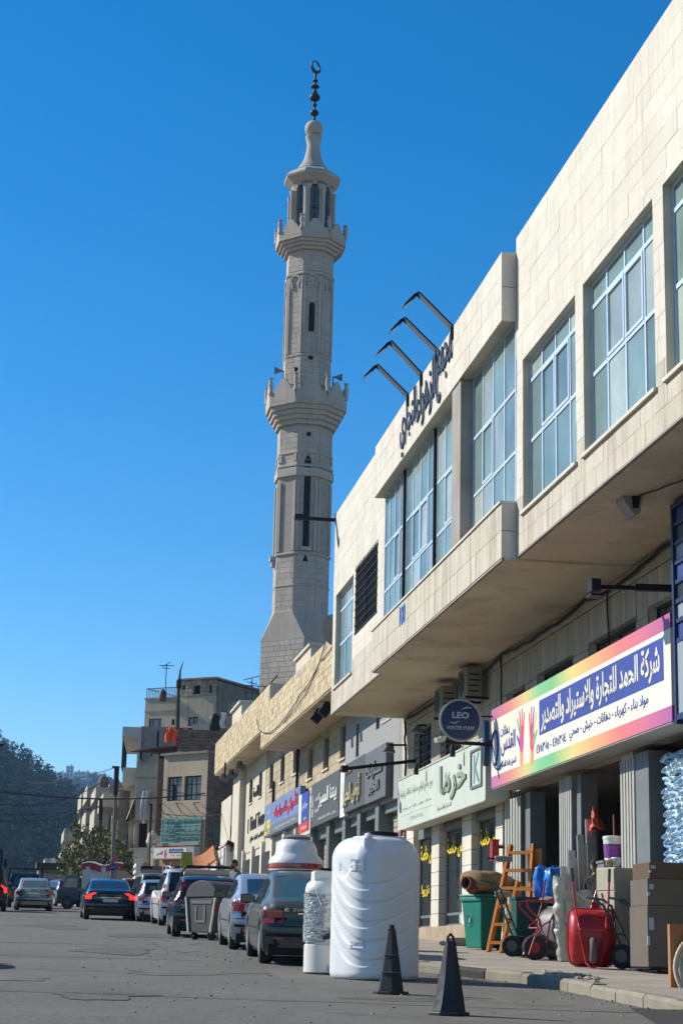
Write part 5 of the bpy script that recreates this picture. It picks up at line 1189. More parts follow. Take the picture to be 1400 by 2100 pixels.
# terrace wall with orange cloth
tw = Block(486, 100, -12)
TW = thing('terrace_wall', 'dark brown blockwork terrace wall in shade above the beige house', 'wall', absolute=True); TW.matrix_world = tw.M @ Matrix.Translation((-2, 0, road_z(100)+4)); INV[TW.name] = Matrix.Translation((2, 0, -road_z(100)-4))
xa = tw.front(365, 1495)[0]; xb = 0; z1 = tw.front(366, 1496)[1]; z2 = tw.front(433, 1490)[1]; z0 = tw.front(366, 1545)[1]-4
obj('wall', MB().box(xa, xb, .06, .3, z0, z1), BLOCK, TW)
itb = []
for (p, q, c, d) in courses(xa, xb, z1-2.6, z1, .21, .38, .42, (), .02, 19): itb.append((Matrix.Translation(((p+q)/2, .04, (c+d)/2)) @ Matrix.Diagonal((q-p, .05, d-c, 1)), 1))
pieces(TW, 'brick', BLOCK, itb, 200)
obj('capping', MB().box(tw.front(394, 1495)[0], tw.front(436, 1495)[0], .0, .35, z1+.003, z1+.30), PLASTER, TW)
obj('upper_terrace', MB().box(tw.front(460, 1480)[0], xb+2, 1.0, 4, z1, tw.front(470, 1463)[1]), PLASTER, TW)
oc = MB(); x0 = tw.front(338, 1500)[0]; x1 = tw.front(365.7, 1500)[0]; zt_ = tw.front(345, 1495)[1]; zb_ = tw.front(345, 1523)[1]
oc.grid(lambda a, v: (x0+(x1-x0)*a+.03*math.sin(v*8), -.15+.07*math.sin(a*13+v*3)+.04*math.sin(a*29), zt_+(zb_-zt_)*v+.06*math.sin(a*5)*(1-v)), 24, 12)
o = tag(obj('orange_cloth', oc, M('orange_tarpaulin', (.72,.10,.02), .7, var=.2, ns=3), smooth=80), 'bright orange tarpaulin hung at the edge of the terrace', 'tarpaulin'); o.matrix_world = tw.M
oc = MB(); oc.grid(lambda a, v: (tw.front(366, 1490)[0]+(tw.front(395, 1490)[0]-tw.front(366, 1490)[0])*a, -.02+.4*v, z1+.05+.07*math.sin(a*9)*(1-v)), 16, 3)
o = tag(obj('orange_cloth', oc, MATS['orange_tarpaulin'], smooth=80), 'strip of orange sheet lying along the top of the terrace wall', 'tarpaulin'); o.matrix_world = tw.M
c = onY(440.5, 1481, 100.5); tk = thing('water_tank', 'black water tank on the terrace beside the white hanging cloth', 'tank', (c.x, c.y, c.z-.5), absolute=True)
obj('tank_body', MB().lathe([(.28, -.5), (.32, -.45), (.32, .22), (.24, .36), (.12, .42)], 16, tuple(c)), BLACKM, tk, smooth=40); obj('lid', MB().lathe([(.13, .42), (.13, .48)], 12, tuple(c)), RUBBER, tk)
o = MB(); p0 = onY(451, 1463, 100); p1 = onY(460.5, 1495, 100)
o.grid(lambda a, v: (p0.x+(p1.x-p0.x)*a+.05*math.sin(v*7), 99.6+.06*math.sin(a*11), p0.z+(p1.z-p0.z)*v), 10, 12); tag(obj('white_cloth', o, CLOTHW, smooth=80), 'white cloth hanging beside the black tank on the terrace', 'cloth')
def dish(px, py, Y, r, lab):
    c = onY(px, py, Y); t = thing('satellite_dish', lab, 'satellite dish', (c.x, c.y, c.z-r), absolute=True)
    obj('dish', MB().lathe([(.01, .0), (r*.5, .03*r/.4), (r*.8, .08*r/.4), (r, .15*r/.4), (r*.98, .17*r/.4), (r*.5, .05*r/.4), (.01, .02)], 20, (0, 0, 0), axis='y', caps=False).xf(Matrix.Translation(c) @ Matrix.Rotation(R_(-30), 4, 'Z') @ Matrix.Rotation(R_(-25), 4, 'X') @ Matrix.Rotation(R_(180), 4, 'Z')), M('dish_grey', (.2,.22,.22), .6), t); obj('mast', MB().bar((c.x, c.y+.1, c.z-r-.2), (c.x, c.y+.1, c.z), .05), BLACKM, t)
dish(484, 1454, 100.4, .42, 'satellite dish on the terrace beside the pale roof box')
def antenna(px, pyt, pyb, Y, lab, arms):
    a = onY(px, pyt, Y); z = onY(px, pyb, Y).z; t = thing('tv_antenna', lab, 'antenna', (a.x, Y, z), absolute=True)
    obj('mast', MB().bar((a.x, Y, z), (a.x, Y, a.z), .05), BLACKM, t); mb = MB()
    for k, (dx, dz) in enumerate(arms): mb.bar((a.x-dx, Y, a.z-.1-k*.08), (a.x+dx, Y, a.z-.1+dz), .04)
    obj('crossbar', mb, BLACKM, t)
antenna(342, 1362, 1428, 110, 'thin television antenna on the railed roof of the upper house', [(.45, .02), (.25, .25), (.25, -.15)])
antenna(517, 1392, 1412, 100, 'small antenna against the left edge of the minaret base', [(.5, .3), (.3, -.2)])
# tall bent mast against the upper house
pts = [onY(px, py, 106) for px, py in [(364, 1490), (365, 1440), (367, 1405), (370, 1375), (376, 1357)]]
t = thing('bare_pole', 'tall bent dark pole standing against the corner of the upper house', 'pole', tuple(pts[0]-Vector((0, 0, 5))), absolute=True); obj('pole_shaft', MB().tube([pts[0]-Vector((0, 0, 5))]+pts, [.13, .13, .12, .10, .05, .02], 7), M('dark_timber', (.06,.05,.045), .9), t); obj('binding', MB().tube([pts[2]+Vector((0, 0, -.2)), pts[2]+Vector((0, 0, .3))], .16, 8), BLACKM, t)
# middle house with laundry and open top room
m = Block(316, 101, -30)
MH = thing('narrow_house', 'narrow weathered house with a half open top room and laundry over a window', 'house', absolute=True); MH.matrix_world = m.M @ Matrix.Translation((-.8, 0, road_z(101))); INV[MH.name] = Matrix.Translation((.8, 0, -road_z(101)))
fm = lambda px, py, yy=0: m.front(px, py, yy)
xl = fm(278.5, 1650)[0]; ztop = fm(300, 1568)[1]; z2 = fm(300, 1540)[1]; gz = road_z(101)
hl = [(fm(290, 1620)[0], fm(302, 1620)[0], fm(290, 1680)[1], fm(290, 1622)[1]), (xl+.15, fm(302, 1700)[0], fm(290, 1738)[1], fm(290, 1688)[1])]
obj('front_wall', fwall(MB(), 0, .2, xl, 0, gz, ztop, hl), PLASTER, MH)
st = MB(); 
for k in range(5): st.box(fm(296+k*4, 1560)[0], 0 if k == 4 else fm(300+k*4, 1560)[0], 0, .2, ztop+.002, ztop+.06+.13*k)
st.box(xl, xl+.9, -.02, .2, ztop+.003, ztop+.14)
obj('broken_wall', st, MATS['plain_blockwork'], MH)
obj('dark_side', MB().box(-.3, 0, .3, 6, gz, z2-.4), BLOCK, MH); obj('recess', MB().box(xl+.2, -.1, 1.2, 1.3, gz, z2), DARK, MH)
obj('tin_roof', MB().add([(xl-.3, -.4, z2-.1), (.9, -.4, z2+.15), (.9, 4, z2+.6), (xl-.3, 4, z2+.35), (xl-.3, -.4, z2-.04), (.9, -.4, z2+.21), (.9, 4, z2+.66), (xl-.3, 4, z2+.41)], [(3,2,1,0), (4,5,6,7), (0,1,5,4), (1,2,6,5), (2,3,7,6), (3,0,4,7)]), M('faded_red_tin', (.20,.06,.06), .7, var=.3), MH)
obj('roof_post', MB().box(xl+.1, xl+.2, 0, .1, ztop+.3, z2).box(-.1, 0, 0, .1, ztop+1.9, z2), BLACKM, MH)
obj('balcony_front', MB().box(xl-.05, fm(308, 1750)[0], -.45, -.35, fm(290, 1765)[1], hl[1][2]-.05).box(xl-.05, fm(308, 1750)[0], -.45, 0, fm(290, 1766)[1]-.1, fm(290, 1765)[1]), WALLPALE, MH)
obj('floor_ledge', MB().box(xl-.03, .03, -.06, -.003, fm(290, 1596)[1], fm(290, 1593)[1]).box(xl-.03, .03, -.3, -.003, fm(290, 1684)[1], fm(290, 1681)[1]), CONC, MH)
m2 = Block(278.5, 101+2.1, -1.5); M2 = MH.matrix_world.inverted() @ m2.M
def ob2(n, mb, mt, **k): o = obj(n, mb, mt, MH, **k); o.matrix_parent_inverse = M2; return o
yl = m2.side(256, 1650, 0)[0]
sy = lambda px, py: m2.side(px, py, 0)
sw_ = MB(); hs = []
for (pa, pb, pt, pbm) in [(257.5, 265, 1632, 1667), (268, 277, 1625, 1660)]:
    y1_, _ = sy(pa, 1650); y0_, _ = sy(pb, 1650); hs.append((y0_, y1_, min(sy(pa, pbm)[1], sy(pb, pbm)[1])+.3, sy(pb, pt)[1]))
rs = [(0, yl, gz+3.2, ztop-.2)]
for h in hs: rs = cut(rs, h)
for a_, b_, c_, d_ in rs: sw_.box(0, .2, a_, b_, c_, d_)
sw_.box(.3, .5, 0, yl, gz, gz+3.2)
ob2('street_wall', sw_, PLASTER)
for h in hs:
    w = ob2('window', MB().box(.08, .12, *h), GPANE); fr_ = MB(); fr_.box(.04, .08, h[0], h[0]+.08, h[2], h[3]).box(.04, .08, h[1]-.08, h[1], h[2], h[3]).box(.04, .08, h[0]+.08, h[1]-.08, h[3]-.7, h[3]-.62); obj('frame', fr_, BLACKM, w)
q = MB()
for k in range(6): q.bar((.1, .1+k*(yl-.3)/5, ztop-.2), (.1, .1+k*(yl-.3)/5, z2-.6), .1)
ob2('veranda_frame', q.bar((.05, 0, z2-.55), (.05, yl, z2-.9), .14, .1), BLACKM)
ob2('veranda_panel', MB().box(.25, .3, 0, yl, ztop-.2, z2-.7), M('dark_veranda_glass', (.05,.055,.055), .3, var=.4))
ob2('hanging_screen', MB().add([(-.1, .1, sy(272, 1660)[1]-.4), (-.1, yl, sy(258, 1672)[1]-.2), (-.5, yl, sy(254, 1706)[1]), (-.5, .1, sy(276, 1690)[1])], [(0,1,2,3)]), M('dusty_screen', (.45,.39,.28), .9, var=.15, streak=.4))
for k, (pa, pb, pt, pbm) in enumerate([(258, 276, 1730, 1765)]):
    ob2('shadowed_balcony', MB().box(-.5, -.42, .1, yl, sy(270, 1752)[1], sy(270, 1735)[1]), BLACKM)
o = MB(); a0 = fm(291, 1622, -.25); a1 = fm(305, 1690, -.25)
o.grid(lambda a, v: (a0[0]+(a1[0]-a0[0])*(a*(1-.25*v)+.08*v), -.28-.12*math.sin(v*3)+.06*math.sin(a*15+v*4), a0[1]+(a1[1]-a0[1])*v*(1-.25*abs(a-.5))), 16, 18)
o = tag(obj('laundry', o, M('grey_white_sheet', (.48,.47,.49), .9, var=.2, ns=2), smooth=80), 'grey white sheet hanging from the window of the narrow house', 'laundry'); o.matrix_world = m.M
o = MB(); a0 = fm(312, 1715, -.3); a1 = fm(326, 1745, -.3); rng = random.Random(4)
for k in range(7): o.blob((a0[0]+(a1[0]-a0[0])*rng.random(), -.4, a0[1]+(a1[1]-a0[1])*rng.random()*.6), .28, .2, .3, 9, 6, .2, rng)
o = tag(obj('cloth_bundle', o, M('cream_bundle', (.50,.46,.36), .9, var=.2), smooth=70), 'cream cloth bundle hanging between the narrow house and the beige house', 'cloth'); o.matrix_world = m.M
o = thing('water_tank', 'upright grey cylinder tank between the narrow house and the beige house', 'tank', absolute=True); x_, z_ = fm(320, 1755, -.6); o.matrix_world = m.M @ Matrix.Translation((x_, -.6, z_)); INV[o.name] = Matrix.Translation((-x_, .6, -z_))
obj('tank_body', MB().lathe([(.5, -.6), (.52, 0), (.52, .9), (.3, 1.05)], 16, (x_, -.1, z_-.3)), CONC, o, smooth=40); obj('lid', MB().lathe([(.2, 1.05), (.2, 1.12)], 12, (x_, -.1, z_-.3)), BLACKM, o)
# projecting white balcony at the top left of the narrow house
bl = Block(279, 107, -4)
BH = thing('balcony_house', 'white house with a big boxy top balcony jutting out against the sky', 'house', absolute=True); BH.matrix_world = bl.M @ Matrix.Translation((.5, 0, road_z(107))); INV[BH.name] = Matrix.Translation((-.5, 0, -road_z(107)))
x0, z1 = bl.front(252, 1490); z0 = bl.front(252, 1512)[1]; gz = road_z(107)
obj('balcony', MB().box(x0, 0, 0, 9, z0, z1), M('white_render', (.52,.50,.46), .9, var=.1, streak=.3), BH); obj('wall', MB().box(0, 3.5, .3, 9, gz, z1+.1), CONC, BH); obj('corner_pier', MB().box(-.15, .05, .05, .3, z0-4, z1), WALLPALE, BH)
rb = MB(); 
for k in range(10): rb.box(x0+.02, x0+.05, .3+k*.9, .34+k*.9, z0-1.8, z0)
rb.box(x0+.02, x0+.05, .2, 9, z0-1.0, z0-.95)
obj('steel_bars', rb, BLACKM, BH)
xx = bl.front(250, 1600)[0]; obj('lower_balcony', MB().box(xx, 0, 1, 9, bl.front(250, 1600)[1]-.2, bl.front(250, 1570)[1]).box(xx+.5, 0, 1.5, 9, gz+3, bl.front(250, 1600)[1]-.2), WALLPALE, BH)
# the row of flats stepping away to the left
ROW = [(246, 112, 1620, 1.9, [(1628, 1656)], 'first pale flats left of the tall pole, stepped balconies catching the sun', 1), (228, 120, 1612, 2.4, [(1616, 1640), (1660, 1700)], 'flats with a rounded roof tank and two bright balconies', 0), (209, 128, 1609, 2.4, [(1612, 1642), (1665, 1700)], 'flats with a slanting bright parapet beside the dark pole', 0),
       (195, 137, 1626, 2.2, [(1628, 1658), (1680, 1702)], 'lower flats with bright balcony ends above the green street tree', 0), (157, 150, 1703, 4.5, [(1704, 1724)], 'low flat-roofed pale house with a bright end wall behind the trees', 0), (136, 165, 1702, 2, [], 'thin tall slab of a house with a bright rim left of the trees', 0), (201, 119, 1716, 2.6, [(1718, 1738)], 'low cream shop house just behind the tall grey pole and street trees', 0), (181, 127, 1727, 2.6, [(1729, 1748)], 'low shop house half hidden by the bushiest street tree', 0), (153, 144, 1742, 3.5, [(1744, 1760)], 'low cream shop behind the farthest left street tree', 0), (114, 178, 1761, 3.5, [(1761, 1770)], 'small low white shop at the far end of the street', 0)]
for i, (px, Y, pyt, wdt, bals, lab, tankf) in enumerate(ROW):
    q = Block(px, Y, 1.5, pyt); z1 = onY(px, pyt, Y).z; g = road_z(min(Y, 230))-.2; Lx = 7.0
    h = thing('street_flats', lab, 'flats', absolute=True); h.matrix_world = q.M @ Matrix.Translation((wdt/2, 0, g)); INV[h.name] = Matrix.Translation((-wdt/2, 0, -g))
    wm = [M('flats_brown', (.26,.22,.17), .95, var=.2, streak=.4), M('flats_grey', (.30,.27,.22), .95, var=.2, streak=.3)][i % 2]
    obj('wall', MB().box(.02, wdt+1.5, 0, Lx, g, z1), wm, h); obj('roof', MB().box(-.1, wdt+1.5, -.1, Lx, z1, z1+.15), CONC, h)
    obj('street_face', MB().box(-.03, .02, 0, Lx, g+3, z1-.1), M('dull_street_render', (.25,.21,.16), .95, var=.2, streak=.4), h)
    for (pt, pb) in bals:
        za, zb = onY(px, pt, Y).z, onY(px, pb, Y).z
        obj('balcony', MB().box(-1.0, -.9, -.3, Lx-1, zb, za).box(-.9, -.03, -.3, -.2, zb, za).box(-.9, -.03, -.2, Lx-1, zb, zb+.12), M('cream_balcony', (.46,.41,.33), .95, var=.14, streak=.5, dcol=(.2,.17,.13)), h)
        obj('balcony_opening', MB().box(-.07, -.031, .6, Lx-1.3, zb-1.75, zb-.25), DARK, h)
        for yy in (.9, 2.6, 4.3): obj('balcony_post', MB().box(-.98, -.90, yy, yy+.12, zb-1.9, zb-.003), CONC, h)
    k = 0; z = z1-1.9
    while z > g+2.5 and k < 4:
        w = obj('window', MB().box(.5, 1.5, -.03, .0, z, z+1.2), GLASSD, h); obj('frame', MB().box(.44, 1.56, -.05, -.03, z-.08, z-.02), WALLPALE, w)
        w = obj('window', MB().box(-.06, -.03, 1.0, 2.4, z, z+1.2), GPANE, h); obj('frame', MB().box(-.10, -.06, .9, 2.5, z-.1, z-.02), WALLPALE, w); z -= 2.9; k += 1
# drum on a roof, white sign box, yellow panel, red/white shop box
c = onY(213, 1602, 122); tk = thing('water_tank', 'rounded dark roof tank on the flats left of the tall pole', 'tank', (c.x, c.y, c.z-.6), absolute=True); obj('tank_body', MB().lathe([(.32, -.6), (.36, -.5), (.36, .1), (.25, .28), (.1, .33)], 16, tuple(c)), BLOCK, tk, smooth=40); obj('lid', MB().lathe([(.11, .33), (.11, .38)], 10, tuple(c)), BLACKM, tk)
sb = thing('shop_sign', 'white striped shop fascia with thin red lines below the narrow house', 'sign', absolute=True); c0 = onY(250, 1793, 98); c1 = onY(268, 1755, 98)
sb.matrix_world = Matrix.Translation((c0.x, 98, c0.z)); INV[sb.name] = Matrix.Translation((-c0.x, -98, -c0.z))
obj('fascia', MB().box(c0.x+.25, c1.x+.7, 98, 100.5, c0.z, c1.z-.1).add([(c0.x, 99.5, c0.z), (c1.x-.1, 98.0, c0.z), (c1.x-.1, 98.0, c1.z), (c0.x, 99.5, c1.z-.35)], [(0,1,2,3)]), M('white_fascia', (.6,.58,.56), .7), sb)
mb = MB()
for t_ in (.1, .5, .9): xx = c0.x+(c1.x-.1-c0.x)*t_; yy = 99.5-1.5*t_-.02; mb.box(xx-.03, xx+.03, yy-.01, yy, c0.z, c1.z-.35+.3*t_)
obj('red_stripe', mb, M('red_vinyl', (.62,.03,.03), .5), sb)
for (xa, xb, ya, yb, Y, mt, lab) in [(105, 115, 1760, 1770, 160, WHITEP, 'small bright white sign box at the far end of the street'), (130, 145, 1752, 1775, 140, M('yellow_panel', (.55,.5,.2), .6), 'pale yellow signboard behind the street tree')]:
    a = onY(xa, ya, Y); b_ = onY(xb, yb, Y); t = thing('shop_sign', lab, 'sign', (a.x, Y, b_.z), absolute=True); obj('sign_board', MB().box(a.x, b_.x, Y, Y+.4, b_.z, a.z), mt, t); obj('post', MB().box(a.x+.1, a.x+.25, Y+.1, Y+.3, road_z(min(Y, 230)), b_.z), GREYP, t)
# orange awning wall between the beige house and the gate houses
ow = thing('market_awning', 'orange tarpaulin wall and sagging awning beside the gate houses', 'awning', absolute=True); a = onY(418, 1800, 88); ow.matrix_world = Matrix.Translation((a.x+1, 88, road_z(88))); INV[ow.name] = Matrix.Translation((-a.x-1, -88, -road_z(88)))
p = onY(420, 1738, 89); q = onY(450, 1765, 89); r0 = onY(402, 1790, 86); r1 = onY(447, 1765, 86)
OT = M('orange_brown_tarp', (.40,.15,.055), .85, var=.2, ns=1.5); mb = MB(); mb.grid(lambda u_, v: (p.x+(q.x-p.x)*u_, 89+.08*math.sin(u_*9), p.z+(q.z-p.z)*v), 10, 4); obj('back_sheet', mb, OT, ow, smooth=60)
mb = MB(); mb.grid(lambda u_, v: (r0.x+(r1.x-r0.x)*u_, 85.5+3.4*v, r0.z+(r1.z-r0.z)*u_+.9*v-.35*math.sin(math.pi*v)-.15*math.sin(math.pi*u_)), 10, 8); obj('awning_sheet', mb, OT, ow, smooth=60); obj('awning_post', MB().bar((r0.x, 85.5, road_z(85)), (r0.x, 85.5, r0.z), .06).bar((r1.x, 85.5, road_z(85)), (r1.x, 85.5, r1.z), .06), BLACKM, ow)
# ---------------------------------------------------------------- poles, cables, trees
def pole(pxt, pyt, pxb, Y, r, lab, col):
    a = onY(pxt, pyt, Y); g = road_z(Y)+.1; b_ = onY(pxb, 1800, Y); t = thing('utility_pole', lab, 'pole', (b_.x, Y, g), absolute=True)
    obj('pole_shaft', MB().tube([(b_.x, Y, g-.3), (b_.x*.5+a.x*.5, Y, (g+a.z)/2), (a.x, Y, a.z)], [r, r*.85, r*.7], 10), col, t); obj('pole_cap', MB().tube([(a.x, Y, a.z-1.4), (a.x, Y, a.z+.03)], r*1.05, 10).cbox((a.x-.05, Y, a.z), r*3, .12, .08), BLACKM, t); return a
pa = pole(240, 1573, 231, 90, .125, 'tall grey utility pole with a dark top in front of the flats', M('pole_grey', (.14,.14,.14), .8)); pb_ = pole(208, 1640, 206, 112, .12, 'thin dark utility pole beside the flats with a slanting bright parapet', BLACKM)
pole(311, 1650, 306, 95, .06, 'slim pole standing at the corner of the narrow house', M('pole_teal', (.08,.10,.10), .8))
sgn = thing('street_sign', 'small blue street sign at the foot of the tall grey pole', 'sign', absolute=True); a = onY(226, 1771, 89.5); b_ = onY(238, 1786, 89.5); sgn.matrix_world = Matrix.Translation((a.x, 89.5, b_.z)); INV[sgn.name] = Matrix.Translation((-a.x, -89.5, -b_.z)); obj('sign_plate', MB().box(a.x, b_.x, 89.45, 89.5, b_.z, a.z), M('road_sign_blue', (.02,.04,.22), .5), sgn); text('شارع', sgn, WHL, ((a.x+b_.x)/2, 89.45, (a.z+b_.z)/2), w=.2, h=.1, face='-y')
rd = thing('road_sign', 'small round red sign on the pole beside the striped fascia', 'sign', absolute=True); c = onY(239.5, 1761, 91); rd.matrix_world = Matrix.Translation(c); INV[rd.name] = Matrix.Translation(-c); obj('sign_plate', MB().lathe([(.14, 0), (.14, .03)], 16, tuple(c), axis='y'), M('red_vinyl', (.62,.03,.03), .5), rd); obj('post', MB().bar((c.x, c.y+.06, road_z(91)), (c.x, c.y+.06, c.z), .05), GREYP, rd)
def span(p0, p1, r, sag, lab):
    p0, p1 = Vector(p0), Vector(p1); P = [p0.lerp(p1, t/24)+Vector((0, 0, -sag*4*(t/24)*(1-t/24))) for t in range(25)]; tag(obj('overhead_cable', MB().tube(P, r, 5), BLACKM), lab, 'cable')
span(onY(-60, 1616, 70), onY(420, 1627, 93), .035, .35, 'thickest overhead cable crossing the street to the beige house'); span(onY(-60, 1637, 78), onY(215, 1600, 112), .03, .8, 'overhead cable rising to the right towards the roof tank')
span(onY(-60, 1666, 80), onY(208, 1652, 112), .028, .3, 'upper of two low overhead cables in front of the wooded hill'); span(onY(-60, 1676, 80), onY(209, 1653, 112), .026, .5, 'lower of two low overhead cables in front of the wooded hill')
span(pa, onY(60, 1605, 160), .02, .3, 'very thin overhead wire from the pole top out over the far ridge'); span(onY(330, 1668, 92.5), onY(455, 1671, 90), .02, .1, 'thin cable along the front of the beige house below its windows'); span(onY(330, 1618, 92.3), onY(480, 1631, 90), .02, .15, 'thin cable across the upper windows of the beige house')
def tree(px, Y, pyt, r, lab, seed, n=1500):
    rng = random.Random(seed); a = onY(px, pyt, Y); g = road_z(Y)+.1; H_ = a.z-g; t = thing('street_tree', lab, 'tree', (a.x, Y, g), absolute=True, group='green trees along the bend of the street')
    mb = MB(); mb.tube([(a.x, Y, g-.2), (a.x+.1, Y, g+H_*.3), (a.x, Y, g+H_*.55), (a.x+.1, Y, g+H_*.85)], [.17, .13, .09, .03], 8)
    cl = []
    for k in range(13):
        an = rng.uniform(0, 6.28); h = rng.uniform(.32, .95); rr = r*rng.uniform(.3, .95)*(1.15-.6*abs(h-.55)); c = Vector((a.x+rr*math.cos(an), Y+rr*math.sin(an), g+H_*h)); cl.append((c, r*rng.uniform(.25, .5))); mb.tube([(a.x, Y, g+H_*max(.25, h-.25)), tuple(c)], [.06, .02], 5)
    obj('trunk', mb, M('tree_bark', (.09,.07,.05), .9, var=.3), t); mb = MB()
    for k in range(n):
        c, s = rng.choice(cl); p = c+Vector((rng.gauss(0, s*.5), rng.gauss(0, s*.5), rng.gauss(0, s*.45))); q = rng.uniform(.06, .15); d1 = Vector((rng.gauss(0,1), rng.gauss(0,1), rng.gauss(0,1))).normalized()*q; d2 = Vector((rng.gauss(0,1), rng.gauss(0,1), rng.gauss(0,1))).normalized()*q*.7
        mb.add([p-d1, p+d2, p+d1, p-d2], [(0,1,2,3)])
    obj('crown', mb, M('street_leaf', (.11,.135,.03), .8, var=.3, ns=1.5, rand=.4), t, kind='stuff')
tree(215, 99, 1712, 1.5, 'bushiest green street tree in front of the tall grey pole', 1, 1150); tree(190, 105, 1690, 1.3, 'taller looser street tree left of the bushiest one', 2, 900); tree(163, 112, 1745, 1.5, 'low rounded street tree farthest left of the group', 3, 900); tree(250, 96, 1735, .6, 'small green tree just right of the tall grey pole', 4, 700)
# traffic light and far lamp at the left edge
tl = thing('traffic_light', 'dark traffic light on a bracket at the left edge of the street', 'traffic light', absolute=True); c = onY(3, 1765, 70); tl.matrix_world = Matrix.Translation((c.x-1, 70, road_z(70))); INV[tl.name] = Matrix.Translation((1-c.x, -70, -road_z(70)))
obj('post', MB().bar((c.x-.6, 70, road_z(70)), (c.x-.6, 70, c.z+.6), .12), BLACKM, tl); obj('frame', MB().bar((c.x-.6, 70, c.z+.45), (c.x, 70, c.z+.4), .06).bar((c.x, 70, c.z+.4), (c.x+.02, 70, c.z-1.2), .09), BLACKM, tl); obj('signal_head', MB().cbox((c.x+.17, 70, c.z-.1), .11, .14, .28), BLACKM, tl)
ll = thing('street_lamp', 'tip of a dark street lamp arm at the left edge against the sky', 'lamp', absolute=True); c = onY(2, 1528, 60); ll.matrix_world = Matrix.Translation((c.x-3, 60, road_z(60))); INV[ll.name] = Matrix.Translation((3-c.x, -60, -road_z(60)))
obj('post', MB().tube([(c.x-3, 60, road_z(60)), (c.x-3, 60, c.z-.3)], .08, 8), BLACKM, ll); obj('arm', MB().bar((c.x-3, 60, c.z-.3), (c.x-.3, 60, c.z), .06), BLACKM, ll); obj('lamp_head', MB().cbox((c.x-.05, 60, c.z), .3, .2, .08), BLACKM, ll)
# ---------------------------------------------------------------- vehicles
def lerp_tab(tab, t):
    for (a, p), (b, q) in zip(tab, tab[1:]):
        if t <= b: return p+(q-p)*max(0, (t-a))/(b-a)
    return tab[-1][1]
PROF = {
 'sedan': [(0,.60),(.012,.655),(.05,.685),(.15,.705),(.22,.82),(.30,.945),(.37,.985),(.47,1.0),(.57,.975),(.66,.85),(.745,.70),(.82,.66),(.95,.58),(1,.50)],
 'fast':  [(0,.62),(.012,.685),(.05,.715),(.12,.735),(.20,.83),(.30,.945),(.38,.985),(.47,1.0),(.57,.975),(.67,.85),(.76,.69),(.83,.65),(.95,.57),(1,.48)],
 'hatch': [(0,.60),(.015,.66),(.05,.78),(.10,.93),(.16,.98),(.40,1.0),(.55,.96),(.66,.82),(.75,.68),(.95,.58),(1,.48)],
 'suv':   [(0,.56),(.012,.62),(.03,.76),(.06,.93),(.11,.98),(.40,1.0),(.58,.97),(.68,.80),(.74,.68),(.95,.60),(1,.50)],
 'van':   [(0,.50),(.01,.62),(.02,.80),(.04,.95),(.08,.99),(.40,1.0),(.75,.97),(.86,.76),(.93,.60),(1,.48)],
}
class Shape:
    def __init__(s, L, W, H, kind, belt=.635, wheels=(.17, .80), rw=.31, roofw=.75, clr=.15):
        s.L, s.W, s.H, s.k = L, W/2, H, kind; s.prof = PROF[kind]; s.belt = belt*H; s.wy = [w*L for w in wheels]; s.rw = rw; s.roofw = roofw; s.clr = clr
    def zt(s, y): return lerp_tab(s.prof, y/s.L)*s.H
    def zs(s, y):
        z = s.clr+.05
        for w in s.wy:
            d = abs(y-w); R = s.rw+.06
            if d < R: z = max(z, s.rw+math.sqrt(R*R-d*d))
        return z
    def sec(s, y):
        W, H = s.W, s.H; zt = s.zt(y); zb = min(s.belt, zt-.05*H); z0 = min(s.zs(y), zb-.15)
        t = max(0, min(1, (zt-zb)/(H-s.belt))); wr = W*(.86-(.86-s.roofw)*t) if t > .12 else W*.90
        P = [(.95*W, z0)]
        for f, w in ((.18, .985), (.30, .998), (.36, 1.0), (.415, .998), (.43, .997), (.445, .996), (.46, .995), (.475, .993), (.49, .992), (.58, .985)):
            P.append((w*W, max(f*H, z0+.012*len(P))))
        P = [(x, min(z, zb-.012*(11-i))) for i, (x, z) in enumerate(P)]
        P.append((.965*W, zb)); r = min(.07, (zt-zb)*.5)
        for f in (.3, .6, .9): P.append((.955*W+(wr-.955*W)*f, zb+(zt-r-zb)*f))
        cr = .018*min(1, t+.5)
        P += [(wr*.97, zt-r*.35), (wr*.90, zt-r*.05), (wr*.6, zt+cr*.6), (wr*.3, zt+cr*.9), (0, zt+cr)]
        return P
    def hw(s, y, z):
        P = s.sec(y)
        for (a, b), (c, d) in zip(P, P[1:]):
            if b <= z <= d and d > b: return a+(c-a)*(z-b)/(d-b)
        return P[0][0] if z < P[0][1] else P[-5][0]
    def D(s, p):
        x, y, z = p; L, W, H = s.L, s.W, s.H; f = z/H
        a = max(0, 1-y/.75); y += .20*(abs(x)/W)**3.2*a*a
        if y < .5:
            b = max(0, 1-y/.5); y += b*(.07*max(0, min(1, (f-.42)/.06)) + (.06 if f < .22 else 0)*1 + (.0))
        a = max(0, 1-(L-y)/.9)
        if a > 0: y -= .28*(abs(x)/W)**2.6*a*a
        return (x, y, z)
def grid_patch(sh, fn, nu, nv, both=False):
    mb = MB(); mb.grid(lambda u, v: sh.D(fn(u, v)), nu, nv)
    if both: mb.grid(lambda u, v: (lambda p: (-p[0], p[1], p[2]))(sh.D(fn(u, v))), nu, nv)
    return mb
PLATE = M('number_plate', (.55,.56,.54), .5); TYRE = RUBBER; RIM = M('alloy_rim', (.32,.32,.32), .4, .6, var=.15)
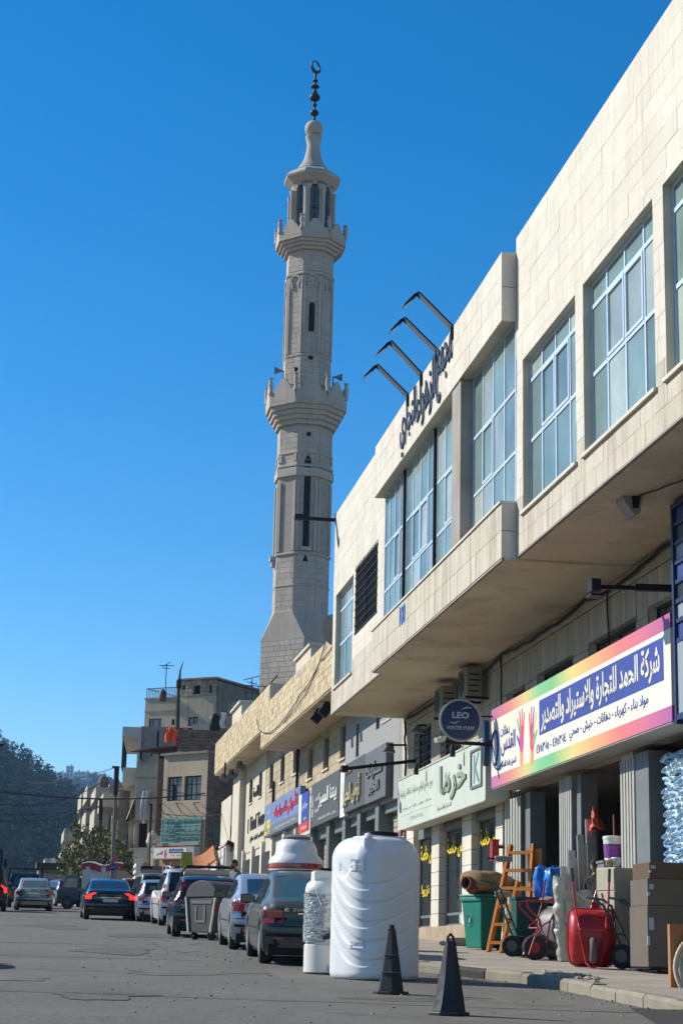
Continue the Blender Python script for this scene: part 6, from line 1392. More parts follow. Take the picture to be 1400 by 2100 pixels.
def wheel(parent, x, y, r, w, side, rimr=.62):
    p = obj('wheel', MB().lathe([(r*.5, -w/2), (r*.93, -w/2), (r, -w*.35), (r, w*.35), (r*.93, w/2), (r*.5, w/2)], 22, (x, y, r), axis='x'), TYRE, parent, smooth=45)
    q = MB(); xo = x+side*w*.5
    q.lathe([(r*rimr, -.01), (r*rimr, .012)], 20, (xo, y, r), axis='x'); rim = obj('rim', q, RIM, p)
    return p
def car(label, cat, loc, yaw, L, W, H, kind, paint, lamps='low', plate=None, belt=.635, rw=.31, roofw=.75, lit=False, sidew=True, badge=None, name='parked_car', rail=False, group='cars along the street', bumper=None, rearglass=None, lampm=None):
    z = road_z(loc[1]); t = thing(name, label, cat, (loc[0], loc[1], z), rz=R_(yaw), rx=math.atan(GR), group=group)
    sh = Shape(L, W, H, kind, belt, rw=rw, roofw=roofw); ys = []
    y = 0
    while y < L: ys.append(y); y += .05 if min(abs(y-w) for w in sh.wy) < rw+.1 else .11
    ys.append(L); mb = MB(); rings = []
    for y in ys:
        P = sh.sec(y); rings.append([sh.D((x, y, z)) for x, z in P]+[sh.D((-x, y, z)) for x, z in reversed(P[:-1])])
    mb.loft(rings, closed=False, caps=False)
    for y in (0, L):     # ends as strips
        P = sh.sec(y); n = 20; b = len(mb.V)
        for x, z in P:
            for k in range(n+1): mb.V.append(sh.D((x*(2*k/n-1), y, z)))
        for i in range(len(P)-1):
            for k in range(n): q = b+i*(n+1)+k; mb.F.append((q, q+1, q+n+2, q+n+1))
    body = obj('body', mb, paint, t, smooth=50, fix=True)
    obj('underbody', MB().box(-W*.45, W*.45, .12, L-.1, sh.clr, sh.zs(L*.5)+.12).box(-W*.40, W*.40, .1, L-.3, .3, H*.5), DARK, t)
    pr = sh.prof; zt = sh.zt
    # rear glass: from deck to roof
    ya = next(y for y, v in pr if v > belt+.045)*L; yb = next(y for y, v in pr if v > .94)*L
    if kind in ('hatch', 'suv', 'van'): ya = next(y for y, v in pr if v*H > sh.belt+.01)*L; ya -= .0
    def rg(u, v):
        y = ya+(yb-ya)*v; P = sh.sec(y); wr = P[-5][0]; x = (2*u-1)*wr*.90
        q = abs(x)/wr; return (x, y-.006, zt(y)+.006-.02*q*q*q)
    rgm = rearglass or GLASSD
    SEAL = M('window_seal', (.008,.008,.009), .6, var=0)
    if kind in ('sedan', 'fast'):
        obj('window_seal', grid_patch(sh, rg, 14, 10), SEAL, t)
        def rg2(u, v): q = rg(.06+.88*u, .07+.86*v); return (q[0], q[1]-.008, q[2]+.006)
        obj('rear_window', grid_patch(sh, rg2, 14, 10), rgm, t)
    else:
        zlo = sh.belt+.02
        def rgv(u, v):
            # follow the sloping tail: find y for height z
            z = zlo+(H*.93-zlo)*v; lo, hi = 0, .3*L
            for _ in range(24):
                mid = (lo+hi)/2
                if zt(mid) < z: lo = mid
                else: hi = mid
            y = hi; wr = sh.sec(y)[-5][0]; return ((2*u-1)*wr*.90, y-.012, z+.004)
        obj('window_seal', grid_patch(sh, rgv, 14, 10), SEAL, t)
        def rgv2(u, v): q = rgv(.05+.90*u, .08+.84*v); return (q[0], q[1]-.008, q[2]+.003)
        obj('rear_window', grid_patch(sh, rgv2, 14, 10), rgm, t)
    def ws(u, v):
        y0 = next(y for y, vv in reversed(pr) if vv > belt+.04)*L; y1 = next(y for y, vv in reversed(pr) if vv > .955)*L
        y = y0+(y1-y0)*v; wr = sh.sec(y)[-5][0]; return ((2*u-1)*wr*.9, y+.006, zt(y)+.008)
    obj('windscreen', grid_patch(sh, ws, 8, 6), GLASSD, t)
    if sidew:
        yend = next(y for y, vv in reversed(pr) if vv > belt+.06)*L-.15
        y0s = yb*.75 if kind in ('sedan', 'fast') else yb+.1
        cuts = [y0s, y0s+(yend-y0s)*.10, y0s+(yend-y0s)*.50, yend] if kind in ('sedan', 'fast') else [y0s, y0s+(yend-y0s)*.25, y0s+(yend-y0s)*.60, yend]
        for a, b in zip(cuts, cuts[1:]):
            def sg(u, v, a=a, b=b):
                y = a+.03+(b-a-.06)*u; zl = sh.belt+.015; zh = max(zl+.01, zt(y)-.085*H/1.4-.02); z = zl+(zh-zl)*v; return (sh.hw(y, z)+.006, y, z)
            obj('side_window', grid_patch(sh, sg, 8, 5), GLASSD, t); 
            def sgm(u, v, a=a, b=b): p = sg(u, v); return (-p[0], p[1], p[2])
            obj('side_window', grid_patch(sh, sgm, 8, 5), GLASSD, t)
        # shut lines and handles
        for yy in (cuts[1], cuts[2], cuts[3]-.1):
            for s in (1, -1): obj('door_seam', grid_patch(sh, lambda u, v, yy=yy, s=s: (s*(sh.hw(yy+.012*u, .30+(sh.belt-.30)*v)+.0025), yy+.012*u, .30+(sh.belt-.30)*v), 1, 6), DARK, t)
        for yy in (cuts[1]+.12, cuts[2]+.12):
            for s in (1, -1): z = sh.belt-.10; x = s*(sh.hw(yy, z)+.02); obj('door_handle', MB().box(x-.02, x+.02, yy-.09, yy+.09, z-.014, z+.014), CHROME, t)
    # lamps
    lm = lampm or (REDLIT if lit else REDL)
    zl = {'low': (.44, .58), 'mid': (.50, .66), 'tall': (.58, .90), 'post': (.42, .72)}[lamps]
    for s in (1, -1):
        def lr(u, v, s=s):
            z = (zl[0]+(zl[1]-zl[0])*v)*H; y = 0; 
            lo, hi = 0, .3*L
            if zt(0) < z:
                for _ in range(20):
                    mid = (lo+hi)/2
                    if zt(mid) < z: lo = mid
                    else: hi = mid
                y = hi
            wmax = min(sh.hw(max(y, .02), z), W/2)*.985; wmin = wmax*((.66 if lamps == 'low' else .76) if lamps in ('low', 'mid') else .84)
            return (s*(wmin+(wmax-wmin)*u), y-.022, z)
        lamp = obj('tail_lamp', grid_patch(sh, lr, 10, 8), lm, t)
        def lsd(u, v, s=s):
            z = (zl[0]+(zl[1]-zl[0])*v)*H; y = .02+.22*u*(.4+.6*v)
            if zt(0) < z: y += .09*L*(z/H-zl[0])
            return (s*(sh.hw(max(y, .03), z)+.006), y, z)
        obj('lamp_side', grid_patch(sh, lsd, 4, 4), REDL, lamp)
    bm = bumper or paint
    obj('bumper_strip', grid_patch(sh, lambda u, v: ((2*u-1)*W*.47, -.022, (.30+.035*v)*H), 24, 2), bumper or DARK, t)
    obj('bumper_shade', grid_patch(sh, lambda u, v: ((2*u-1)*W*.40, -.016, (.125+.06*v)*H), 20, 2), DARK, t)
    def rstrip(n, x0, x1, z0, z1, m, off=-.022):
        def f(u, v):
            x = x0+(x1-x0)*u; z = (z0+(z1-z0)*v)*H; y = 0
            if zt(0) < z:
                lo, hi = 0, .3*L
                for _ in range(18):
                    mid = (lo+hi)/2
                    if zt(mid) < z: lo = mid
                    else: hi = mid
                y = hi
            return (x, y+off, z)
        return obj(n, grid_patch(sh, f, 20, 3), m, t)
    seam = M('panel_gap', (.006,.006,.006), .9, var=0)
    rstrip('bumper_seam', -W*.46, W*.46, .405, .414, seam)
    for s in (1, -1): rstrip('boot_seam', s*W*.33-.006, s*W*.33+.006, .415, .60, seam)
    if kind in ('sedan', 'fast'): rstrip('boot_trim', -W*.20, W*.20, .535, .55, CHROME)
    for s in (1, -1): rstrip('reflector', s*W*.36-.07, s*W*.36+.07, .27, .295, REDL)
    for s in (1, -1): obj('side_moulding', grid_patch(sh, lambda u, v, s=s: (s*(sh.hw(sh.wy[0]+.45+(sh.wy[1]-sh.wy[0]-.9)*u, .36*H+.03*v)+.006), sh.wy[0]+.45+(sh.wy[1]-sh.wy[0]-.9)*u, .36*H+.03*v), 10, 1), seam, t)
    zp = .47*H if kind in ('sedan', 'fast') else .36*H
    pl = obj('number_plate', MB().box(-.26, .26, .05-.02, .05+.0, zp-.06, zp+.06), PLATE, t)
    pl.location.y = -.01
    if plate: text(plate, t, M('white_sticker', (.7,.7,.68), .5), (-W*.28, -.006+.05, .50*H), w=.42, h=.085, face='-y')
    if badge: text(badge, t, CHROME, (-W*.22, .052, .585*H), w=.34, h=.05, face='-y')
    for s in (1, -1):
        ym = next(y for y, vv in reversed(pr) if vv > .80)*L-.15; z = sh.belt+.09; x = s*(W/2+.06)
        mm = obj('mirror', MB().loft([[(x-s*.12, ym+.02, z-.05), (x-s*.12, ym+.02, z+.03), (x-s*.12, ym+.08, z+.03), (x-s*.12, ym+.08, z-.05)], [(x, ym, z-.08), (x, ym, z+.08), (x, ym+.12, z+.08), (x, ym+.12, z-.08)], [(x+s*.12, ym+.02, z-.07), (x+s*.12, ym+.02, z+.07), (x+s*.12, ym+.1, z+.06), (x+s*.12, ym+.1, z-.06)]]), BLACKM, t, fix=True)
        obj('mirror_glass', MB().box(x-.10, x+.10, ym-.012, ym-.004, z-.06, z+.06), GPANE, mm)
        for wy in sh.wy: wheel(t, s*(W/2-.11), wy, rw, .20, s)
        if rail: obj('roof_rail', MB().tube([(s*W*.33, .16*L, H+.0), (s*W*.34, .2*L, H+.07), (s*W*.34, .5*L, H+.07), (s*W*.33, .56*L, H)], .02, 6), STEEL, t)
    obj('exhaust', MB().lathe([(.03, -.12), (.03, .2)], 10, (W*.25, .06, .22), axis='y'), RUST, t)
    return t, sh
PG = M('dusty_dark_green_paint', (.055,.068,.062), .40, .0, var=.15, coat=.35, dirt=.6, dcol=(.15,.14,.11)); PS = M('silver_paint', (.36,.38,.42), .32, .55, var=.05, coat=.5); PBK = M('black_car_paint', (.008,.009,.012), .22, .2, var=.1, coat=.8); PBL = M('dark_blue_paint', (.018,.025,.045), .28, .3, var=.1, coat=.7)
PWH = M('white_car_paint', (.56,.57,.57), .35, .1, var=.05, coat=.5); PBG = M('champagne_paint', (.36,.33,.28), .35, .45, var=.06, coat=.5); PDK = M('dark_grey_van_paint', (.14,.145,.15), .4, .2, var=.1, dirt=.3)
car('dusty dark green estate saloon parked beside the white water tanks', 'car', (4.14, 28.0), -2.5, 4.75, 1.80, 1.44, 'sedan', PG, 'low', belt=.625, rw=.315, badge='E 200', rearglass=M('teal_tinted_glass', (.05,.12,.14), .12, var=.2, spec=.6))
car('silver saloon with big red tail lamps parked ahead of the dark green car', 'car', (4.30, 34.7), -1.5, 4.5, 1.76, 1.45, 'fast', PS, 'mid', belt=.65, rw=.31)
car('small black hatchback with tall red lamps and the number 21301', 'car', (3.72, 43.2), -1.0, 3.95, 1.70, 1.44, 'hatch', PBL, 'tall', plate='21301', belt=.62, rw=.30)
pr_, psh = car('white off-road car with a roof rack carrying a yellow green board', 'car', (4.27, 56.6), 1.0, 4.8, 1.84, 1.76, 'suv', PWH, 'post', belt=.60, rw=.37, rail=True)
car('black saloon driving away with its red brake lamps lit', 'car', (2.06, 64.5), 1.2, 4.6, 1.78, 1.42, 'fast', PBK, 'mid', belt=.65, lit=True, name='moving_car', group='cars driving on the street')
car('champagne coloured saloon driving in the left lane', 'car', (-.74, 84), 2.0, 4.4, 1.70, 1.45, 'sedan', PBG, 'mid', belt=.63, name='moving_car', group='cars driving on the street', rearglass=M('greenish_rear_glass', (.10,.14,.11), .15, spec=.6))
car('dark off-road car cut by the left edge with one brake lamp lit', 'car', (-2.75, 79), 2.0, 4.5, 1.82, 1.85, 'suv', PBK, 'post', belt=.60, rw=.37, lit=True, name='moving_car', group='cars driving on the street')
car('grey van with a large black rear window parked past the white off-road car', 'van', (4.02, 68.5), 1.5, 4.9, 1.80, 1.70, 'van', PDK, 'post', belt=.42, rw=.32, name='parked_van', rearglass=M('black_van_glass', (.02,.022,.025), .2, var=.2))
car('silver car almost hidden between the white off-road car and the grey van', 'car', (3.78, 62.6), 1.0, 4.2, 1.70, 1.42, 'hatch', PS, 'mid')
car('white van with a red stripe along its roof edge behind the black saloon', 'van', (3.6, 76), 2, 4.2, 1.66, 1.52, 'van', PWH, 'post', belt=.55, name='parked_van', bumper=MATS['red_vinyl'])
o = bpy.data.objects['parked_van.001'] if 'parked_van.001' in bpy.data.objects else None
if o: obj('roof_stripe', MB().box(-.60, .60, .20, .26, 1.42, 1.50), MATS['red_vinyl'], o)
car('small dark blue car turning at the bend beside the blue truck', 'car', (1.15, 106), 20, 3.9, 1.65, 1.5, 'hatch', PBL, 'tall', name='moving_car', group='cars driving on the street')
# yellow-green board and red markers on the white off-road car's roof
p0 = onY(371, 1777, 58.6); p1 = onY(394.5, 1748, 58.6)
t = thing('roof_board', 'flat square yellow green board standing on the roof of the white off-road car', 'board', (p0.x, 58.6, p0.z), absolute=True); YG = M('yellow_green_panel', (.22,.22,.03), .7, var=.08)
obj('board_panel', MB().box(p0.x, p1.x, 58.55, 58.62, p0.z-.12, p1.z), YG, t); obj('stay', MB().bar((p0.x+.1, 58.6, p0.z-.15), (onY(325, 1789, 58.8).x, 58.8, p0.z-.3), .03), STEEL, t)
for s, lab in ((-1, 'left red marker lamp on the roof of the white off-road car'), (1, 'right red marker lamp on the roof of the white off-road car')):
    M_ = pr_.matrix_world @ Matrix.Translation((s*.58, .62, 1.76)); t = thing('marker_lamp', lab, 'lamp'); t.matrix_world = M_
    obj('lens', MB().lathe([(.05, .06), (.06, .1), (.05, .18), (.02, .2)], 10), REDL, t); obj('base', MB().lathe([(.07, 0), (.06, .06)], 10), WHITEP, t)
# pickup with a roll bar
def pickup(label, loc, yaw, paint, L=5.0, W=1.72, H=1.7, rollbar=True, rack=False, lit=False, name='parked_pickup'):
    z = road_z(loc[1]); t = thing(name, label, 'pickup', (loc[0], loc[1], z), rz=R_(yaw), rx=math.atan(GR))
    w = W/2; mb = MB()
    mb.box(-w, w, .02, .06, .45, .98).box(-w, -w+.06, .06, 2.1, .45, .98).box(w-.06, w, .06, 2.1, .45, .98).box(-w+.06, w-.06, .06, 2.1, .45, .6); obj('cargo_bed', mb, paint, t, bevel=.012)
    prof = [(2.1, .42), (2.1, 1.02), (2.25, H-.12), (2.4, H), (3.3, H-.02), (3.9, 1.08), (L, .95), (L+.02, .42)]
    rings = []
    for x, k in ((-w, .0), (-w*.96, 1), (w*.96, 1), (w, 0)):
        rings.append([(x*(1 if pz < 1.03 else .86), py, pz if pz < 1.03 else 1.02+(pz-1.02)*(1 if k else .92)) for py, pz in prof])
    obj('cab', MB().loft(rings), paint, t, bevel=.02, fix=True)
    obj('rear_window', MB().add([(-w*.68, 2.12, 1.12), (w*.68, 2.12, 1.12), (w*.62, 2.215, H-.18), (-w*.62, 2.215, H-.18)], [(0,1,2,3)]).xf(Matrix.Translation((0, -.012, 0))), MATS['teal_tinted_glass'], t)
    mb = MB()
    for s in (-1, 1): mb.add([(s*(w*.90), 2.35, 1.1), (s*(w*.90), 3.65, 1.1), (s*(w*.865+.005), 3.2, H-.12), (s*(w*.865+.005), 2.42, H-.12)], [(0,1,2,3)])
    obj('side_window', mb, GLASSD, t)
    for s in (1, -1):
        for wy in (.95, 4.1): wheel(t, s*(w-.12), wy, .35, .22, s)
        obj('tail_lamp', MB().box(s*(w-.16), s*(w-.03), .0, .02, .6, .85), REDLIT if lit else REDL, t); x = s*(w+.12); obj('mirror', MB().box(x-.09, x+.09, 3.45, 3.52, 1.05, 1.28), BLACKM, t)
    if rollbar:
        pts = [(-w*.92, 2.0, .98), (-w*.92, 2.0, 1.62), (-w*.80, 2.0, 1.78), (w*.80, 2.0, 1.78), (w*.92, 2.0, 1.62), (w*.92, 2.0, .98)]; obj('roll_bar', MB().tube(pts, .04, 8), BLACKM, t)
    if rack:
        mb = MB()
        for y in (.1, 1.1, 2.0): mb.bar((-w*1.0, y, 1.95), (w*1.0, y, 1.95), .06); 
        for s in (-1, 1):
            mb.bar((s*w, .05, 1.95), (s*w, 2.05, 1.95), .07); mb.bar((s*w, .05, 1.80), (s*w, 2.05, 1.80), .04)
            for y in (.1, 2.0): mb.bar((s*w*.97, y, .98), (s*w*.97, y, 1.95), .06)
        obj('rack', mb, BLACKM, t)
    obj('underbody', MB().box(-w*.7, w*.7, .3, L-.3, .28, .46), DARK, t)
    return t
pickup('beige pickup with a tall black roll bar behind the rubbish container', (4.52, 51.2), 0, M('beige_pickup_paint', (.30,.26,.19), .4, .2, coat=.3, var=.1))
pickup('dark pickup with a black ladder rack ahead of the champagne saloon', (-1.32, 94), 2, PBK, rack=True, rollbar=False, L=4.8, W=1.7, H=1.72, name='moving_pickup')
# box lorry far ahead
t = thing('box_lorry', 'grey box lorry with a dark rear opening far ahead in the left lane', 'lorry', (-.1, 138, road_z(138)), rz=R_(2), rx=math.atan(GR)); 
obj('cargo_box', MB().box(-.95, .95, 0, 4, .75, 2.05).box(-.95, -.8, 0, 4, 2.05, 2.35).box(.8, .95, 0, 4, 2.05, 2.35).box(-.8, .8, .3, 4, 2.05, 2.35), M('grey_lorry_box', (.22,.21,.20), .7, var=.1), t); obj('rear_opening', MB().box(-.78, .78, -.02, .0, 1.0, 1.62), DARK, t); obj('roof_cover', MB().box(-1.1, 1.05, -.05, 4.1, 2.36, 2.85), M('dark_tarp', (.035,.035,.03), .9), t); obj('cab', MB().box(-.9, .9, 4.1, 5.6, .5, 2.2), GREYP, t, bevel=.05)
for s in (1, -1):
    for y in (.9, 4.8): wheel(t, s*.75, y, .4, .25, s)
obj('underbody', MB().box(-.6, .6, .1, 5.4, .4, .75), DARK, t)
# small blue lorry side-on with a white covered bed and red valance
a0 = onY(168.5, 1800, 94); 
t = thing('covered_lorry', 'small blue lorry standing side on, its bed covered by white sheeting with a red border', 'lorry', (a0.x, 94, road_z(94)))
t.matrix_world = Matrix.Translation((a0.x, 94, road_z(94))) @ Matrix.Rotation(R_(-8), 4, 'Z')
WT = M('white_sheeting', (.52,.52,.50), .7, var=.12, ns=2); bw = 1.95; zc = 1.0
mb = MB(); mb.grid(lambda u, v: (bw*u, .05*math.sin(u*17+v*2)+.03*math.sin(u*31), zc+(1.15)*v), 24, 6); mb.box(0, bw, .1, 1.5, zc, zc+1.12); obj('sheet_cover', mb, WT, t, smooth=70)
mb = MB(); mb.grid(lambda u, v: (-.03+(bw+.1)*u, -.06+.06*math.sin(u*14), 2.0+.08*math.sin(u*9)-.06*abs(math.sin(u*20))*(1-v)+.30*v), 30, 3); obj('red_valance', mb, M('maroon_cloth', (.30,.035,.06), .8, var=.25, ns=4), t, smooth=70)
mb = MB(); mb.grid(lambda u, v: (-.03+(bw+.1)*u, -.07+.06*math.sin(u*14)+1.5*v*v, 2.30+.08*math.sin(u*9)+.10*v), 24, 6); obj('roof_sheet', mb, WT, t, smooth=70)
obj('cargo_bed', MB().box(-.05, bw+.05, -.02, 1.55, .55, .98), M('blue_lorry_paint', (.012,.032,.055), .4, coat=.3), t)
cabp = [(-.1, .45), (-1.18, .45), (-1.22, .95), (-1.02, 1.12), (-.82, 1.66), (-.1, 1.70)]
obj('cab', MB().prism(cabp, 0, 1.5, 'y'), MATS['blue_lorry_paint'], t, bevel=.03, fix=True); obj('side_window', MB().prism([(-.22, 1.1), (-.92, 1.1), (-.76, 1.56), (-.22, 1.58)], -.012, -.004, 'y'), GPANE, t)
wl = obj('wheel', MB().lathe([(.16, -.1), (.31, -.1), (.33, -.06), (.33, .06), (.31, .1), (.16, .1)], 20, (-.66, .0, .33), axis='y'), TYRE, t, smooth=45); obj('rim', MB().lathe([(.13, -.115), (.13, -.1)], 16, (-.66, 0, .33), axis='y'), M('dull_hub', (.08,.07,.065), .7), wl); wl = obj('wheel', MB().lathe([(.16, -.1), (.31, -.1), (.33, -.06), (.33, .06), (.31, .1), (.16, .1)], 20, (1.5, .05, .33), axis='y'), TYRE, t, smooth=45)
obj('head_lamp', MB().box(-1.235, -1.20, .1, .4, .72, .88), AMBER, t); obj('underbody', MB().box(-.9, bw, .2, 1.3, .3, .55), DARK, t)
# beige covered stall and slatted lorry bed farther right
st = thing('covered_stall', 'beige canvas covered lorry bed behind the white sheeted one', 'stall', absolute=True); a = onY(238, 1783, 93); b_ = onY(271, 1809, 93); st.matrix_world = Matrix.Translation((a.x, 93, road_z(93))); INV[st.name] = Matrix.Translation((-a.x, -93, -road_z(93)))
CV = M('beige_canvas', (.33,.28,.18), .9, var=.15, ns=2); mb = MB(); mb.loft([[(a.x, y, b_.z), (a.x, y, a.z-.1), (a.x+.15, y, a.z), (b_.x-.35, y, a.z), (b_.x, y, b_.z+.25), (b_.x-.02, y, b_.z)] for y in (93, 95)]); obj('canvas', mb, CV, st); obj('red_edge', MB().box(a.x+.1, b_.x-.3, 92.9, 93, a.z-.02, a.z+.06), MATS['maroon_cloth'], st); obj('post', MB().bar((a.x+.05, 93.1, road_z(93)), (a.x+.05, 93.1, b_.z), .07).bar((b_.x-.1, 93.1, road_z(93)), (b_.x-.1, 93.1, b_.z), .07), BLACKM, st); obj('counter', MB().box(a.x, b_.x, 93.5, 95, road_z(93), road_z(93)+.9), M('dim_counter', (.1,.085,.07), .9), st)
sl_ = thing('slatted_lorry', 'lorry bed with white slats and a dark red trimmed top behind the grey van', 'lorry', absolute=True); a = onY(279, 1776, 82); b_ = onY(332, 1800, 82); sl_.matrix_world = Matrix.Translation((a.x, 82, road_z(82))); INV[sl_.name] = Matrix.Translation((-a.x, -82, -road_z(82)))
mb = MB(); 
for k in range(5): z = b_.z-.6+k*.27; mb.box(a.x, a.x+.05, 82, 84.5, z, z+.14)
obj('slat', mb, WHITEP, sl_); obj('post', MB().box(a.x-.01, a.x+.06, 81.95, 82.0, b_.z-1, a.z).box(a.x+.14, a.x+.2, 81.95, 82, b_.z-1, a.z), WHITEP, sl_); obj('rear_board', MB().box(a.x+.25, b_.x, 82, 82.1, b_.z-.8, a.z-.12), M('grey_board', (.24,.23,.21), .8), sl_); obj('top_trim', MB().box(a.x+.25, b_.x, 81.96, 84.5, a.z-.12, a.z+.02), DARK, sl_); obj('red_trim', MB().box(a.x+.75, b_.x, 81.94, 81.955, a.z-.1, a.z), M('dull_red_print', (.3,.08,.06), .7), sl_); obj('bed', MB().box(a.x, b_.x, 82.15, 85, road_z(82)+.7, b_.z-.8), BLACKM, sl_)
for y in (82.8, 84.6): wheel(sl_, (a.x+b_.x)/2-a.x, y-82, .38, .22, -1).matrix_parent_inverse = Matrix.Identity(4)
# rubbish container
z = road_z(41.6); t = thing('rubbish_container', 'battered grey steel rubbish container with a curved lid standing in the parking row', 'rubbish container', (3.38, 41.6, z), rz=R_(-50)); t.scale = (.92, .92, .96); DG = M('battered_grey_steel', (.075,.075,.076), .6, .1, var=.25, ns=4, dirt=.5, streak=.4)
P = [(-.40, .18), (.36, .18), (.52, .95), (.50, 1.12), (.36, 1.29), (.12, 1.38), (-.12, 1.38), (-.36, 1.27), (-.55, 1.02), (-.52, .9)]
obj('body', MB().prism([(-.40, .18), (.36, .18), (.50, .98), (-.53, .98)], 0, 1.15, 'y'), DG, t, bevel=.015)
obj('lid', MB().prism([(-.55, .99)]+[(.53*math.cos(R_(a)), 1.0+.38*math.sin(R_(a))**.9) for a in range(0, 180, 12)], -.02, 1.17, 'y'), DG, t, bevel=.012)
PE = M('pale_worn_edge', (.5,.47,.40), .6, .2); obj('edge_frame', MB().bar((.50, -.01, .98), (.36, -.01, .18), .05), PE, t); obj('edge_frame', MB().bar((-.53, -.01, 1.0), (-.40, -.01, .18), .05), PE, t)
obj('embossing', MB().box(-.2, .16, -.012, -.002, .40, .46).box(-.2, -.14, -.012, -.002, .46, .8).box(.1, .16, -.012, -.002, .46, .8).box(-.35, .38, -.014, -.002, .84, .92), M('dark_steel_relief', (.17,.165,.16), .6, .3), t)
mb = MB()
for s in (-.3, .27): mb.tube([(s, .1, .2), (s-.02, .02, .12), (s+.05, .0, .02), (s+.12, .1, .02)], .025, 6)
obj('leg', mb, BLACKM, t)
for x in (-.32, .3):
    for y in (.15, 1.0): obj('caster', MB().lathe([(.085, -.03), (.085, .03)], 12, (x, y, .085), axis='x'), RUBBER, t)
st_ = MB(); 
for k in range(3): st_.add([(.515-.0*k, .55, .6+k*.1), (.515, .63, .6+k*.1), (.515, .63, .65+k*.1), (.515, .55, .65+k*.1)], [(0,1,2,3)])
obj('red_sticker', MB().prism([(.47, .66), (.53, .72), (.53, .92), (.47, .86)], 1.0, 1.01, 'y').xf(Matrix.Translation((0, -1.02, 0))), MATS['red_vinyl'], t)
car('dark blue saloon in the left lane just outside the view, its shadow on the road', 'car', (-2.95, 24.6), 1, 4.4, 1.70, 1.45, 'sedan', PBL, 'mid', name='moving_car', group='cars driving on the street')
# ---------------------------------------------------------------- water tanks and cones
z = road_z(24.0)
BT = thing('water_tank', 'tallest white plastic water tank with wavy ribs on the road edge', 'tank', (4.30, 24.2, z), rz=R_(22))
hw, hd, h = .53, .54, 1.86
AC = -2.36   # local angle of the corner that carries the mould seam
def sqr(a, n=3.0): c, s = math.cos(a), math.sin(a); q = (abs(c)**n+abs(s)**n)**(-1/n); return c*q, s*q
def sst(x, a, b): t = max(0, min(1, (x-a)/(b-a))); return t*t*(3-2*t)
def tk(u, v, out=0):
    a = 2*math.pi*u-math.pi; z = h*v; ins = -out
    if v < .05: ins += .07*(1-math.sqrt(max(0, 1-((.05-v)/.05)**2)))
    if v > .84: q = (v-.84)/.16; ins += .26*(1-math.sqrt(max(0, 1-q*q)))
    cx, cy = sqr(a)
    d = (a-AC+math.pi) % (2*math.pi)-math.pi
    # sunken bands sweeping up from the seam corner
    for r in range(5):
        lift = .30*d*d if d < 0 else .20*d**1.25
        zr = .17+.245*r+lift; amp = .017 if d < .25 else .017*max(.25, 1-(d-.25)*.75)
        top = .115*max(0, 1-abs(d+.55)/1.1)+.012
        if zr < 1.42: ins += amp*sst(z, zr-.014, zr+.004)*(1-sst(z, zr+top, zr+top+.03))
    # petal shaped hollows below the shoulder in the middle of each side
    t = ((a-math.pi/4) % (math.pi/2)-math.pi/4)/(math.pi/4); vb = .70+.22*abs(t)**1.6
    if v > vb-.02 and abs(t) < .8: ins += .014*sst(v, vb-.012, vb+.012)*(1-sst(abs(t), .55, .8))*(1-sst(v, .90, .98))
    return (cx*(hw-ins), cy*(hd-ins), z)
mb = MB(); mb.grid(tk, 150, 230); mb.poly([tk(k/150, 1) for k in range(150)])
tb = obj('tank_body', mb, WHITEPL, BT, smooth=60, fix=True)
obj('top_plate', MB().box(-.22, .30, -.25, .25, h-.01, h+.02), WHITEPL, BT, bevel=.01)
lid = obj('lid', MB().lathe([(.24, h+.02), (.25, h+.045), (.25, h+.075), (.2, h+.085)], 28, (.06, 0, 0)), BLACKM, BT); obj('lid_clasp', MB().box(.22, .26, -.27, -.25, h+.03, h+.11), MATS['red_vinyl'], lid)
EMB = M('embossed_white', (.50,.53,.55), .4)
for k in range(1):
    a = AC+k*math.pi/2; q = sqr(a); obj('lifting_eye', MB().tube([(q[0]*.47, q[1]*.47, h-.20), (q[0]*.47, q[1]*.47, h-.07), (q[0]*.40, q[1]*.40, h-.01)], [.05, .075, .06], 14), WHITEPL, BT, smooth=60)
obj('shoulder_ridge', MB().loft([[(-.16, -.47, h-.20), (.22, -.47, h-.20), (.22, -.3, h-.20), (-.16, -.3, h-.20)], [(-.12, -.36, h-.01), (.18, -.36, h-.01), (.18, -.2, h-.01), (-.12, -.2, h-.01)]]), WHITEPL, BT, bevel=.02)
obj('mould_seam', MB().grid(lambda u, v: tk((AC+math.pi)/(2*math.pi)+(u-.5)*.0014, .03+.90*v, .003), 1, 150), WHITEPL, BT)
def panel(z0, z1, l1, l2, hh):
    v0, v1 = z0/h, z1/h; ua = (AC+math.pi-.42)/(2*math.pi); ub = (AC+math.pi-.02)/(2*math.pi)
    pn = obj('moulded_panel', MB().grid(lambda u, v: tk(ua+(ub-ua)*u, v0+(v1-v0)*v, .012), 8, 4), WHITEPL, BT, smooth=60); m = tk((ua+ub)/2, (v0+v1)/2, .014)
    ang = math.atan2(m[1], m[0])+math.pi/2
    for i, tx in enumerate([l1, l2]):
        if tx: o = text(tx, pn, EMB, (0, 0, (z1-z0)*(.22-.45*i) if l2 else 0), w=.15, h=hh, face='-y', ext=.006, bold=.01); o.matrix_basis = Matrix.Translation(m) @ Matrix.Rotation(ang, 4, 'Z')
panel(1.40, 1.57, 'PRO', 'CO', .05); panel(.40, .50, '200', None, .065)
z = road_z(25.6)
ST = thing('water_tank', 'small slim white tank wrapped in clear film beside the tallest tank', 'tank', (3.79, 25.4, z)); r = .27
obj('tank_body', MB().lathe([(.24, 0), (r, .02), (r, .38), (r-.02, .40), (r-.02, 1.05), (r, 1.08), (r, 1.15), (r-.02, 1.22), (.16, 1.30), (.15, 1.31)], 36), M('cream_white_plastic', (.66,.66,.60), .4, var=.05), ST, smooth=40)
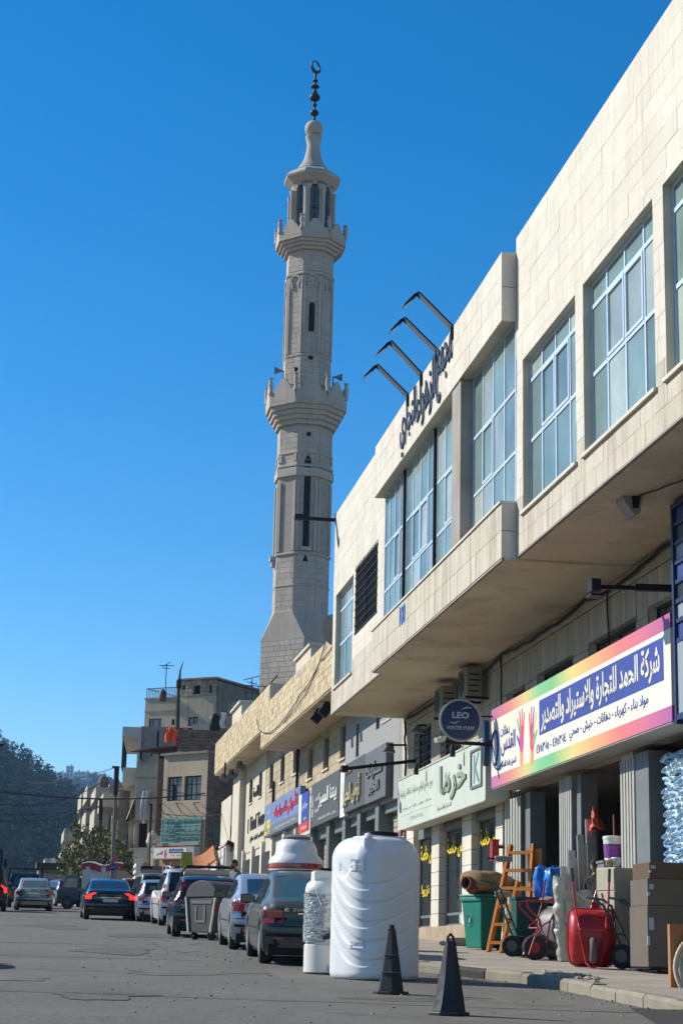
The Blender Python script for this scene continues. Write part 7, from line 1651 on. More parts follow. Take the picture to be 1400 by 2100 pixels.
obj('top_block', MB().box(-.17, .12, -.15, .2, 1.26, 1.40), MATS['cream_white_plastic'], ST, bevel=.02); obj('lid', MB().lathe([(.12, 1.40), (.12, 1.44)], 20), BLACKM, ST)
rng = random.Random(14)
mb = MB(); mb.grid(lambda u, v: ((r+.006+rng.uniform(-.008, .014))*math.cos(6.2832*u), (r+.006+rng.uniform(-.008, .014))*math.sin(6.2832*u), .42+.64*v+rng.uniform(-.006, .006)), 64, 60)
wr = obj('film_wrap', mb, M('glossy_stretch_film', (.42,.44,.42), .16, .35, var=.55, ns=22, spec=.9), ST, smooth=70)
mb = MB()
for k in range(34):
    a0 = rng.uniform(0, 6.28); zz = rng.uniform(.45, 1.05); mb.tube([((r+.012)*math.cos(a0+q*.35), (r+.012)*math.sin(a0+q*.35), zz+q*rng.uniform(-.02, .02)) for q in range(9)], rng.uniform(.003, .008), 4)
obj('film_fold', mb, M('film_highlight', (.75,.76,.75), .15, .2, spec=1), wr)
mb = MB(); mb.tube([(-.05, -.31, .48), (.05, -.34, .52), (.18, -.33, .58), (.28, -.28, .60)], [.03, .05, .045, .02], 7); obj('dark_wrapper', mb, M('dark_foil', (.04,.03,.05), .25, .3), wr, smooth=60)
obj('outlet_pipe', MB().tube([(.05, -.26, .10), (.14, -.42, .04), (.24, -.5, .08)], [.04, .045, .03], 10), MATS['cream_white_plastic'], ST, smooth=50)
# round tank with a red band on a stand behind the dark green car
zb = road_z(33.6)
RT = thing('water_tank', 'round white tank with a red film band behind the dark green car', 'tank', (onY(606, 1800, 33.65).x, 33.65, zb))
zz0 = onY(606, 1822, 33.65).z-zb; k = 33.65/FPX; R0 = 56*k
obj('tank_body', MB().lathe([(R0*.97, zz0-.9), (R0*.98, zz0-.05), (R0*.99, zz0+.10), (R0*1.0, zz0+.22), (R0*1.0, zz0+.45), (R0*.97, zz0+.52), (R0*.80, zz0+.60), (R0*.76, zz0+.64), (R0*.74, zz0+.74), (R0*.62, zz0+.85), (R0*.45, zz0+.90)], 40), WHITEPL, RT, smooth=45)
obj('red_band', MB().lathe([(R0*1.006, zz0+.34), (R0*1.015, zz0+.39), (R0*1.010, zz0+.44)], 40, caps=False), M('red_film', (.36,.025,.025), .15, var=.3, ns=9, spec=.8), RT, smooth=60); obj('dark_band', MB().lathe([(R0*1.008, zz0+.24), (R0*1.012, zz0+.318)], 40, caps=False), M('dark_film', (.05,.04,.045), .2, spec=.8), RT, smooth=60)
obj('lid', MB().lathe([(R0*.50, zz0+.90), (R0*.52, zz0+.935), (R0*.3, zz0+.98), (R0*.1, zz0+.985)], 28), M('dull_grey_lid', (.17,.18,.17), .6), RT)
mb = MB()
for sx in (-1, 1):
    for sy in (-1, 1): mb.bar((sx*.5, sy*.5, 0), (sx*.5, sy*.5, zz0-.9), .05)
mb.box(-.6, .6, -.6, .6, zz0-.96, zz0-.9); obj('stand', mb, RUST, RT)
def cone(x, y, lab, rz, dent, hgt, plain=False):
    t = thing('traffic_cone', lab, 'cone', (x, y, road_z(y)), rz=R_(rz), group='black cones by the kerb')
    rng = random.Random(int(x*100)); CB = M('black_cone_plastic', (.018,.019,.021), .5, var=.4, ns=5, dirt=.35, dcol=(.07,.068,.065))
    obj('base', MB().prism([(.205*math.cos(R_(a)), .205*math.sin(R_(a))) for a in range(22, 382, 45)], 0, .035, 'z'), CB, t, bevel=.008)
    rings = []
    for i in range(7):
        f = i/6; r = .158*(1-f)+.050*f; ring_ = []
        for k in range(6):
            a = R_(60*k+15); q = r*(1-dent*math.sin(math.pi*f)*(k in (3, 4))); ring_.append((q*math.cos(a)+dent*.05*f, q*math.sin(a), .035+f*(hgt-.09)))
        rings.append(ring_)
    obj('body', MB().loft(rings), CB, t, bevel=.006)
    tx = dent*.05
    if plain: obj('top_knob', MB().lathe([(.045, hgt-.06), (.05, hgt-.04), (.03, hgt-.03), (.032, hgt), (.02, hgt+.01)], 12, (tx, 0, 0)), CB, t)
    else: obj('handle', MB().tube([(tx-.04, 0, hgt-.07), (tx-.035, 0, hgt-.02), (tx, 0, hgt+.01), (tx+.035, 0, hgt-.02), (tx+.04, 0, hgt-.07)], .013, 8), CB, t)
    if plain: obj('scuff_ring', MB().prism([(.145*math.cos(R_(60*k+15)), .145*math.sin(R_(60*k+15))) for k in range(6)], .24, .247, 'z').prism([(.112*math.cos(R_(60*k+15)), .112*math.sin(R_(60*k+15))) for k in range(6)], .43, .436, 'z'), M('pale_scuff', (.2,.2,.2), .7), t)
p = onroad_ = None
def road_pt(px, py, dz=0):
    d = ray(px, py); t = (-HC+dz)/(d.z-GR*d.y); return d*t
cone(3.86, 20.6, 'black plastic cone with a knob top in front of the tallest tank', 10, .0, .76, True); c = road_pt(925, 2084); cone(c.x, c.y+.1, 'dented black plastic cone with a loop handle nearest the camera', 30, .22, .74)
# ---------------------------------------------------------------- goods in front of the hardware shop
def pav_pt(px, py): return road_pt(px, py, KH)
def at(px, py, Y): return onY(px, py, Y)
# wheeled bin
Yb = 34.3; c = onY(990, 1945, Yb); g = road_z(Yb)+KH
t = thing('wheeled_bin', 'teal green wheeled rubbish bin under the brown sacking roll', 'bin', (c.x, Yb, g), rz=R_(20))
def frus(mb, z0, z1, a, b, c_, d): return mb.loft([[(-a, -b, z0), (a, -b, z0), (a, b, z0), (-a, b, z0)], [(-c_, -d, z1), (c_, -d, z1), (c_, d, z1), (-c_, d, z1)]])
obj('body', frus(MB(), .03, .92, .22, .26, .28, .34), GREENP, t, bevel=.02); obj('rim', MB().box(-.31, .31, -.37, .37, .90, .97), GREENP, t, bevel=.012); obj('lid', MB().box(-.32, .32, -.36, .36, .975, 1.03), GREENP, t, bevel=.02)
em = M('pale_emblem', (.25,.42,.36), .6); 
e_ = MB(); e_.tube([(-.268+.0, .07+.09*math.cos(q*.3142), .55+.11*math.sin(q*.3142)) for q in range(20)], .006, 4, closed=True); e_.box(-.273, -.268, .04, .10, .50, .58); obj('round_emblem', e_, em, t)
for s in (-1, 1): obj('wheel', MB().lathe([(.1, -.025), (.1, .025)], 14, (.2, s*.25, .1), axis='y'), RUBBER, t)
# sacking roll over clay pipe on the bin
bz = g+1.03
SK = M('burlap_sacking', (.30,.22,.115), .95, var=.18, ns=5, bump=.6, bs=120)
t = thing('sack_roll', 'brown burlap roll wrapped round a terracotta pipe, lying on the green bin', 'sack', (c.x, Yb, bz), rz=R_(-52))
rng = random.Random(12); mb = MB(); rings = []
for i in range(19):
    f = i/18; y = -.42+1.15*f; ring_ = []
    for k in range(18):
        a = 2*math.pi*k/18; rr = .25*(1+.06*math.sin(a*3+f*7)+.05*math.sin(f*11+a))*(.78 if i in (0, 18) else (.95 if i in (1, 17) else 1)); ring_.append((1.15*rr*math.cos(a), y+.05*math.sin(a*2), .23+rr*.9*math.sin(a)-.05*f*f))
    rings.append(ring_)
mb.loft(rings); crumple(mb, .025, 6, 3); obj('sacking', mb, SK, t, smooth=70)
TC = M('terracotta', (.16,.06,.04), .8, var=.2)
obj('clay_pipe', MB().lathe([(.10, -.56), (.125, -.56), (.125, -.46), (.10, -.44), (.10, .2), (.07, .2), (.07, -.56)], 18, (.02, 0, .20), axis='y', caps=False), TC, t, smooth=40, fix=True); obj('pipe_bore', MB().lathe([(.09, 0), (.09, .01)], 18, (.02, -.5, .2), axis='y'), DARK, t)
obj('clay_clump', MB().blob((.05, -.40, .12), .16, .10, .13, 10, 7, .15, rng).blob((-.14, -.42, .27), .06, .05, .08, 8, 6, .1, rng), TC, t, smooth=60)
# ladders
def ladder(lab, x0, x1, y, z0, h, lean, n, wid=.07, cat='ladder', taper=.09, brush=True):
    t = thing('wooden_ladder', lab, cat, ((x0+x1)/2-.12, y, z0), group='orange wooden ladders', rz=R_(-42)); w = (x1-x0)/2
    for s in (-1, 1): obj('rail', MB().bar((s*(w+taper), -.0, 0), (s*w*.86, lean, h), .05, .13, up=(0, 1, 0)), WOOD, t)
    for k in range(n):
        f = (k+.55)/n; xx = w+taper-(taper+w*.14)*f; obj('rung', MB().box(-xx, xx, lean*f-.07, lean*f+.07, h*f-.028, h*f+.028), WOOD, t)
    return t
Yl = 32.6; gl = road_z(Yl)+KH
a = onY(1025, 1950, Yl); b_ = onY(1085, 1950, Yl)
L1 = ladder('taller orange wooden step ladder leaning by the steel doors', a.x-.02, b_.x-.02, Yl, gl, 1.98, .60, 6, taper=.12)
mb = MB(); mb.bar((.30, .62, 0), (.26, .60, 1.9), .05, .30); obj('rear_leg', mb, WOOD, L1)
for z_, lab in ((1.70, 'upper'), (1.05, 'lower')): pass
for zz, lab in ((gl+1.70, 'roller brush hung on the top rungs of the taller orange ladder'), (gl+1.06, 'roller brush hung halfway down the taller orange ladder')):
    t = thing('roller_brush', lab, 'brush', (L1.location.x, Yl+.3, zz), group='brushes on the orange ladder'); obj('bristle_roll', MB().lathe([(.05, -.16), (.06, 0), (.05, .16)], 14, axis='x'), M('grey_bristle', (.30,.31,.31), .95, var=.3, ns=40), t, smooth=60); obj('handle', MB().bar((-.3, 0, 0), (-.15, 0, 0), .03), BLACKM, t)
L2 = ladder('shorter orange wooden step ladder in front of the taller one', a.x+.12, b_.x-.02, Yl-.5, road_z(Yl-.5)+KH, 1.30, .35, 4, taper=.14)
obj('rear_leg', MB().bar((.24, .5, 0), (.20, .42, 1.28), .05, .22), WOOD, L2)
# hand trucks (green) with wheels
def hand_truck(lab, x, y, rz, lean, h=1.25):
    t = thing('hand_truck', lab, 'hand truck', (x, y, road_z(y)+KH), rz=R_(rz), group='green hand trucks'); GT = DGREEN; tl = math.sin(lean)
    mb = MB()
    for s in (-1, 1): mb.tube([(s*.20, 0, .05), (s*.20, tl*h*.9, h*.9), (s*.20, tl*h+.08, h)], .018, 7)
    for q in (.25, .5, .75): mb.tube([(-.2, tl*h*q, h*q), (.2, tl*h*q, h*q)], .014, 6)
    obj('frame', mb, GT, t); obj('handle', MB().tube([(-.2, tl*h+.08, h), (-.2, tl*h+.2, h+.02), (.2, tl*h+.2, h+.02), (.2, tl*h+.08, h)], .018, 7), GT, t); obj('toe_plate', MB().box(-.2, .2, -.26, .02, .01, .03), GT, t)
    for s in (-1, 1):
        w = obj('wheel', MB().lathe([(.10, -.04), (.165, -.045), (.18, -.02), (.18, .02), (.165, .045), (.10, .04)], 20, (s*.26, .10, .18), axis='x'), RUBBER, t, smooth=45); obj('rim', MB().lathe([(.095, -.047), (.095, .047)], 14, (s*.26, .10, .18), axis='x'), M('dusty_rim', (.13,.12,.10), .7, var=.3), w)
    return t
p = onY(1063, 1960, 30.6); hand_truck('dark green hand truck with black tyres in front of the orange ladders', p.x, 30.4, 62, .38, 1.25)
p = onY(1290, 1985, 26.4); hand_truck('dark green hand truck by the beige cabinet, nearer the cabinet', p.x-.06, 26.0, 55, .45, 1.0); hand_truck('dark green hand truck tucked beside the cardboard boxes', p.x+.16, 25.6, 60, .45, 1.0)
# wheelbarrows
def barrow(lab, M_, tray_m, frame_m, grips=True):
    t = thing('wheelbarrow', lab, 'wheelbarrow'); t.matrix_world = M_
    # local: standing on its nose, x across, z up, belly towards -y
    def sec(zf, w, d): # open tray ring, belly (towards -y) narrower
        return [(-w, 0, zf), (-w*.62, -d, zf), (w*.62, -d, zf), (w, 0, zf)]
    rings = [(0.03, .22, .03), (.06, .30, .10), (.22, .335, .20), (.45, .34, .25), (.68, .335, .24), (.80, .31, .13), (.84, .27, .04)]
    mb = MB(); rr = []
    for z, w, d in rings:
        ring_ = []
        n = 16
        for k in range(n+1):
            a = math.pi*k/n; cx, cy = math.cos(a), math.sin(a); q = (abs(cx)**6+abs(cy)**6)**(-1/6); ring_.append((-w*cx*q*(1-.16*(cy*q)**2), -d*cy*q, z))
        rr.append(ring_)
    mb.loft(rr, closed=False, caps=False); mb.poly(rr[0]); 
    tr = obj('tray', mb, tray_m, t, smooth=50, fix=True); sol = tr.modifiers.new('thick', 'SOLIDIFY'); sol.thickness = .006
    rim = [(x, y, z) for x, y, z in [(-.23, 0, .02), (-.31, 0, .06), (-.345, 0, .2), (-.35, 0, .66), (-.32, 0, .8), (-.27, 0, .85), (.27, 0, .85), (.32, 0, .8), (.35, 0, .66), (.345, 0, .2), (.31, 0, .06), (.23, 0, .02)]]
    obj('rim_tube', MB().tube(rim, .012, 6, closed=True), tray_m, tr)
    fr = MB()
    for s in (-1, 1):
        fr.tube([(s*.06, -.40, -.0), (s*.10, -.36, .04), (s*.15, -.30, .30), (s*.20, -.27, .62), (s*.245, -.14, .88), (s*.27, -.05, 1.30)], .016, 8); fr.tube([(s*.2, -.27, .62), (s*.2, -.40, .55), (s*.17, -.44, .50)], .013, 6)
    fr.tube([(-.06, -.40, 0), (0, -.41, -.02), (.06, -.40, 0)], .016, 8); fr.tube([(-.17, -.44, .5), (.17, -.44, .5)], .013, 6)
    obj('frame', fr, frame_m, t)
    if grips:
        for s in (-1, 1): obj('grip', MB().tube([(s*.266, -.06, 1.24), (s*.278, -.02, 1.44)], .021, 8), RUBBER, t)
    w = obj('wheel', MB().lathe([(.10, -.04), (.165, -.045), (.19, -.02), (.19, .02), (.165, .045), (.10, .04)], 22, (0, -.36, .22), axis='x'), M('dusty_tyre', (.12,.115,.11), .85, var=.25, ns=12), t, smooth=45); obj('rim', MB().lathe([(.10, -.025), (.10, .025)], 14, (0, -.36, .22), axis='x'), frame_m, w)
    return t
Yw = 26.2; c = onY(1213, 1982, Yw)
barrow('shiny red wheelbarrow standing on its nose with its belly to the street', Matrix.Translation((c.x, Yw, road_z(Yw)+KH)) @ Matrix.Rotation(R_(-14), 4, 'Z') @ Matrix.Rotation(R_(-4), 4, 'X'), REDP, REDP)
c2 = onY(1216, 1900, 27.2); t = thing('wheelbarrow', 'pair of red barrow handles with black grips sticking up behind the red wheelbarrow', 'wheelbarrow', (c2.x, 27.1, road_z(27.1)+KH))
g_ = MB()
for dx in (-.06, .1): g_.tube([(dx-.02, 0, .2), (dx, .0, .86), (dx+.10, .05, 1.12), (dx+.28, .1, 1.24)], .017, 8)
g_.box(-.06, .12, -.02, .02, .8, .95); obj('frame', g_, REDP, t); obj('grip', MB().tube([(.02+.12, .07, 1.16), (.30, .12, 1.30)], .022, 8).tube([(.28, .08, 1.18), (.46, .13, 1.28)], .022, 8), RUBBER, t); obj('foot', MB().box(-.1, .16, -.03, .03, 0, .2), REDP, t)
Yg = 29.4; c = onY(1130, 1962, Yg)
GM = Matrix.Translation((c.x+.1, Yg, road_z(Yg)+KH)) @ Matrix.Rotation(R_(-72), 4, 'Z')
gb = barrow('grey tray wheelbarrow with dark red tubes seen from its side between ladder and plastic roll', GM, M('grey_tray_steel', (.16,.165,.17), .5, .1, var=.15), M('dark_red_tube', (.28,.012,.025), .35, var=.1), grips=False)
wh = thing('spare_wheel', 'black barrow wheel with a dark red hub beside the grey tray wheelbarrow', 'wheel', (onY(1088, 1925, 29.2).x, 29.0, road_z(29)+KH)); w = obj('tyre', MB().lathe([(.10, -.045), (.175, -.05), (.20, -.02), (.20, .02), (.175, .05), (.10, .045)], 24, (0, 0, .20), axis='y'), RUBBER, wh, smooth=45); obj('rim', MB().lathe([(.09, -.052), (.09, .052)], 16, (0, 0, .20), axis='y'), MATS['dark_red_tube'], wh)
rt = thing('wheelbarrow', 'bent dark red tube frame of a barrow standing on its feet beside the ladders', 'wheelbarrow', (onY(1105, 1950, 29).x, 28.8, road_z(28.8)+KH)); mb = MB(); k = 29/FPX
def lp(px, py): q = onY(px, py, 28.8); return (q.x-rt.location.x, 0, q.z-rt.location.z)
for dy in (0, .18): mb.tube([(x, dy, z) for x, y, z in [lp(1084-dy*30, 1958), lp(1096, 1922), lp(1110, 1905), lp(1106-dy*50, 1886), lp(1082-dy*55, 1862), lp(1080-dy*60, 1850), lp(1090-dy*50, 1847), lp(1125, 1848), lp(1150, 1828+dy*90)]], .017, 8)
obj('frame', mb, MATS['dark_red_tube'], rt)
# blue bagged goods
def bag(lab, px, py, Y, rx, ry, rz_, m, seed, name='plastic_bag', cat='bag', lying=False, g_=None):
    c = onY(px, py, Y); rng = random.Random(seed); t = thing(name, lab, cat, (c.x, Y, c.z-rz_)); mb = MB()
    def f(u, v):
        a = 6.2832*u; th = math.pi*v; q = 1+.09*math.sin(3*a+v*4+seed)+.07*math.sin(7*a-v*9+seed)+rng.uniform(-.05, .05); sx = abs(math.sin(th))**.38; return (rx*q*sx*math.cos(a), ry*q*sx*math.sin(a), rz_+rz_*math.copysign(abs(math.cos(th))**.75, math.cos(th)))
    mb.grid(f, 30, 22); crumple(mb, .030*min(1, rz_/.2), 7, seed); obj('bag_body', mb, m, t, smooth=50, fix=True); obj('tied_neck', MB().lathe([(.04, rz_*1.9), (.02, rz_*2.03), (.05, rz_*2.12)], 8), m, t); return t
bag('larger blue plastic wrapped bundle behind the grey barrow', 1136, 1812, 30.2, .19, .2, .27, BLUEPL, 1); bag('smaller blue plastic wrapped bundle behind the hand truck', 1108, 1810, 30.8, .13, .15, .28, BLUEPL, 2); bag('crumpled blue plastic lying on the pavement under the grey barrow', 1112, 1950, 29.6, .22, .2, .09, BLUEPL, 3); 
bag('pale sack lid showing between the blue bundles', 1140, 1846, 30.0, .25, .15, .05, M('grey_sack', (.35,.35,.32), .9), 4, 'sack', 'sack')
o = thing('green_crate', 'dark green crate behind the hand truck and barrow', 'crate', (onY(1090, 1900, 31).x, 31.2, road_z(31.2)+KH)); obj('crate_body', MB().box(-.28, .28, -.2, .2, 0, .95), DGREEN, o, bevel=.02); obj('crate_rim', MB().box(-.30, .30, -.22, .22, .95, 1.0), DGREEN, o)
# film wrapped roll and steel channels
c = onY(1160, 1960, 28.6); g = road_z(28.6)+KH
t = thing('wrapped_roll', 'pale goods wrapped in clear film standing behind the red wheelbarrow', 'roll', (c.x, 28.6, g)); rng = random.Random(17)
FM = M('clouded_film', (.47,.45,.38), .28, var=.3, ns=7, spec=.8)
mb = MB(); mb.grid(lambda u, v: (-.10+.62*u+rng.uniform(-.012, .012), -.02+.06*math.sin(u*8+v*5)+rng.uniform(-.02, .02)-.08*math.sin(math.pi*u), .02+(1.30-.22*math.sin(math.pi*u))*v), 26, 40); crumple(mb, .05, 6, 4); obj('film', mb, FM, t, smooth=70)
mb = MB(); rng2 = random.Random(3)
def rl(u, v): a = 6.2832*u; q = .10*(1+.12*math.sin(v*23)+rng2.uniform(-.06, .06))*(1-.25*v*(1-v)); return (-.10+q*math.cos(a)+.07*(1-v)**3, q*math.sin(a), 1.34*v)
mb.grid(rl, 18, 44); crumple(mb, .03, 9, 6); obj('roll_core', mb, FM, t, smooth=70); obj('inner_board', MB().box(-.05, .50, .06, .30, 0, 1.08), GREYL, t)
def channel(lab, px, pyt, Y, w):
    a = onY(px, pyt, Y); g = road_z(Y)+KH; t = thing('steel_channel', lab, 'metal profile', (a.x, Y, g), group='galvanised channels leaning by the door'); h = a.z-g; mb = MB()
    mb.box(-w/2, w/2, 0, .006, 0, h).box(-w/2, -w/2+.006, .006, .07, 0, h).box(w/2-.006, w/2, .006, .07, 0, h); obj('web', mb.xf(Matrix.Rotation(R_(-6), 4, 'X')), STEEL, t); mb = MB()
    mb.box(w/2+.01, w/2+.05, .02, .03, 0, h*.93).box(w/2+.01, w/2+.016, .03, .08, 0, h*.93); obj('inner_stud', mb.xf(Matrix.Rotation(R_(-6), 4, 'X')), STEEL, t)
channel('shortest galvanised channel of the leaning group', 1161, 1775, 28.8, .10); channel('second shortest galvanised channel of the leaning group', 1178, 1741, 29.1, .11); channel('second tallest galvanised channel of the leaning group', 1197, 1708, 29.4, .11); channel('tallest galvanised channel, topped by the orange bag', 1216, 1676, 29.7, .12)
c = onY(1217, 1662, 29.7); t = thing('plastic_bag', 'orange plastic bag draped over the tallest galvanised channel', 'bag', tuple(c)); mb = MB()
mb.grid(lambda u, v: ((.025+.10*v**1.3)*(1+.3*math.sin(3*6.2832*u+1))*math.cos(6.2832*u)+.05*v, (.025+.08*v)*math.sin(6.2832*u), .03-.34*v+.03*math.sin(2*6.2832*u)), 26, 14); crumple(mb, .025, 14, 5)
obj('bag_body', mb, M('orange_red_film', (.62,.09,.03), .3, var=.3, ns=8, coat=.3), t, smooth=40); obj('tied_neck', MB().lathe([(.02, 0), (.012, .04), (.03, .07)], 8), MATS['orange_red_film'], t)
# metal cabinet with paint tubs
c = onY(1240, 1960, 27.0); c2 = onY(1292, 1960, 27.0); g = road_z(27)+KH; zt = onY(1250, 1780, 27.0).z
t = thing('metal_cabinet', 'tall beige metal cabinet beside the red wheelbarrow with tubs on top', 'cabinet', ((c.x+c2.x)/2, 27.0, g), rz=R_(22)); BG = M('beige_cabinet_paint', (.42,.375,.28), .5, var=.08, dirt=.25); h = zt-g; 
obj('carcass', MB().box(-.20, .20, -.20, .24, 0, h), BG, t, bevel=.008); obj('door', MB().box(-.212, -.202, -.19, .23, .05, h-.36), BG, t, bevel=.003); obj('upper_door', MB().box(-.212, -.202, -.19, .23, h-.34, h-.02), BG, t, bevel=.003); obj('handle', MB().box(-.225, -.212, -.14, -.11, h*.48, h*.62), BLACKM, t); obj('lead', MB().tube([(-.22, .1, h-.38), (-.23, .05, h-.55), (-.225, .02, h-.85)], .008, 6), BLACKM, t)
p = onY(1249, 1765, 27.1)
def tub(lab, px, pyb, Y, r, hh, m, band=None):
    c = onY(px, pyb, Y); t = thing('paint_tub', lab, 'tub', (c.x, Y, c.z)); obj('tub_body', MB().lathe([(r*.88, 0), (r, hh*.9)], 22), m, t, smooth=40); obj('lid', MB().lathe([(r*1.06, hh*.9), (r*1.06, hh), (r*.9, hh+.01)], 22), WHITEP, t); obj('label_band', MB().lathe([(r*.895+.002, hh*.08), (r*.97+.002, hh*.68)], 22, caps=False), band or m, t, smooth=40); obj('handle', MB().tube([(r*math.cos(q), -r*.9*abs(math.sin(q))-.01, hh*.82-.12*math.sin(q)) for q in [k*math.pi/8 for k in range(9)]], .004, 5), STEEL, t)
tub('small open tin with an orange label on the beige cabinet', 1249, 1776, 27.05, .06, .10, STEEL, M('ochre_label', (.35,.22,.08), .6)); tub('white plastic tub on the cabinet beside the small tin', 1262, 1776, 27.15, .07, .12, WHITEP)
shelf = thing('shelf_stand', 'dark display stand inside the doorway holding the big paint tub', 'stand', (onY(1255, 1764, 28.2).x, 28.2, road_z(28)+KH)); zs = onY(1255, 1766, 28.2).z-(road_z(28)+KH); obj('top', MB().box(-.22, .3, -.2, .2, zs-.04, zs), GREYP, shelf); obj('leg', MB().box(-.2, -.15, -.18, .18, 0, zs-.04).box(.23, .28, -.18, .18, 0, zs-.04), GREYP, shelf)
tub('large white paint tub with a purple and green label in the doorway', 1255, 1764, 28.2, .145, .37, WHITEP, M('purple_label', (.22,.05,.28), .5, var=.5, ns=9))
br = thing('broom_handle', 'thin reddish broom handle standing behind the big paint tub', 'broom', (onY(1260, 1700, 28.6).x, 28.6, road_z(28.6)+KH)); obj('stick', MB().tube([(0, 0, 0), (0, .05, onY(1258, 1670, 28.6).z-road_z(28.6)-KH)], .018, 8), M('reddish_wood', (.25,.08,.05), .7), br); obj('broom_head', MB().box(-.15, .15, -.03, .03, 0, .08), DGREEN, br)
rb_ = thing('post_box', 'small red metal box fixed beside the steel folding doors', 'box', absolute=True); a = onX(1006, 1768, 8.7); b_ = onX(1018, 1727, 8.7); rb_.matrix_world = Matrix.Translation((8.75, a.y, a.z)); INV[rb_.name] = Matrix.Translation((-8.75, -a.y, -a.z)); y_ = (a.y+b_.y)/2; q = onY(1004, 1745, 35.6); obj('box_body', MB().box(q.x, q.x+.14, 35.4, 35.62, q.z-.2, q.z+.2), M('dull_red_paint', (.33,.02,.025), .5, var=.15), rb_, bevel=.008); obj('lid', MB().box(q.x-.01, q.x+.15, 35.38, 35.64, q.z+.2, q.z+.22), MATS['dull_red_paint'], rb_); obj('bracket', MB().box(q.x+.14, 8.95, 35.48, 35.54, q.z+.05, q.z+.11), RUST, rb_)
# cardboard boxes on a trolley
Yc = 24.6; g = road_z(Yc)+KH; x0 = onY(1327, 1900, Yc).x
def cbox(lab, dx, dy, z0, z1, m, xo=0, seed=0):
    t = thing('cardboard_box', lab, 'box', (x0+xo+dx/2, Yc+dy/2, z0), group='cardboard boxes at the right edge'); h = z1-z0; obj('carton', MB().box(-dx/2, dx/2, -dy/2, dy/2, 0, h), m, t, bevel=.006); obj('tape', MB().box(-dx/2-.003, -dx/2+.03, -dy/2-.003, -dy/2+.02, h*.35, h*.5).box(-dx/2+.02, -dx/2+.09, -dy/2-.003, -dy/2-.001, h*.6, h*.8), M('blue_white_tape', (.30,.40,.55), .5), t); return t
zz = lambda py: onY(1340, py, Yc).z
cbox('largest greyish cardboard carton at the bottom of the stack on the trolley', 1.1, .8, zz(1983), zz(1857), CARDG); cbox('brown cardboard carton in the middle of the stack', 1.06, .78, zz(1856.5), zz(1802), CARDG, .01); cbox('dark brown flat carton at the top of the stack below the blue packs', 1.0, .76, zz(1801.5), zz(1768), CARD, .04)
tr = thing('trolley', 'low black trolley with a red part under the cardboard boxes', 'trolley', (x0+.2, Yc+.1, g)); zb_ = zz(1983)-g-.003; obj('platform', MB().box(-.18, .9, -.1, .7, zb_-.03, zb_), BLACKM, tr); obj('leg_frame', MB().box(-.10, -.07, -.15, -.1, 0, zb_-.03).box(.5, .53, -.15, -.1, 0, zb_-.03).box(-.10, .53, -.16, -.15, 0, .03), BLACKM, tr); obj('red_motor', MB().lathe([(.07, -.05), (.08, .05)], 14, (.12, .05, zb_/2+.02), axis='y'), REDP, tr); obj('rear_leg', MB().box(-.1, -.05, .6, .65, 0, zb_-.03).box(.8, .85, .6, .65, 0, zb_-.03), BLACKM, tr)
# pallet of blue and white packs on the boxes
PK = M('blue_white_film', (.55,.66,.72), .4, var=.4, ns=14, rand=.12, spec=.5)
PKB = M('blue_pack_print', (.08,.27,.52), .4)
rng = random.Random(41); mb = MB(); rr = []
for i in range(9):
    f = i/8; y = -.14+.28*f; w = .055*(math.sin(math.pi*(.08+.84*f))**.22); rr.append([(w*1.25*math.cos(2*math.pi*k/10)*(1.15 if i in (0, 8) else 1), y, w*.8*math.sin(2*math.pi*k/10)) for k in range(10)])
me_p = None; k = 0; zp = zz(1768)+.05; base_x = 8.98
proto = None
for row in range(20):
    z = zp+row*.082
    for col in range(5):
        y = 25.65-.30*col+rng.uniform(-.03, .03)+(.12 if row % 2 else 0); x = base_x+rng.uniform(-.03, .03)
        if y < 24.4: continue
        Mx = Matrix.Translation((x, y, z)) @ Matrix.Rotation(rng.uniform(-.28, .28), 4, 'X') @ Matrix.Rotation(rng.uniform(-.15, .15), 4, 'Z')
        lab = 'blue and white film pack in the tall stack at the right edge'
        if proto is None:
            proto = thing('film_pack', lab, 'pack', group='blue and white packs stacked at the right edge'); proto.matrix_world = Mx
            obj('pack_body', MB().loft(rr), PK, proto, smooth=60); obj('printed_label', MB().grid(lambda u, v: (-.071-.002+.012*(2*v-1)**2, -.08+.16*u, -.02+.04*v), 4, 3), PKB, proto)
        else: dup(proto, Mx)
bp = thing('pack_stand', 'dark crate stack behind the blue and white packs', 'crate', (9.5, 25.2, road_z(25)+KH)); obj('crate_body', MB().box(-.42, .5, -.9, .75, 0, 3.0), M('dark_crate', (.05,.05,.055), .9), bp); obj('crate_rim', MB().box(-.44, .52, -.92, .77, 3.0, 3.03), DARK, bp)
bk = thing('pack_support', 'low board carrying the blue and white packs behind the cardboard boxes', 'board', (9.0, 25.2, zp-.08)); obj('board', MB().box(-.12, .2, -.9, .8, 0, .03), CARD, bk); obj('prop', MB().box(-.1, .15, .7, .75, -(zp-.08-road_z(25)-KH), 0), CARD, bk)
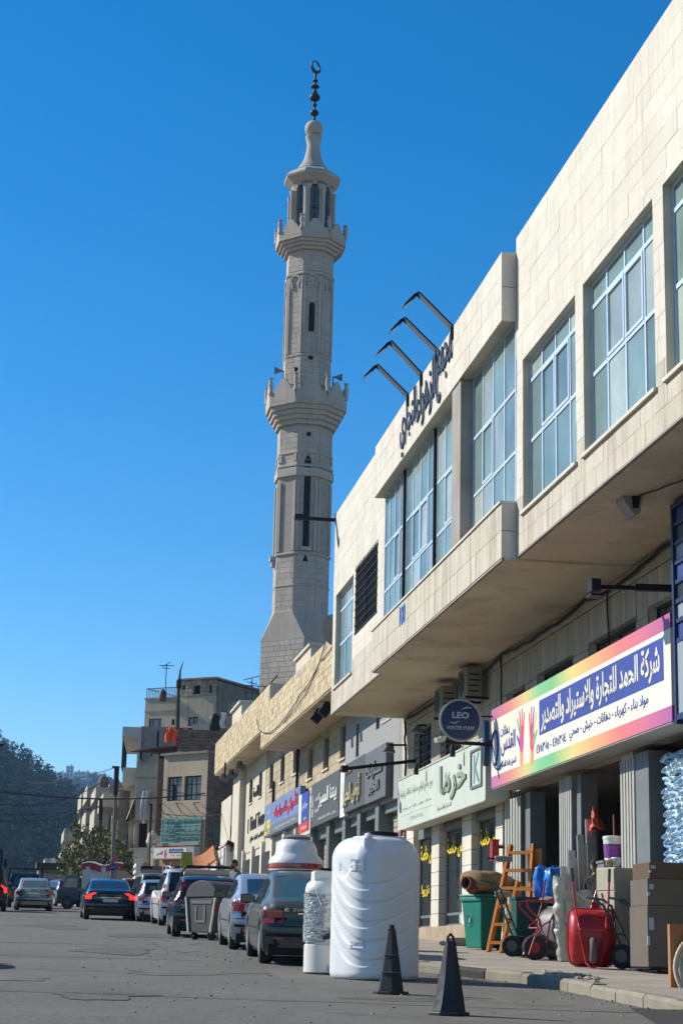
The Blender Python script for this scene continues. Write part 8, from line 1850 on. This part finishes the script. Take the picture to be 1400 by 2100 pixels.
# rope coil on a wooden panel
c = onY(1373, 1895, 20.6); d_ = onY(1373, 2066, 20.6)
t = thing('hose_coil', 'big coil of pale rope-like hose on a brown panel at the bottom right corner', 'coil', (c.x+.5, 20.6, d_.z), absolute=True)
obj('panel', MB().box(c.x, c.x+1.05, 20.62, 20.70, d_.z, c.z), M('brown_panel', (.38,.17,.07), .7, var=.2, ns=2), t); pts = []; cx_, cz_ = c.x+.50, (c.z+d_.z)/2-.02
for k in range(220): a = k*.19; r_ = .16+.30*k/220; pts.append((cx_+r_*math.cos(a), 20.57-.02*math.sin(k*.9), cz_+r_*1.02*math.sin(a)))
obj('coil', MB().tube(pts, .028, 7), M('pale_rope', (.55,.45,.34), .8, var=.3, ns=60, bump=.8, bs=150), t, smooth=60)
sb_ = thing('kerb_block', 'broken concrete block lying below the shop plinth', 'block', (onY(935, 1925, 36.8).x, 36.8, road_z(36.8)+KH), rz=R_(8)); obj('block_body', MB().loft([[(-.28, -.18, 0), (.30, -.18, 0), (.30, .2, 0), (-.28, .2, 0)], [(-.25, -.16, .15), (.24, -.16, .17), (.27, .18, .16), (-.26, .18, .15)]]), M('broken_concrete', (.33,.29,.22), .95, var=.2), sb_, bevel=.012); obj('chip', MB().blob((-.34, -.1, .04), .08, .06, .05, 7, 5, .2), MATS['broken_concrete'], sb_)
# ---------------------------------------------------------------- people
SKIN = M('skin', (.33,.17,.105), .6, var=.06); JEAN = M('dark_trousers', (.03,.035,.05), .9, var=.2); HAIR = M('black_hair', (.012,.010,.009), .7, var=.2, ns=30)
def person(label, loc, rz, top_m, cap=True, lean=0.0, hgt=1.74, arms='down'):
    import bmesh
    t = thing('person', label, 'person', loc, rz=R_(rz)); s = hgt/1.74
    V = [(0,0,.95),(0,0,1.10),(0,.01,1.28),(0,.02,1.42),(0,.02,1.50),(0,-.005,1.56),   # 0-5 pelvis..neck
         (.10,0,.88),(.115,-.015,.50),(.12,.02,.09),(.12,-.13,.035), (-.10,0,.88),(-.115,-.015,.50),(-.12,.02,.09),(-.12,-.13,.035),  # legs 6-13
         (.17,.02,1.42),(.22,.03,1.14),(.21,-.08,.90),(.20,-.12,.83), (-.17,.02,1.42),(-.22,.03,1.14),(-.21,-.08,.90),(-.20,-.12,.83)]  # arms 14-21
    if arms == 'fold':
        V[16] = (.10,-.20,1.10); V[17] = (.02,-.23,1.12); V[20] = (-.10,-.20,1.06); V[21] = (-.02,-.24,1.06)
    E_ = [(0,1),(1,2),(2,3),(3,4),(4,5),(0,6),(6,7),(7,8),(8,9),(0,10),(10,11),(11,12),(12,13),(3,14),(14,15),(15,16),(16,17),(3,18),(18,19),(19,20),(20,21)]
    Rr = [.15,.14,.15,.13,.062,.06]+[.09,.06,.045,.035]*2+[.062,.05,.036,.03]*2
    me = bpy.data.meshes.new('body'); me.from_pydata([(x*s, (y-lean*max(0, z-.9))*s, z*s) for x, y, z in V], E_, []); o = bpy.data.objects.new('body', me); COL.objects.link(o)
    sk = o.modifiers.new('skin', 'SKIN'); sk.use_smooth_shade = True; sub = o.modifiers.new('sub', 'SUBSURF'); sub.levels = 2; sub.render_levels = 2
    for i, v in enumerate(me.skin_vertices[0].data): v.radius = (Rr[i]*s*(1.15 if i in (0,1,2,3) else 1), Rr[i]*s*(.78 if i in (0,1,2,3) else 1)); v.use_root = (i == 0)
    m2 = bpy.data.meshes.new_from_object(o.evaluated_get(bpy.context.evaluated_depsgraph_get())); bpy.data.objects.remove(o)
    # head grown onto the same figure
    bm = bmesh.new(); bm.from_mesh(m2)
    hx, hy, hz = 0, -.03*s-lean*.72*s, 1.645*s
    def head(u, v):
        a = 6.2832*u; th = math.pi*v; x = .075*math.sin(th)*math.cos(a); y = .095*math.sin(th)*math.sin(a); z = .118*math.cos(th)
        if z < -.03: x *= 1-.25*(-z-.03)/.09; y = y*(1-.12*(-z-.03)/.09)-.008
        if y < -.06:
            if abs(x) < .022 and -.045 < z < .025: y -= .022*(1-abs(x)/.022)*(1-abs(z+.02)/.05 if z+.02 < 0 else 1-(z+.02)/.05)
            if abs(abs(x)-.032) < .016 and abs(z-.018) < .016: y += .010
            if abs(x) < .026 and abs(z+.066) < .008: y += .006
        return (hx+x*s, hy+y*s, hz+z*s)
    hb_ = MB(); hb_.grid(head, 36, 30); vs = [bm.verts.new(v) for v in hb_.V]
    for f in hb_.F:
        try: q = bm.faces.new([vs[i] for i in f]); q.smooth = True
        except Exception: pass
    bm.to_mesh(m2); bm.free(); m2.name = 'body'
    for m in (SKIN, top_m, JEAN): m2.materials.append(m)
    for p in m2.polygons:
        z = p.center.z/s; x = abs(p.center.x)/s; p.material_index = 0 if z > 1.50 or (x > .15 and z < .90 and z > .8) else (1 if z > .93 or (x > .155 and z > .86) else 2); p.use_smooth = True
    b = bpy.data.objects.new('body', m2); COL.objects.link(b); b.parent = t
    for sx in (-1, 1): obj('ear', MB().blob((hx+sx*.078*s, hy+.01*s, hz-.01*s), .012*s, .022*s, .032*s, 8, 6), SKIN, t, smooth=60)
    def cap_shell(u, v): a = 6.2832*u; th = math.pi*.50*v; return (hx+.083*s*math.sin(th)*math.cos(a), hy+(.012 if not cap else 0)*s+.103*s*math.sin(th)*math.sin(a), hz+.025*s+.105*s*math.cos(th))
    mb = MB(); mb.grid(cap_shell, 28, 8)
    if cap:
        c_ = obj('cap', mb, M('dark_cap', (.02,.02,.024), .85), t, smooth=60)
        mb = MB(); mb.grid(lambda u, v: (hx+(.07*(2*u-1))*s*(1-.12*v), hy-(.085+.085*v*(1-(2*u-1)**2*.6))*s, hz+(.034-.025*v-.012*(2*u-1)**2)*s), 10, 5); obj('cap_peak', mb, MATS['dark_cap'], c_, smooth=60)
        mb = MB(); mb.grid(lambda u, v: (lambda a: (hx+.079*s*math.cos(a), hy+.100*s*math.sin(a), hz+(.03-.07*v)*s))(-.25+3.64*u), 16, 3); obj('hair', mb, HAIR, t, smooth=60)
    else:
        mb.grid(lambda u, v: (lambda a: (hx+.081*s*math.cos(a), hy+.012*s+.103*s*math.sin(a), hz+(.03-.09*v)*s))(-.2+3.54*u), 16, 3); obj('hair', mb, HAIR, t, smooth=60)
        mb = MB(); mb.grid(lambda u, v: (lambda a: (hx+.073*s*math.cos(a)*(1-.2*v), hy-.005*s+.098*s*math.sin(a), hz-(.055+.055*v)*s))(3.45+2.54*u), 14, 4); obj('beard', mb, HAIR, t, smooth=60)
    for sx in (-1, 1):
        hxx = sx*.20*s if arms == 'down' else sx*.01*s; hyy = (-.13*s-lean*0) if arms == 'down' else -.25*s; hzz = (.80 if arms == 'down' else 1.09)*s
        for k in range(4): obj('finger', MB().tube([(hxx+(k-1.5)*.018*s, hyy, hzz), (hxx+(k-1.5)*.019*s, hyy-.02*s, hzz-.045*s), (hxx+(k-1.5)*.018*s, hyy-.015*s, hzz-(.07+.012*(1-abs(k-1.5)/1.5))*s)], [.009*s, .008*s, .006*s], 6), SKIN, t, smooth=60)
        obj('thumb', MB().tube([(hxx-sx*.03*s, hyy, hzz+.02*s), (hxx-sx*.05*s, hyy-.02*s, hzz-.02*s), (hxx-sx*.045*s, hyy-.03*s, hzz-.045*s)], [.010*s, .009*s, .007*s], 6), SKIN, t, smooth=60)
    return t
g = road_z(28.9)+KH; c = onY(1222, 1800, 28.9); zc = c.z
person('man in a dark cap and dark jacket standing in the doorway behind the red wheelbarrow', (c.x, 28.9, g), -35, M('dark_jacket', (.03,.03,.034), .9, var=.2), True, .06, (onY(1222, 1778, 28.9).z-g)/1.0+.10)
c = onY(476, 1790, 49); g = road_z(49)+KH
person('bearded man in a grey patterned jacket standing beyond the silver saloon', (c.x+.1, 49, g), -62, M('grey_camouflage', (.16,.165,.17), .9, var=.7, ns=9), False, .05, 1.78, 'fold')
# ---------------------------------------------------------------- air
hz = MB().box(-1850, 1850, -75, 2450, -14, 235)
hm = bpy.data.materials.new('air'); hm.use_nodes = True; t = hm.node_tree; t.nodes.remove(t.nodes['Principled BSDF'])
pv = t.nodes.new('ShaderNodeVolumePrincipled'); pv.inputs['Color'].default_value = (.36, .64, 1, 1); pv.inputs['Density'].default_value = .00015; pv.inputs['Anisotropy'].default_value = .2
t.links.new(pv.outputs[0], t.nodes['Material Output'].inputs['Volume'])
o = obj('haze', hz, hm, kind='stuff')
